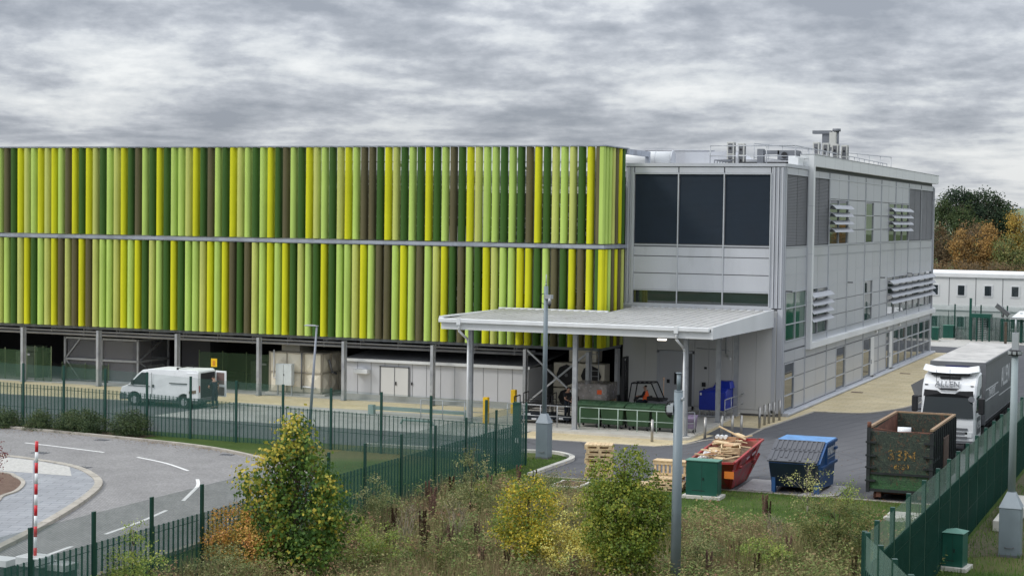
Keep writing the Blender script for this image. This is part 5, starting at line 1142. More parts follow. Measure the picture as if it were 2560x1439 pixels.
m = M(); m.box(-14.118, -14.11, 67.7, 69.15, 1.25, 1.27); m.ob('white_underline', curtlet, t)
for poly, lb in (([(-17.3, 66.45), (-17.45, 69.35), (-16.2, 69.4), (-15.95, 66.5)], 'thin pale floor board between the red skip and the blue container'), ([(-14.9, 65.95), (-14.2, 69.05), (-13.5, 69.15), (-13.45, 66.75), (-13.8, 66.1)], 'thin pale floor board under the right end of the blue container')):
    m = M(); m.prism(poly, .012, .045); m.ob('floor_board', mat('pale_mat_board', (.40, .38, .37), .8, 0, .18, 5, dirt=((.24, .22, .21), 6, .55, .2)), label=lb, cat='board')
# roll-off container
t = thing('roll_off_container', 'tall open dark green roll off container with peeling rusty paint', 'waste container', (-11.1, 69.3, 0))
x0, x1, y0, y1, zt_ = -12.28, -9.95, 66.5, 72.4, 2.72
m = M(); hollow(m, [(x0, y0), (x1, y0), (x1, y1), (x0, y1)], [(x0, y0), (x1, y0), (x1, y1), (x0, y1)], .04, .32, [zt_-.12, zt_-.12, zt_, zt_], .4); m.ob('shell', contg, t)
m = M(); hollow(m, [(x0+.06, y0+.07), (x1-.06, y0+.07), (x1-.06, y1-.07), (x0+.06, y1-.07)], [(x0+.06, y0+.07), (x1-.06, y0+.07), (x1-.06, y1-.07), (x0+.06, y1-.07)], .01, .42, [zt_-.14, zt_-.14, zt_-.02, zt_-.02]); m.ob('inside_lining', rust, t)
m = M(); m.box(x0-.05, x0+.07, y0, y1, zt_-.02, zt_+.06); m.box(x1-.07, x1+.05, y0, y1, zt_-.02, zt_+.06); m.box(x0, x1, y1-.07, y1+.05, zt_-.02, zt_+.06); m.ob('top_rim', rimrust, t)
mL = M(); m = M()
for k in range(12): y = y0+.25+k*.5; m.box(x1, x1+.10, y-.04, y+.04, .4, zt_-.03); mL.box(x0-.1, x0, y-.04, y+.04, .4, zt_-.03)
m.box(x1, x1+.08, y0, y0+1.6, 1.5, 1.6); m.ob('side_rib', blacksteel, t); mL.ob('side_rib', blacksteel, t)
m = M(); m.box(x1+.02, x1+.125, y0+2.3, y0+3.6, 1.0, 2.2); m.ob('side_plate', mat('brown_rusty_plate', (.10, .06, .045), .8, 0, .3, 2), t)
m = M(); m.box(x0-.07, x0+.06, y0-.08, y0+.04, .3, zt_+.02); m.box(x1-.06, x1+.07, y0-.08, y0+.04, .3, zt_-.08); m.box(x0, x1, y0-.05, y0, .98, 1.06); m.box(x0, x1, y0-.06, y0, .33, .43)
for z in (.7, 1.2, 1.65, 2.15): m.box(x0-.11, x0+.28, y0-.1, y0-.02, z, z+.07); m.box(x1-.28, x1+.09, y0-.1, y0-.02, z+.05, z+.12)
m.ob('door_hinge', blacksteel, t)
m = M(); m.tube([(x0+.1, y0+.02, zt_+.0), (x0+1.1, y0+.05, zt_-.12), (x0+1.8, y0+.1, zt_-.1), (x1-.1, y0+.02, zt_-.12)], .025); m.cyl((x0, y0, zt_), (x0, y0, zt_+.22), .08, None, 8); m.ob('bent_top_bar', rust, t)
m = M(); m.box(x0+.3, x0+.48, y0, y1, .12, .32); m.box(x1-.48, x1-.3, y0, y1, .12, .32)
for k in range(6): m.box(x0+.3, x1-.3, y0+.4+k, y0+.5+k, .2, .34)
m.ob('skid', rust, t)
for x in (x0+.25, x1-.25): m = M(); m.cyl((x-.08, y0+.3, .14), (x+.08, y0+.3, .14), .13, .13, 10); m.ob('roller', rust, t)
yl = mat('flaking_yellow_lettering', (.30, .17, .04), .8, 0, .5, 14, dirt=((.03, .035, .025), 12, .46, .06))
text('painted_number', '33N', .52, FACE_S(-11.05, y0-.012, 1.72), yl, t, .003, 'flaking yellow 33N on the end door', 1.15, .012)
text('painted_number', '8550', .26, FACE_S(-11.05, y0-.012, 1.30), yl, t, .003, 'flaking yellow number under the larger letters', 1.1, .006)
m = M(); m.box(-.25, .25, -.5, .5, 0, .34, at_T(-11.55, 67.6, 2.05, .2)); m.ob('white_carton', wht, label='white carton on top of the load in the roll off container, nearer its left side', cat='carton')
m = M(); m.cyl((-11.5, 68.2, 2.45), (-11.0, 68.25, 2.45), .17, .17, 12); m.ob('white_roll', wht, label='white roll lying behind the white carton in the roll off container', cat='roll')
m = M(); m.box(-.35, .35, -.4, .4, 0, .3, at_T(-10.95, 67.5, 2.0, -.3)); m.ob('brown_carton', cardb, label='brown cardboard carton beside the white carton in the roll off container', cat='carton')
m = M(); m.box(-.25, .25, -.3, .3, 0, .28, at_T(-10.45, 67.2, 2.0, .5)); m.ob('brown_carton', wood2, label='tan carton nearest the right wall inside the roll off container', cat='carton')
m = M(); m.box(x0+.1, x1-.1, y0+.1, y1-.1, .45, 1.98); m.ob('waste_fill', rust, label='dark heap of waste filling the lower part of the roll off container', cat='waste heap')
# pallets
def pallet():
    t = thing('wooden_pallet', 'x', 'pallet', (0, 0, 0), 0, 'wooden pallets in the tall stack')
    m = M()
    for k in range(7): m.box(-.6+k*.175, -.44+k*.175, -.5, .5, .12, .142)
    for y in (-.5, -.05, .4): m.box(-.6, .6, y, y+.1, .095, .12)
    m.ob('deck_board', wood, t, False)
    for y in (-.5, -.05, .4):
        m = M(); m.box(-.6, .6, y, y+.1, 0, .03)
        for x in (-.6, -.07, .46): m.box(x, x+.14, y, y+.1, .03, .095)
        m.ob('skid', wood, t, False)
    return t
p0 = pallet(); names = ['lowest', 'second lowest', 'third from the bottom', 'fourth from the bottom', 'third from the top', 'second from the top', 'topmost']
for k in range(7):
    o = p0 if k == 0 else dup(p0, (0, 0, 0)); o.location = (-23.35+.02*(k % 3), 67.35+.015*(k % 2), .012+.19*k); o.rotation_euler = (0, 0, R(14+2*(k % 3)))
    o['label'] = 'pale wooden pallet, %s in the tall stack beside the kerbed lawn' % names[k]
    o.scale = (.92, .92, 1.3)
for k, (x, y, z, rz, sc, lb) in enumerate(((-19.8, 65.3, .012, .1, 1, 'pale pallet at the bottom of the low pile left of the red skip'), (-19.75, 65.35, .17, .15, 1, 'pale pallet second in the low pile left of the red skip'),
        (-19.9, 65.5, .33, .05, 1, 'pale pallet on top of the low pile left of the red skip'), (-20.9, 65.6, .012, .4, .8, 'pallet lying half hidden behind the dense green tree'))):
    o = dup(p0, (x, y, z), rz, lb, 'wooden pallets in the low pile'); o.scale = (sc, sc, 1)
m = M()
for k in range(9): m.box(-20.5+k*.17, -20.42+k*.17, 65.75, 65.82, .5, .95)
m.box(-20.55, -19.05, 65.72, 65.75, .9, 1.02); m.box(-20.55, -19.05, 65.7, 66.3, 1.02, 1.06); m.box(-20.55, -19.05, 65.72, 65.75, .5, .58); m.ob('slatted_crate', wood, label='slatted pine crate standing on the low pallet pile left of the red skip', cat='crate')
m = plank(-16.55, 76.0, .13, .75, .1, .08, .75, -.15, wood); m.ob('loose_batten', wood, label='single loose timber batten lying on the asphalt behind the blue container', cat='batten')

# ================================================================ CABINETS AND POLES
def cabinet(x, y, w, d, h_, rz, label, cap=.06, name='utility_cabinet', slope=True, mtb=cabgreen):
    t = thing(name, label, 'utility cabinet', (x, y, 0), rz, 'green utility cabinets')
    m = M(); m.box(-w/2, w/2, -d/2, d/2, .12, h_); m.ob('body', mtb, t, False, bevel=.01)
    m = M(); e = .03
    if slope: m.add([(-w/2-e, -d/2-e, h_), (w/2+e, -d/2-e, h_), (w/2+e, d/2+e, h_), (-w/2-e, d/2+e, h_), (0, d*.1, h_+cap)], [(3, 2, 1, 0), (0, 1, 4), (1, 2, 4), (2, 3, 4), (3, 0, 4)])
    else: m.box(-w/2-e, w/2+e, -d/2-e, d/2+e, h_, h_+.03)
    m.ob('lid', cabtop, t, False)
    m = M(); m.box(-w/2-.12, w/2+.14, -d/2-.14, d/2+.12, 0, .13); m.ob('plinth', conc_l, t, False, bevel=.01)
    m = M(); m.box(-.003, .003, -d/2-.004, -d/2, .2, h_-.05); m.box(-w*.3, w*.1, -d/2-.006, -d/2-.002, .3, .32); m.box(.04, .07, -d/2-.03, -d/2, h_*.5, h_*.5+.1); m.ob('door_gap', black, t, False); return t
cabinet(-18.0, 64.0, 1.22, .62, 1.42, .02, 'wide dark green cabinet on a pale plinth in front of the red skip', .0, slope=False)
cabinet(-7.35, 54.25, .62, .66, 1.15, -.1, 'dark green cabinet with pointed lid right of the near end of the fence', .10)
cabinet(-22.85, 161.2, .9, .8, 1.25, 0, 'dark green cabinet among the far gates right of the office block', .0, slope=False); cabinet(-23.5, 157.6, .55, .6, 1.22, 0, 'dark green cabinet just touching the far corner of the office block', .0, slope=False)
t = thing('cctv_pole', 'blue grey camera pole with tall box base standing on the kerbed lawn', 'camera pole', (-27.3, 71.4, 0))
def pole_base(t, w, h_, taper):
    m = M(); m.box(-w/2, w/2, -w/2, w/2, .06, h_); m.ob('base_box', polegrey, t, False, bevel=.015)
    m = M(); m.add([(-w/2-.02, -w/2-.02, h_), (w/2+.02, -w/2-.02, h_), (w/2+.02, w/2+.02, h_), (-w/2-.02, w/2+.02, h_), (-.13, -.13, h_+taper), (.13, -.13, h_+taper), (.13, .13, h_+taper), (-.13, .13, h_+taper)], [(0, 1, 5, 4), (1, 2, 6, 5), (2, 3, 7, 6), (3, 0, 4, 7), (4, 5, 6, 7), (0, 3, 2, 1)]); m.ob('base_cap', mat('pole_paint_light', (.26, .30, .33), .5), t, False)
    m = M(); m.box(-w/2-.01, w/2+.01, -w/2-.01, w/2+.01, 0, .07); m.ob('foot', louvgrey, t, False)
    m = M(); m.tube([(-w*.2, -w/2-.01, .35), (-w*.2, -w/2-.04, .3), (w*.2, -w/2-.04, .3), (w*.2, -w/2-.01, .35)], .012); m.ob('handle', louvgrey, t, False)
pole_base(t, .56, 1.55, .40)
m = M(); m.cyl((0, 0, 1.9), (0, 0, 7.5), .105, .095, 12); m.ob('shaft', polegrey, t, False)
m = M(); m.cyl((0, 0, 7.5), (0, 0, 8.0), .025, .025, 8); m.cyl((0, 0, 7.55), (0, 0, 7.6), .05, .05, 8); m.ob('spike', galv, t, False)
m = M(); m.cyl((.2, -.1, 6.72), (.22, -.12, 6.98), .08, .06, 12); m.box(-.02, .3, -.16, .1, 6.95, 7.12); m.ob('camera_head', galv, t, False)
m = M(); m.cyl((.21, -.11, 6.62), (.2, -.1, 6.74), .05, .085, 12); m.ob('camera_dome', black, t, False)
def loop(cx, cy, cz, r_, n_=10, a0=90, a1=270): return [(cx+r_*.8*math.cos(R(a0+(a1-a0)*k/n_)), cy, cz+r_*math.sin(R(a0+(a1-a0)*k/n_))) for k in range(n_+1)]
m = M(); m.tube(loop(-.06, -.1, 6.95, .22), .016); m.ob('cable_loop', black, t, False)
t = thing('cctv_pole', 'blue grey camera pole rising from the shrubs in the foreground, its top before the canopy', 'camera pole', (-14.0, 47.05, 0))
m = M(); m.cyl((0, 0, 0), (0, 0, 5.72), .15, .125, 18); m.ob('shaft', polegrey, t, False)
m = M(); m.cyl((0, 0, 5.72), (0, 0, 6.2), .055, .055, 12); m.cyl((0, 0, 6.2), (0, 0, 6.22), .09, .09, 12); m.cyl((0, 0, 5.70), (0, 0, 5.725), .13, .13, 16); m.ob('top_tube', polegrey, t, False)
m = M(); m.box(-.30, -.12, -.13, .03, 5.12, 5.3); m.box(-.2, -.12, -.1, .0, 5.05, 5.36); m.cyl((.12, -.05, 5.5), (.18, -.07, 5.5), .05, .05, 8); m.ob('camera_head', mat('camera_grey', (.36, .38, .4), .4), t, False)
m = M(); m.cyl((-.22, -.06, 5.0), (-.22, -.06, 5.12), .06, .1, 14); m.ob('camera_dome', black, t, False)
m = M(); m.tube(loop(-.16, -.06, 5.2, .24, 10, 80, 275), .02); m.ob('cable_loop', black, t, False)
t = thing('cctv_pole', 'blue grey camera pole on a tall box base beyond the fence at the right edge', 'camera pole', (-6.05, 57.25, 0))
pole_base(t, .66, 1.55, .48)
m = M(); m.cyl((0, 0, 2.0), (0, 0, 6.35), .125, .105, 14); m.ob('shaft', mat('pole_paint_green_grey', (.26, .31, .32), .5), t, False)
m = M(); m.cyl((0, 0, 6.35), (0, 0, 6.5), .2, .19, 10); m.ob('lamp_ring', black, t, False)
for k in range(8): a = k*math.pi/4; m = M(); m.box(-.05, .05, -.02, .02, 6.38, 6.48, Matrix.Rotation(a, 4, 'Z') @ Matrix.Translation((0, -.2, 0))); m.ob('infrared_lamp', mat('lamp_lens', (.3, .32, .33), .3), t, False)
m = M(); m.box(-.1, .1, -.08, .08, 6.52, 7.05); m.ob('equipment_box', mat('camera_grey', (.3, .3, .3)), t, False); m = M(); m.cyl((0, 0, 7.05), (0, 0, 7.5), .03, .03, 8); m.box(-.5, .35, -.03, .03, 7.5, 7.54); m.ob('cross_arm', galv, t, False)
T_ = Matrix.Translation((-.42, 0, 7.75)) @ Matrix.Rotation(R(38), 4, 'Y')
m = M(); m.box(-.25, .25, -.07, .07, -.06, .06, T_); m.box(-.27, .29, -.08, .08, .06, .075, T_); m.cyl((-.4, 0, 7.52), (-.4, 0, 7.68), .04, .04, 8); m.ob('bullet_camera', louvgrey, t, False, bevel=.01)
t = thing('street_lamp', 'slim grey street lamp with flat head leaning in front of the cream tank', 'street lamp', (-39.95, 73.35, 0))
m = M(); m.cyl((0, 0, 0), (.36, 0, 5.2), .085, .045, 12); m.ob('column', mat('lamp_column', (.25, .27, .31), .5, .2), t, False)
m = M(); m.box(-.28, .42, -.09, .09, 5.2, 5.24); m.box(-.2, .3, -.07, .07, 5.24, 5.27); m.ob('lamp_head', galv, t, False, bevel=.01)
# barrier at the left
t = thing('traffic_barrier', 'raised red and white barrier arm above a white topped box at the lower left', 'barrier', (-29.78, 39.26, 0))
m = M(); m.box(-.35, .35, -.25, .25, 0, .85); m.ob('housing', greyplas, t, False); m = M(); m.box(-.42, .42, -.32, .32, .85, 1.12); m.ob('housing_top', wht, t, False, bevel=.02)
n_ = 11
for k in range(n_):
    z0_, z1_ = 1.05+k*.29, 1.05+(k+1)*.29
    m = M(); m.cyl((.0+.004*k, 0, z0_), (.0+.004*(k+1), 0, z1_), .045, .045, 10); m.ob('arm_section', redw if k % 2 == 0 else whw, t, False)
m = M(); m.cyl((-.16, .1, .8), (-.12, .1, 3.7), .03, .03, 8); m.ob('support_post', pipe, t, False)
for x, y, w, lb in ((-31.01, 39.38, .35, 'white topped barrier box at the bottom left corner of the picture'), (-29.18, 39.55, .35, 'low white topped box right of the striped barrier arm')):
    m = M(); m.box(x-w, x+w, y-.25, y+.25, 0, .75); o = m.ob('barrier_box', greyplas, label=lb, cat='barrier box'); m = M(); m.box(x-w-.05, x+w+.05, y-.3, y+.3, .75, .92); m.ob('top', wht, o)
m = M(); m.box(-.35, .35, -3.1, 3.1, 0, .38, at_T(-6.75, 64.6, 0, -.0)); m.ob('concrete_block', conc_l, label='long pale concrete block behind the base of the right camera pole', cat='concrete block', bevel=.02)

# ================================================================ FENCES
def fence(name, label, A, B, stations, hs, alpha_lo, alpha_up, upper=.85, pw=.10, depth=.06, lowname='', step=.25, end=True, group=None):
    A, B = Vector(A), Vector(B); d = (B-A).normalized(); nrm = Vector((-d.y, d.x))
    t = thing(name, label, 'fence', (A.x, A.y, 0), math.atan2(d.y, d.x), group)
    up_m, lo_m = veil('mesh_'+lowname+'_upper', (.17, .27, .23) if lowname == 'right' else (.07, .16, .13), alpha_up), veil('mesh_'+lowname+'_lower', (.035, .135, .105) if lowname == 'right' else (.02, .10, .078), alpha_lo)  # right upper mesh paler: light caught on its wires is in the colour
    for i, (s_, h_) in enumerate(zip(stations, hs)):
        m = M(); m.box(s_-pw/2, s_+pw/2, -depth/2, depth/2, 0, h_+.06); m.ob('post', fgreen, t, False)
        if i == len(stations)-1: continue
        s2, h2 = stations[i+1], hs[i+1]; a, b = s_+pw/2, s2-pw/2; ya = -.045
        m = M(); m.quad((a, ya, 0.02), (b, ya, .02), (b, ya, h2), (a, ya, h_)); m.ob('wire_mesh', up_m, t, False)
        m = M(); m.quad((a, ya+.03, .02), (b, ya+.03, .02), (b, ya+.03, h2-upper), (a, ya+.03, h_-upper)); n_ = max(1, round((b-a)/step))
        m.ob('lower_mesh', lo_m, t, False)
        m = M(); bw_ = .006 if lowname == 'rear' else .009
        for k in range(n_):
            x = a+(b-a)*(k+.5)/n_; hh_ = h_+(h2-h_)*(k+.5)/n_; m.box(x-bw_, x+bw_, ya-.03, ya+.02, .02, hh_-upper)
        for f_ in (.30, .62): m.add([(a, ya-.02, h_*f_), (b, ya-.02, h2*f_), (b, ya-.02, h2*f_+.02), (a, ya-.02, h_*f_+.02)], [(0, 1, 2, 3)])
        m.ob('vertical_bar', fgreen, t, False)
    return t
# back fence, from the gate post leftwards
S0 = Vector((-27.75, 69.1)); S1 = Vector((-92, 71.9)); ln = (S1-S0).length
xs_ = [-27.75, -30.0, -32.75, -35.45, -38.2, -40.95, -43.7, -46.5]   # filled below from the photograph's spacing
xs_ = [-27.75, -29.1, -31.75, -34.2, -36.75, -39.25, -41.75, -44.25, -46.7, -49.1, -51.55, -54.0, -56.5, -59, -61.5, -64, -66.5, -69, -71.5, -74]
st = [abs(x-S0.x)/abs(S1.x-S0.x)*ln for x in xs_]
hh = [2.60, 2.60, 2.63, 2.66, 2.70, 2.73, 2.78, 2.84, 2.92, 2.97, 3.0, 3.0]+[3.05]*8
fence('mesh_fence', 'green mesh fence running behind the conifers and lamp to the gate post', S0, S1, st, hh, .32, .24, .95, .11, lowname='rear', step=.22)
ys_ = [69.0, 65.7, 62.65, 59.76, 56.84, 53.95, 51.3, 48.7, 46.1, 43.55, 40.98, 38.3, 35.67, 33.1]
fence('mesh_fence', 'green mesh fence coming from the gate post down to the lower left corner', (-27.2, 69.0), (-27.2, 33), [69.0-y for y in ys_], [2.6]*len(ys_), .52, .36, .78, .13, lowname='left')
ys_ = [41.67, 43.3, 45.5, 48.0, 50.66, 53.3, 55.6, 57.65, 59.9, 62.25, 64.8]+[67.2+2.45*k for k in range(38)]
fence('mesh_fence', 'tall green mesh fence receding past the lorry on the right', (-7.75, 41.67), (-7.95, 160), [y-41.67 for y in ys_], [3.1]*len(ys_), .68, .50, .80, .12, .12, 'right', .18)
fence('mesh_fence', 'short green mesh fence turning towards the camera at the bottom right', (-7.65, 41.5), (-5.6, 36.2), [0, 1.6, 3.2, 4.9, 6.6], [3.1]*5, .82, .48, .80, .14, .12, 'right')
t = thing('gate_post', 'square green gate post with a white lock box where the two mesh fences meet', 'gate post', (-27.62, 69.0, 0)); m = M(); m.box(-.15, .15, -.12, .12, 0, 2.64); m.ob('post', fgreen, t, False)
m = M(); m.box(.0, .17, -.18, -.12, .95, 1.15); m.ob('lock_box', wht, t, False)
m = M(); m.box(-41.6, -35.8, 82.9, 83.0, .25, .45); m.box(-41.6, -41.3, 82.8, 83.1, .0, .5); m.box(-36.1, -35.8, 82.8, 83.1, 0, .5); m.ob('lifted_barrier_beam', mat('grey_green_beam', (.22, .30, .28), .5), label='long low grey green beam on short feet beyond the rear fence', cat='beam')
m = M(); m.tube([(-38.2, 79.7, 0), (-38.1, 79.7, .22), (-36.5, 79.7, .22), (-36.4, 79.7, 0)], .06); m.ob('low_hoop', mat('grey_green_beam', (.2, .3, .3)), label='low curved steel hoop on the pale concrete beyond the rear fence', cat='hoop barrier')

# ================================================================ FAR GATES, CABINS
t = thing('modular_cabin', 'white two storey modular cabin block with small square windows', 'cabin building', (-18, 163, 0))
m = M(); m.box(-40, 4, 163.0, 168, 0, 5.9); m.ob('wall', cabinw, t)
m = M(); m.box(-40.2, 4.2, 162.85, 168.2, 5.55, 5.85); m.box(-40.2, 4.2, 162.9, 163.05, 2.55, 2.95); m.add([(-40.2, 162.9, 5.85), (4.2, 162.9, 5.85), (4.2, 168.2, 6.05), (-40.2, 168.2, 6.05)], [(0, 1, 2, 3)]); m.box(-40.2, 4.2, 162.87, 162.92, 5.55, 5.88); m.ob('roof', cabinr, t)
for k in range(18):
    x = -38.6+2.36*k
    for z in (3.85, 1.0):
        if not -27 < x < 2: continue
        m = M(); m.box(x-.42, x+.42, 162.95, 163.0, z-.05, z+1.05); w_ = m.ob('window_frame', whitem, t, bevel=.01); m = M(); m.box(x-.29, x+.29, 162.93, 162.96, z+.08, z+.95); m.ob('pane', winglass, w_)
m = M()
for k in range(19): x = -39.7+2.36*k; m.box(x, x+.05, 162.98, 163.02, 0, 5.5)
m.ob('panel_joint', louvgrey, t)
fence('far_fence', 'dark green mesh fence across the far gateway beyond the office block', (-27, 161.9), (-8, 160.9), [0, 2.3, 4.6, 6.9, 9.2, 11.5, 13.8, 16.1, 18.9], [3.1]*9, .55, .3, 1.0, .12, .1, 'far', .35)
t = thing('turnstile', 'full height dark green turnstile with horizontal white arms in the far fence', 'turnstile', (-19.9, 160.5, 0))
m = M(); m.box(-.85, .85, -.6, .6, 2.1, 2.42); m.ob('head_box', cabgreen, t, False)
m = M()
for x in (-.8, -.35, .15, .75): m.box(x-.07, x+.07, -.6, -.46, 0, 2.1)
m.ob('frame_post', fgreen, t, False)
m = M()
for k in range(12): m.tube([(-.35, -.2, .2+.16*k), (.45, -.2, .2+.16*k)], .022)
m.ob('rotor_arm', mat('rotor_white', (.55, .55, .55), .5), t, False)
for x, y, h_, lb in ((-21.0, 161.4, 3.7, 'tall dark gate post just left of the turnstile'), (-18.2, 161.2, 3.0, 'dark gate post just right of the turnstile'), (-17.45, 157.2, 1.9, 'thin brown post in front of the far gates'), (-16.4, 159.6, 2.6, 'dark post at the right side of the far gateway')):
    m = M(); m.box(x-.1, x+.1, y-.1, y+.1, 0, h_); m.box(x-.12, x+.12, y-.12, y+.12, h_, h_+.04); m.ob('gate_post', cabgreen if h_ > 2 else bark, label=lb, cat='gate post')
t = thing('swing_gate', 'low dark barred gate beside the turnstile', 'gate', (-16.9, 159.4, 0)); m = M(); m.box(-1.3, 1.3, -.05, .05, 1.9, 2.0); m.box(-1.3, 1.3, -.05, .05, .1, .2); m.ob('gate_frame', fgreen, t, False)
m = M()
for k in range(14): m.box(-1.28+.19*k, -1.24+.19*k, -.02, .02, .2, 1.9)
m.ob('gate_bar', fgreen, t, False)
m = M(); m.add([(-17.2, 158.6, 2.25), (-14.2, 158.6, 2.25), (-14.2, 160, 2.8), (-15.0, 160, 2.85), (-16.6, 160, 2.8)], [(0, 1, 2, 3, 4)]); m.box(-17.3, -14.0, 158.5, 158.6, 2.15, 2.27); m.ob('shelter_roof', whitem, label='pale shelter roof over the far gate at the right edge', cat='shelter roof')
m = M(); m.cyl((-14.25, 152, 0), (-14.25, 152, 8.3), .07, .05, 8); o = m.ob('dark_lamp_post', black, label='tall thin dark lamp post at the right edge in front of the white cabins', cat='lamp post'); m = M(); m.box(-14.75, -14.2, 151.9, 152.1, 8.26, 8.32); m.ob('lamp_head', black, o)

# ================================================================ PLANTS
def leaves(m, blobs, n, size, rnd, up=.35, droop=0, aspect=1.5, shell=.55):
    tot = sum(b[3]*b[4]*b[5] for b in blobs)**1
    V, F_ = m.v, m.f
    for b in blobs:
        k = int(n*(b[3]*b[4]*b[5])/tot)
        nc = max(4, k//34)
        cl = []
        for _ in range(nc):
            a = rnd.uniform(0, 6.283); z = rnd.uniform(-1, 1); r_ = (1-z*z)**.5; q = rnd.uniform(shell, 1)**.6
            cl.append((b[0]+b[3]*r_*math.cos(a)*q, b[1]+b[4]*r_*math.sin(a)*q, b[2]+b[5]*z*q))
        for _ in range(k):
            c = rnd.choice(cl); sg = size*1.75
            x, y, z = c[0]+rnd.gauss(0, sg), c[1]+rnd.gauss(0, sg), c[2]+rnd.gauss(0, sg*.8)
            if z < .03: z = .03+rnd.random()*.1
            nx, ny, nz = (x-b[0])/b[3]+rnd.gauss(0, .7), (y-b[1])/b[4]+rnd.gauss(0, .7), (z-b[2])/b[5]*.5+up+rnd.gauss(0, .5)
            l = math.sqrt(nx*nx+ny*ny+nz*nz)+1e-6; nx, ny, nz = nx/l, ny/l, nz/l
            a = rnd.uniform(0, 6.283); tx, ty, tz = math.cos(a), math.sin(a), rnd.uniform(-.6, .3)-droop
            d = tx*nx+ty*ny+tz*nz; tx, ty, tz = tx-d*nx, ty-d*ny, tz-d*nz; l = math.sqrt(tx*tx+ty*ty+tz*tz)+1e-6; tx, ty, tz = tx/l, ty/l, tz/l
            bx, by, bz = ny*tz-nz*ty, nz*tx-nx*tz, nx*ty-ny*tx
            s_ = size*rnd.uniform(.6, 1.25); w = s_/aspect*.5; i = len(V)
            V.append((x-tx*s_*.5, y-ty*s_*.5, z-tz*s_*.5)); V.append((x+bx*w, y+by*w, z+bz*w)); V.append((x+tx*s_*.5, y+ty*s_*.5, z+tz*s_*.5)); V.append((x-bx*w, y-by*w, z-bz*w))
            F_.append((i, i+1, i+2, i+3)); m.sm.append(False)
    return m
def plant(name, label, cat, x, y, blobs, n, size, mt, seed, trunk=.05, group=None, aspect=1.5, twigs=0, twm=None, shell=.55, z=0):
    rnd = random.Random(seed); t = thing(name, label, cat, (x, y, z), 0, group)
    leaves(M(), blobs, n, size, rnd, aspect=aspect, shell=shell).ob('crown', mt, t, False)
    m = M(); top = max(b[2] for b in blobs)
    px_, pz_ = 0, 0
    for k in range(4): nx_, nz_ = px_+rnd.uniform(-.06, .06), pz_+top/4; m.cyl((px_, 0, pz_), (nx_, 0, nz_), trunk*(1-.2*k), trunk*(.8-.2*k)+.004, 7); px_, pz_ = nx_, nz_
    for b in blobs:
        z0_ = max(.05, min(b[2]*.75, b[2]-b[5]*.8)); m.cyl((0, 0, z0_*.8), (b[0], b[1], b[2]), trunk*.45, trunk*.12, 5)
        for _ in range(5+twigs):
            a = rnd.uniform(0, 6.28); e = rnd.uniform(.2, 1.3); m.cyl((b[0]*.7, b[1]*.7, b[2]*.8), (b[0]+b[3]*math.cos(a)*.95, b[1]+b[4]*math.sin(a)*.95, b[2]+b[5]*.9*math.sin(e)), trunk*.2, trunk*.05, 4)
    m.ob('trunk', twm or bark, t, False); return t
maple_l = leafmat('maple_leaf', [(.012, .028, .008), (.022, .050, .010), (.035, .075, .014), (.065, .11, .018), (.14, .16, .025), (.30, .22, .03)], gain=1.9)
green_l = leafmat('field_maple_leaf', [(.022, .042, .008), (.05, .08, .012), (.09, .125, .018), (.16, .17, .025), (.30, .25, .035)])
yel_l = leafmat('yellow_leaf', [(.05, .09, .018), (.10, .15, .025), (.26, .24, .03), (.48, .36, .04), (.60, .42, .07)], gain=1.55)
yel2_l = leafmat('pale_yellow_leaf', [(.06, .08, .03), (.14, .14, .04), (.34, .27, .06), (.58, .40, .12), (.62, .44, .16)])
ora_l = leafmat('orange_leaf', [(.05, .065, .02), (.13, .12, .03), (.28, .19, .04), (.42, .20, .06), (.45, .17, .10)])
lime_l = leafmat('lime_leaf', [(.05, .09, .02), (.10, .15, .035), (.19, .22, .05), (.30, .29, .08)])
oliv_l = leafmat('olive_leaf', [(.03, .045, .018), (.06, .08, .03), (.11, .125, .05), (.18, .17, .08), (.26, .2, .11)])
roun_l = leafmat('bramble_leaf', [(.02, .035, .012), (.045, .06, .02), (.08, .095, .03), (.14, .13, .045), (.17, .09, .05)])
juni_l = leafmat('juniper_leaf', [(.012, .022, .012), (.025, .042, .018), (.045, .065, .025), (.075, .085, .035)])
birch_l = leafmat('birch_leaf', [(.10, .13, .04), (.22, .22, .08), (.38, .36, .18)])
plant('maple_tree', 'tallest dark green maple with yellow tips before the mesh fence', 'tree', -24.44, 44.18,
      [(-.1, 0, 4.25, .36, .35, .34), (.25, 0, 3.85, .42, .4, .35), (-.45, .1, 3.7, .42, .4, .36), (-.1, 0, 3.35, .6, .5, .4), (.75, -.1, 3.4, .36, .35, .3), (-.85, 0, 3.3, .32, .3, .3), (-1.35, 0, 2.55, .5, .45, .42), (-.5, 0, 2.65, .6, .55, .45), (.5, 0, 2.75, .6, .5, .42),
       (1.15, 0, 2.65, .38, .35, .3), (1.3, .1, 1.9, .42, .4, .38), (-1.45, 0, 1.9, .34, .35, .4), (-.6, 0, 1.8, .75, .6, .5), (.5, 0, 1.75, .75, .6, .5), (-.5, 0, .95, .8, .7, .5), (.6, 0, .9, .8, .7, .5)],
      9000, .12, maple_l, 3, .07, aspect=1.25)
tip = leafmat('maple_tip_leaf', [(.10, .13, .02), (.20, .20, .03), (.36, .30, .05), (.40, .24, .05)], gain=1.7)
mt_ = [o for o in bpy.data.objects if o.name == 'maple_tree'][0]
leaves(M(), [(-.1, 0, 4.4, .34, .35, .25), (.2, -.3, 4.0, .42, .2, .25), (-.85, -.2, 3.4, .3, .2, .2), (-1.4, -.25, 2.75, .4, .2, .3), (1.2, -.2, 2.8, .3, .2, .2), (1.1, -.35, 2.0, .35, .15, .2), (-.7, -.4, 2.4, .4, .15, .4), (-.4, -.4, 3.6, .3, .15, .3)], 950, .12, random.Random(31), aspect=1.25).ob('yellow_tips', tip, mt_, False)
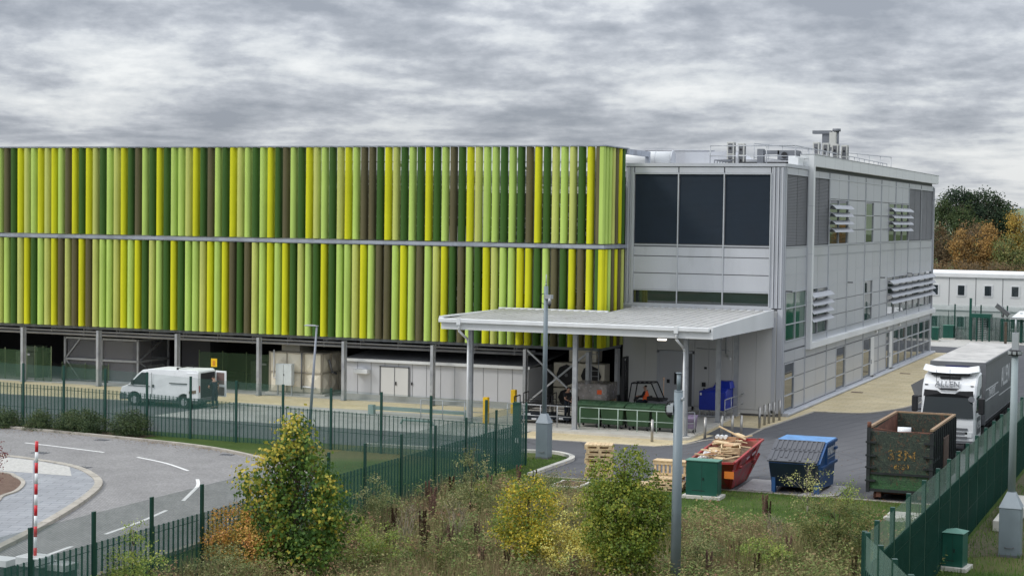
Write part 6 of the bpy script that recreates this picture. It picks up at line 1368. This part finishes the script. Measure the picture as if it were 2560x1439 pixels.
plant('field_maple', 'dense rounded green tree between the pallet stack and the foreground pole', 'tree', -15.57, 47.24,
      [(.05, 0, 3.55, .5, .5, .42), (-.5, 0, 3.1, .6, .6, .5), (.5, 0, 3.0, .62, .6, .5), (-.75, 0, 2.4, .65, .6, .55), (.75, 0, 2.3, .65, .6, .55), (0, 0, 2.4, .9, .8, .7), (-.6, 0, 1.6, .7, .7, .6), (.6, 0, 1.5, .7, .7, .6), (0, 0, 1.2, .9, .8, .6), (0, 0, .6, .8, .7, .5)],
      17000, .082, green_l, 5, .06, aspect=1.3)
plant('yellow_shrub', 'bright yellow green shrub left of the dense green tree', 'shrub', -18.85, 48.15,
      [(0, 0, 2.55, .42, .4, .38), (-.5, 0, 2.1, .5, .45, .45), (.4, 0, 2.1, .5, .45, .4), (-.6, 0, 1.4, .6, .5, .5), (.5, 0, 1.3, .6, .5, .5), (0, 0, .9, .8, .6, .6)], 8000, .08, yel_l, 8, .035)
plant('yellow_shrub', 'pale yellow speckled shrub low between the yellow green shrub and the dense green tree', 'shrub', -17.35, 47.9,
      [(0, 0, 1.55, .6, .5, .35), (.55, 0, 1.2, .6, .5, .4), (-.5, 0, 1.0, .55, .5, .4), (.2, 0, .6, .9, .7, .5)], 6500, .07, yel2_l, 9, .03, shell=.8)
plant('orange_shrub', 'orange and pink leaved shrub at the foot of the tall maple', 'shrub', -26.1, 43.9,
      [(-.3, 0, 1.6, .7, .5, .4), (.5, 0, 1.4, .7, .5, .45), (-.7, 0, 1.0, .6, .5, .5), (.3, 0, .8, 1.0, .7, .6)], 8000, .07, ora_l, 12, .03)
plant('lime_shrub', 'thin lime green shrub in front of the fence at the lower left', 'shrub', -26.5, 39.1,
      [(0, 0, 2.1, .28, .25, .45), (.15, 0, 1.5, .4, .35, .45), (-.4, 0, 1.2, .4, .35, .4), (.5, 0, 1.0, .6, .45, .5), (0, 0, .6, 1.0, .6, .5)], 4500, .06, lime_l, 14, .025)
plant('wispy_shrub', 'tall wispy grey green shrub before the corner of the mesh fences', 'shrub', -23.26, 54.1,
      [(-.1, 0, 2.5, .25, .25, .5), (.3, 0, 2.1, .35, .3, .5), (-.35, 0, 1.8, .4, .35, .5), (.3, 0, 1.3, .6, .5, .5), (-.2, 0, .8, .9, .7, .6)], 4200, .06, oliv_l, 16, .03, shell=.8, twigs=3)
plant('round_shrub', 'big rounded olive shrub beside the near end of the right fence', 'shrub', -10.8, 53.4,
      [(-.1, 0, 1.75, .65, .6, .38), (.55, 0, 1.5, .6, .55, .42), (-.65, 0, 1.3, .6, .55, .45), (.6, 0, .9, .75, .65, .55), (-.5, 0, .8, .8, .65, .5), (0, 0, .6, 1.1, .8, .5)], 9500, .062, roun_l, 18, .04)
plant('birch_sapling', 'thin sapling with few pale leaves in front of the blue waste container', 'tree', -13.5, 61.6,
      [(0, 0, 1.75, .25, .25, .3), (-.45, 0, 1.25, .42, .3, .35), (.35, 0, 1.45, .4, .3, .35), (.25, 0, .95, .5, .3, .25), (-.35, 0, .75, .4, .3, .2)], 420, .075, birch_l, 20, .028, shell=.9, twigs=5, twm=mat('pale_bark', (.24, .21, .17), .9))
plant('leafy_shoot', 'yellow green leafy shoots just left of the roll off container foot', 'shrub', -12.3, 62.6, [(0, 0, 1.1, .3, .25, .3), (.2, 0, .7, .4, .3, .35), (-.4, 0, .5, .5, .3, .3)], 900, .06, lime_l, 21, .015)
for k, (x, y, h_, w, n, mt, lb) in enumerate([(-26.0, 52.3, 1.9, .6, 2400, oliv_l, 'brownish green shrub against the fence right of the tall maple'), (-25.3, 48.0, 1.5, .8, 2600, roun_l, 'dark green low shrub at the right foot of the tall maple'),
      (-24.4, 57.5, 1.2, .45, 1000, green_l, 'small dark green bush at the fence foot right of centre'), (-22.9, 46.3, 1.5, .9, 3000, lime_l, 'light green spreading bush right of the maple at the bottom edge'),
      (-14.2, 50.0, 1.3, .7, 2200, oliv_l, 'olive bush right of the foreground camera pole'), (-25.1, 41.2, 1.5, .8, 2600, oliv_l, 'grey green bush at the bottom edge between the lime and orange shrubs'), (-20.8, 45.9, 1.3, .8, 2400, roun_l, 'brownish bush at the bottom edge left of the yellow green shrub'),
      (-12.4, 50.6, 1.2, .8, 2300, lime_l, 'yellowish bush at the bottom edge left of the big rounded shrub'), (-9.3, 58.8, .9, .5, 1200, oliv_l, 'small dry bush by the fence above the big rounded shrub'), (-23.3, 61.4, 1.1, .6, 1300, oliv_l, 'dry grey green bush below the kerbed lawn'),
      (-20.6, 57.2, 1.0, .7, 1500, yel2_l, 'low pale yellow bush left of the dense green tree')]):
    plant('low_bush', lb, 'bush', x, y, [(0, 0, h_*.7, w*.7, w*.6, h_*.3), (w*.5, 0, h_*.45, w*.7, w*.6, h_*.35), (-w*.6, 0, h_*.4, w*.7, w*.6, h_*.35)], n, .06, mt, 40+k, .02)
for k, (x, w, h_, lb) in enumerate(((-57.6, 1.6, .95, 'low juniper at the left picture edge under the rear fence'), (-54.4, 1.3, .95, 'low juniper second from the left under the rear fence'), (-52.4, 1.0, .95, 'small low juniper third from the left under the rear fence'), (-50.0, 2.3, 1.15, 'widest low juniper under the rear fence'), (-47.25, 1.5, 1.25, 'last low juniper on the right under the rear fence'))):
    plant('juniper_bush', lb, 'bush', x, 69.35, [(0, 0, h_*.55, w*.42, .55, h_*.4), (w*.3, .1, h_*.4, w*.32, .5, h_*.38), (-w*.32, 0, h_*.4, w*.32, .5, h_*.38), (0, -.3, h_*.25, w*.5, .4, h_*.25)], int(6500*w/1.5), .085, juni_l, 60+k, .03, 'junipers along the rear fence', 2.2)
plant('red_shrub', 'dark red twig tips poking in at the left picture edge', 'shrub', -40.05, 50.7, [(0, 0, 1.9, .28, .2, .35), (-.2, 0, 1.3, .35, .2, .4)], 500, .07, leafmat('dark_red_leaf', [(.05, .012, .015), (.10, .03, .03), (.16, .06, .04)]), 70, .02)
# bare pale shrubs
for k, (x, y, h_, lb) in enumerate(((-22.2, 50.4, 1.5, 'bare pale twiggy shrub left of the yellow green shrub'), (-20.9, 52.5, 1.4, 'bare pale twiggy shrub behind the yellow green shrub'), (-23.4, 49.2, 1.6, 'bare twiggy shrub near the dark seed heads'), (-18.5, 55.0, 1.2, 'bare twigs behind the pale yellow shrub'), (-13.0, 54.8, 1.1, 'bare pale stems in the rough grass right of the foreground pole'))):
    rnd = random.Random(80+k); m = M()
    for _ in range(16):
        a, e = rnd.uniform(0, 6.28), rnd.uniform(.15, .6); p = (rnd.uniform(-.15, .15), rnd.uniform(-.1, .1), 0); q = (p[0]+math.cos(a)*h_*e*.6, p[1]+math.sin(a)*h_*e*.4, h_*rnd.uniform(.5, .8)); m.cyl(p, q, .009, .006, 4)
        for _ in range(3): m.cyl(q, (q[0]+rnd.uniform(-.3, .3), q[1]+rnd.uniform(-.2, .2), q[2]+rnd.uniform(.15, .45)), .005, .003, 4)
    t = thing('bare_shrub', lb, 'shrub', (x, y, 0)); m.ob('branches', mat('pale_dry_stem', (.24, .20, .15), .9, 0, .2, 4), t, False)
# rough growth between the fences
rnd = random.Random(99)
def edge_y(x): return 63.2 if x < -21.5 else (63.2-(x+21.5)*1.1 if x < -18 else 58.6+.4*math.sin(x*1.7))
def blade(m, x, y, h_, w, lean, z=0):
    a = rnd.uniform(0, 6.283); dx, dy = math.cos(a)*w, math.sin(a)*w; lx, ly = rnd.gauss(0, lean), rnd.gauss(0, lean); i = len(m.v)
    m.v += [(x-dx, y-dy, z), (x+dx, y+dy, z), (x+lx*.5+dx*.6, y+ly*.5+dy*.6, z+h_*.6), (x+lx*.5-dx*.6, y+ly*.5-dy*.6, z+h_*.6), (x+lx*1.2, y+ly*1.2, z+h_)]
    m.f += [(i, i+1, i+2, i+3), (i+3, i+2, i+4)]; m.sm += [False, False]
m = M(); m2 = M(); cnt = 0
patch = [(rnd.uniform(-27, -8), rnd.uniform(36, 63), rnd.uniform(.5, 1.6), rnd.random()) for _ in range(90)]
while cnt < 5200:
    x, y = rnd.uniform(-27.0, -8.0), rnd.uniform(36, 64)
    if y > edge_y(x)+rnd.gauss(0, .5) or abs(x/y+.415) > .30: continue
    cnt += 1
    f_ = min(1, max(.25, (edge_y(x)-y)/3)); pz = sum(1 for p in patch if (p[0]-x)**2+(p[1]-y)**2 < p[2]**2)
    hgt = f_*rnd.uniform(.35, .85)*(1.0+.25*min(pz, 2))
    for _ in range(9): blade(m, x+rnd.gauss(0, .12), y+rnd.gauss(0, .12), hgt*rnd.uniform(.6, 1.15), .011, .13*hgt+.03)
    for _ in range(7 if pz else 2):
        X_, Y_, Z_ = x+rnd.gauss(0, .18), y+rnd.gauss(0, .18), hgt*rnd.uniform(.1, .95); s_ = rnd.uniform(.02, .05); a = rnd.uniform(0, 6.28); i = len(m2.v)
        m2.v += [(X_-s_*math.cos(a), Y_-s_*math.sin(a), Z_-s_*.4), (X_+s_*.5*math.sin(a), Y_-s_*.5*math.cos(a), Z_), (X_+s_*math.cos(a), Y_+s_*math.sin(a), Z_+s_*.6), (X_-s_*.5*math.sin(a), Y_+s_*.5*math.cos(a), Z_+s_*.1)]
        m2.f.append((i, i+1, i+2, i+3)); m2.sm.append(False)
for _ in range(520):
    x, y = rnd.uniform(-27.0, -8.3), rnd.uniform(38, 63.5)
    if y > edge_y(x)-.5 or abs(x/y+.415) > .30: continue
    r_ = rnd.uniform(.25, .7); hg = rnd.uniform(.35, 1.05); cb_ = [(x+rnd.gauss(0, r_*.5), y+rnd.gauss(0, r_*.5), rnd.uniform(.1, hg)) for _ in range(9)]
    for _ in range(int(420*r_)):
        c = rnd.choice(cb_); X_, Y_, Z_ = c[0]+rnd.gauss(0, .13), c[1]+rnd.gauss(0, .13), max(.04, c[2]+rnd.gauss(0, .12)); s_ = rnd.uniform(.03, .07); a = rnd.uniform(0, 6.28); i = len(m2.v); u_ = rnd.uniform(-.6, .6)
        m2.v += [(X_-s_*math.cos(a), Y_-s_*math.sin(a), Z_-s_*u_), (X_+s_*.55*math.sin(a), Y_-s_*.55*math.cos(a), Z_), (X_+s_*math.cos(a), Y_+s_*math.sin(a), Z_+s_*u_), (X_-s_*.55*math.sin(a), Y_+s_*.55*math.cos(a), Z_+s_*.1)]
        m2.f.append((i, i+1, i+2, i+3)); m2.sm.append(False)
o = m.ob('rough_grass', leafmat('rough_grass_blade', [(.03, .045, .016), (.065, .08, .028), (.12, .115, .05), (.20, .165, .09), (.12, .075, .05), (.28, .23, .14)], .9, .5, 1.95), label='tangled dry and green rough grass filling the ground between the fences', cat='grass', kind='stuff')
o = m2.ob('weeds', leafmat('weed_leaf', [(.025, .05, .012), (.05, .08, .02), (.09, .115, .035), (.13, .12, .05), (.14, .08, .05), (.08, .035, .025)], .8, .35, 2.3), label='small leaved weeds mixed through the rough grass between the fences', cat='weeds', kind='stuff')
sheet('rough_ground', mulch_mat('rough_soil', (.035, .04, .018), (.06, .065, .028), (.09, .085, .045)), [(-27.1, 30), (-27.1, 63), (-22, 63), (-18, 59.2), (-8, 58.3), (-7.9, 41.5), (-5.8, 36), (-5, 30)], .006)
m = M(); cnt = 0
while cnt < 26000:
    x, y = rnd.uniform(-30, 2), rnd.uniform(48, 72.6)
    if -27 < x < -8: 
        if y < edge_y(x)-.6 or y > 66.1 and not (x < -26.1 and y < 72): continue
    elif x <= -27:
        if y < 60 or y > 71.2: continue
    elif x < -7.6 or abs(x/y+.12) > .16: continue
    cnt += 1; blade(m, x, y, rnd.uniform(.04, .13) if x < -8 else rnd.uniform(.05, .2), .012, .04)
o = m.ob('lawn_grass', leafmat('lawn_blade', [(.025, .055, .010), (.045, .09, .016), (.075, .125, .025), (.13, .14, .05)], .9, .5), label='short mown green grass beside the kerbs and outside the right fence', cat='grass', kind='stuff')
sheet('worn_bank_ground', mulch_mat('worn_bank', (.045, .06, .02), (.10, .085, .045), (.15, .11, .07)), [(-7.6, 56), (-6.2, 57.2), (-5.2, 61), (-3, 66), (2, 80), (6, 110), (-7.6, 140)], .008)
dm = mat('dark_seed_head', (.095, .050, .034), .95, 0, .3, 20)
rnd = random.Random(17); m = M()
proto = thing('dock_plant', 'dark brown upright seed heads of dock standing in the rough grass', 'dock plant', (0, 0, 0), 0, 'dark seed heads in the rough grass')
for k in range(3):
    a = k*2.1; bx_, by_ = .06*math.cos(a), .06*math.sin(a); m.cyl((0, 0, 0), (bx_*2, by_*2, 1.0), .008, .005, 4)
    for _ in range(110):
        z = rnd.uniform(.38, 1.02); r_ = .045*(1.15-z)*1.6+.008; a2 = rnd.uniform(0, 6.28); x, y = bx_*2*z+r_*math.cos(a2), by_*2*z+r_*math.sin(a2); s_ = .022; i = len(m.v)
        m.v += [(x-s_, y, z-s_), (x+s_*.4, y-s_, z), (x+s_, y, z+s_), (x-s_*.3, y+s_, z)]; m.f.append((i, i+1, i+2, i+3)); m.sm.append(False)
m.ob('seed_heads', dm, proto, False)
spots = [(-24.6, 50.2), (-24.2, 49.6), (-24.9, 51.5), (-23.7, 48.6), (-23.1, 47.8), (-22.5, 48.9), (-22.0, 47.6), (-21.6, 48.6), (-21.2, 46.9), (-23.9, 47.2), (-24.8, 47.9), (-22.8, 51.8), (-24.3, 53.2), (-25.2, 55.3), (-25.8, 58.1), (-24.6, 58.8),
         (-19.8, 46.8), (-18.9, 46.6), (-17.0, 46.9), (-16.7, 46.2), (-14.5, 59.4), (-14.3, 59.2), (-15.0, 56.2), (-12.9, 49.6), (-12.2, 49.2), (-11.9, 51.9), (-9.6, 50.2), (-26.3, 57.2), (-24.0, 61.9), (-24.9, 62.5), (-9.4, 60.2), (-17.8, 57.6), (-22.4, 50.0), (-23.2, 50.1), (-21.4, 50.2), (-13.4, 48.3), (-25.6, 45.6), (-26.2, 46.4)]
for k, (x, y) in enumerate(spots):
    o = proto if k == 0 else dup(proto, (0, 0, 0), rnd.uniform(0, 6)); o.location = (x, y, 0); s_ = rnd.uniform(.8, 1.2); o.scale = (s_*.8, s_*.8, s_)
# fallen leaves
m = M(); rnd = random.Random(55)
for _ in range(2600):
    q = rnd.random()
    if q < .35: x = rnd.uniform(-60, -38); y = 69.3-(x+60)*.02-abs(rnd.gauss(0, .9)) if x < -46 else 68-(x+46)*.18-abs(rnd.gauss(0, .5))
    elif q < .6: x, y = rnd.uniform(-25.5, -8.5), 66.2+rnd.gauss(0, .9)
    elif q < .8: x, y = rnd.uniform(-34, -27.6), rnd.uniform(60, 71)
    else: x, y = rnd.uniform(-24, -9), rnd.uniform(66, 80)
    a = rnd.uniform(0, 6.28); s_ = rnd.uniform(.02, .045); z = .03+rnd.random()*.02; i = len(m.v)
    m.v += [(x-s_*math.cos(a), y-s_*math.sin(a), z), (x+s_*.6*math.sin(a), y-s_*.6*math.cos(a), z+.012), (x+s_*math.cos(a), y+s_*math.sin(a), z), (x-s_*.6*math.sin(a), y+s_*.6*math.cos(a), z+.01)]; m.f.append((i, i+1, i+2, i+3)); m.sm.append(False)
m.ob('fallen_leaves', leafmat('dead_leaf', [(.10, .05, .02), (.2, .11, .035), (.3, .2, .06)], .9, 1, 1.2), label='scattered dry fallen leaves on the roads, kerbs and lawns', cat='leaves', kind='stuff')
# distant trees
def X190(u): return -28.4+(u-2340)*.0409
Z190 = lambda v: 10.5+(555-v)/23.6
pine_l = leafmat('dark_pine_needles', [(.008, .016, .012), (.018, .032, .018), (.03, .05, .024), (.05, .07, .03)], .8, .5)
gre_l = leafmat('far_green_leaf', [(.02, .035, .015), (.04, .06, .022), (.07, .09, .03)], .8, .4)
brn_l = leafmat('far_brown_leaf', [(.05, .045, .028), (.09, .07, .04), (.15, .10, .05), (.20, .12, .05)], .8, .35)
orf_l = leafmat('far_orange_leaf', [(.08, .065, .03), (.15, .10, .04), (.25, .15, .05), (.34, .20, .055)], .8, .35)
yef_l = leafmat('far_yellow_leaf', [(.08, .085, .03), (.17, .14, .035), (.29, .20, .045), (.38, .24, .055)], .8, .35)
def bl(list_): return [(X190(u)-0, 0, Z190(v), w*.0409/2, w*.0409/2.2, h_/23.6/2) for u, v, w, h_ in list_]
FT = [('pine_tree', 'dark crowned pine at the left of the group beyond the cabins', pine_l, 190, [(2388, 492, 62, 34), (2372, 505, 44, 30), (2405, 500, 60, 36), (2395, 530, 90, 50), (2420, 545, 80, 60)], 3000, .24),
      ('pine_tree', 'dark crowned pine at the right of the group beyond the cabins', pine_l, 191, [(2462, 492, 60, 26), (2440, 505, 60, 36), (2482, 505, 50, 34), (2465, 540, 100, 60), (2500, 560, 60, 80)], 3200, .24),
      ('pine_tree', 'smaller dark pine on the right slope of the tree group', pine_l, 192, [(2508, 515, 36, 24), (2522, 535, 32, 40), (2510, 575, 50, 80)], 1500, .22),
      ('evergreen_tree', 'dark green bushy tree touching the office block edge', gre_l, 188, [(2348, 510, 40, 34), (2350, 545, 50, 60), (2350, 600, 60, 70)], 1500, .22),
      ('evergreen_tree', 'mid green bushy tree in front of the dark pines', gre_l, 186, [(2405, 520, 50, 36), (2395, 560, 80, 60), (2430, 570, 60, 50)], 1500, .22),
      ('autumn_tree', 'bare brown tree beyond the left end of the cabins', brn_l, 180, [(2350, 590, 50, 50), (2365, 620, 60, 60), (2345, 650, 60, 60)], 1500, .2),
      ('autumn_tree', 'grey brown thinning tree in the middle of the group', brn_l, 181, [(2425, 575, 60, 44), (2440, 610, 80, 70), (2430, 650, 90, 60)], 1800, .2),
      ('autumn_tree', 'orange autumn tree left of centre in the group', orf_l, 178, [(2410, 590, 40, 40), (2405, 620, 56, 50), (2415, 655, 60, 50)], 1700, .2),
      ('autumn_tree', 'orange brown autumn tree right of centre in the group', orf_l, 178.5, [(2470, 585, 44, 50), (2475, 620, 60, 60), (2480, 655, 60, 50)], 1800, .2),
      ('autumn_tree', 'golden yellow tree at the right edge of the picture', yef_l, 184, [(2535, 545, 40, 46), (2545, 575, 56, 60), (2560, 600, 60, 80), (2530, 640, 60, 70)], 2400, .2),
      ('green_tree', 'olive green tree below the golden one at the right', roun_l, 177, [(2510, 615, 50, 60), (2535, 650, 70, 60), (2500, 660, 50, 40)], 1800, .2),
      ('green_tree', 'green brown tree beyond the cabins outside the right fence line', roun_l, 183, [(2620, 560, 80, 80), (2600, 600, 90, 80), (2640, 640, 120, 90)], 2000, .22),
      ('autumn_tree', 'low brown growth just above the cabin roof', brn_l, 172, [(2380, 672, 120, 36), (2470, 674, 120, 36), (2560, 676, 120, 36)], 2200, .17)]
for k, (nm, lb, mt, y, bb, n, sz) in enumerate(FT):
    b0_ = bl(bb); cx_ = b0_[0][0]; sc = y/190
    b1 = [((b[0]-cx_)*sc, 0, 10.5+(b[2]-10.5)*sc, b[3]*sc, b[4]*sc, b[5]*sc) for b in b0_]
    plant(nm, lb, 'tree', cx_*sc, y, b1, int(n*1.9), sz*.92, mt, 200+k, .22, 'trees beyond the cabins', 1.2, shell=.7)
tr_ = [o for o in bpy.data.objects if o.get('group') == 'trees beyond the cabins' and not o.parent]
for k in range(14):
    src = tr_[(k*5+3) % len(tr_)]
    dup(src, (-2+k*5.2, 205+(k*37 % 17), 0), k*1.1, 'autumn or evergreen tree standing outside the right edge of the picture')
m = M(); m.add([(400, 1400, 0), (-420, 1400, 0), (-420, 1500, 16), (-250, 1500, 22), (400, 1500, 26)], [(0, 1, 2, 3, 4)]); struct('far_hill', mat('far_hill_green', (.16, .20, .12), .9, 0, .2, .01), m)
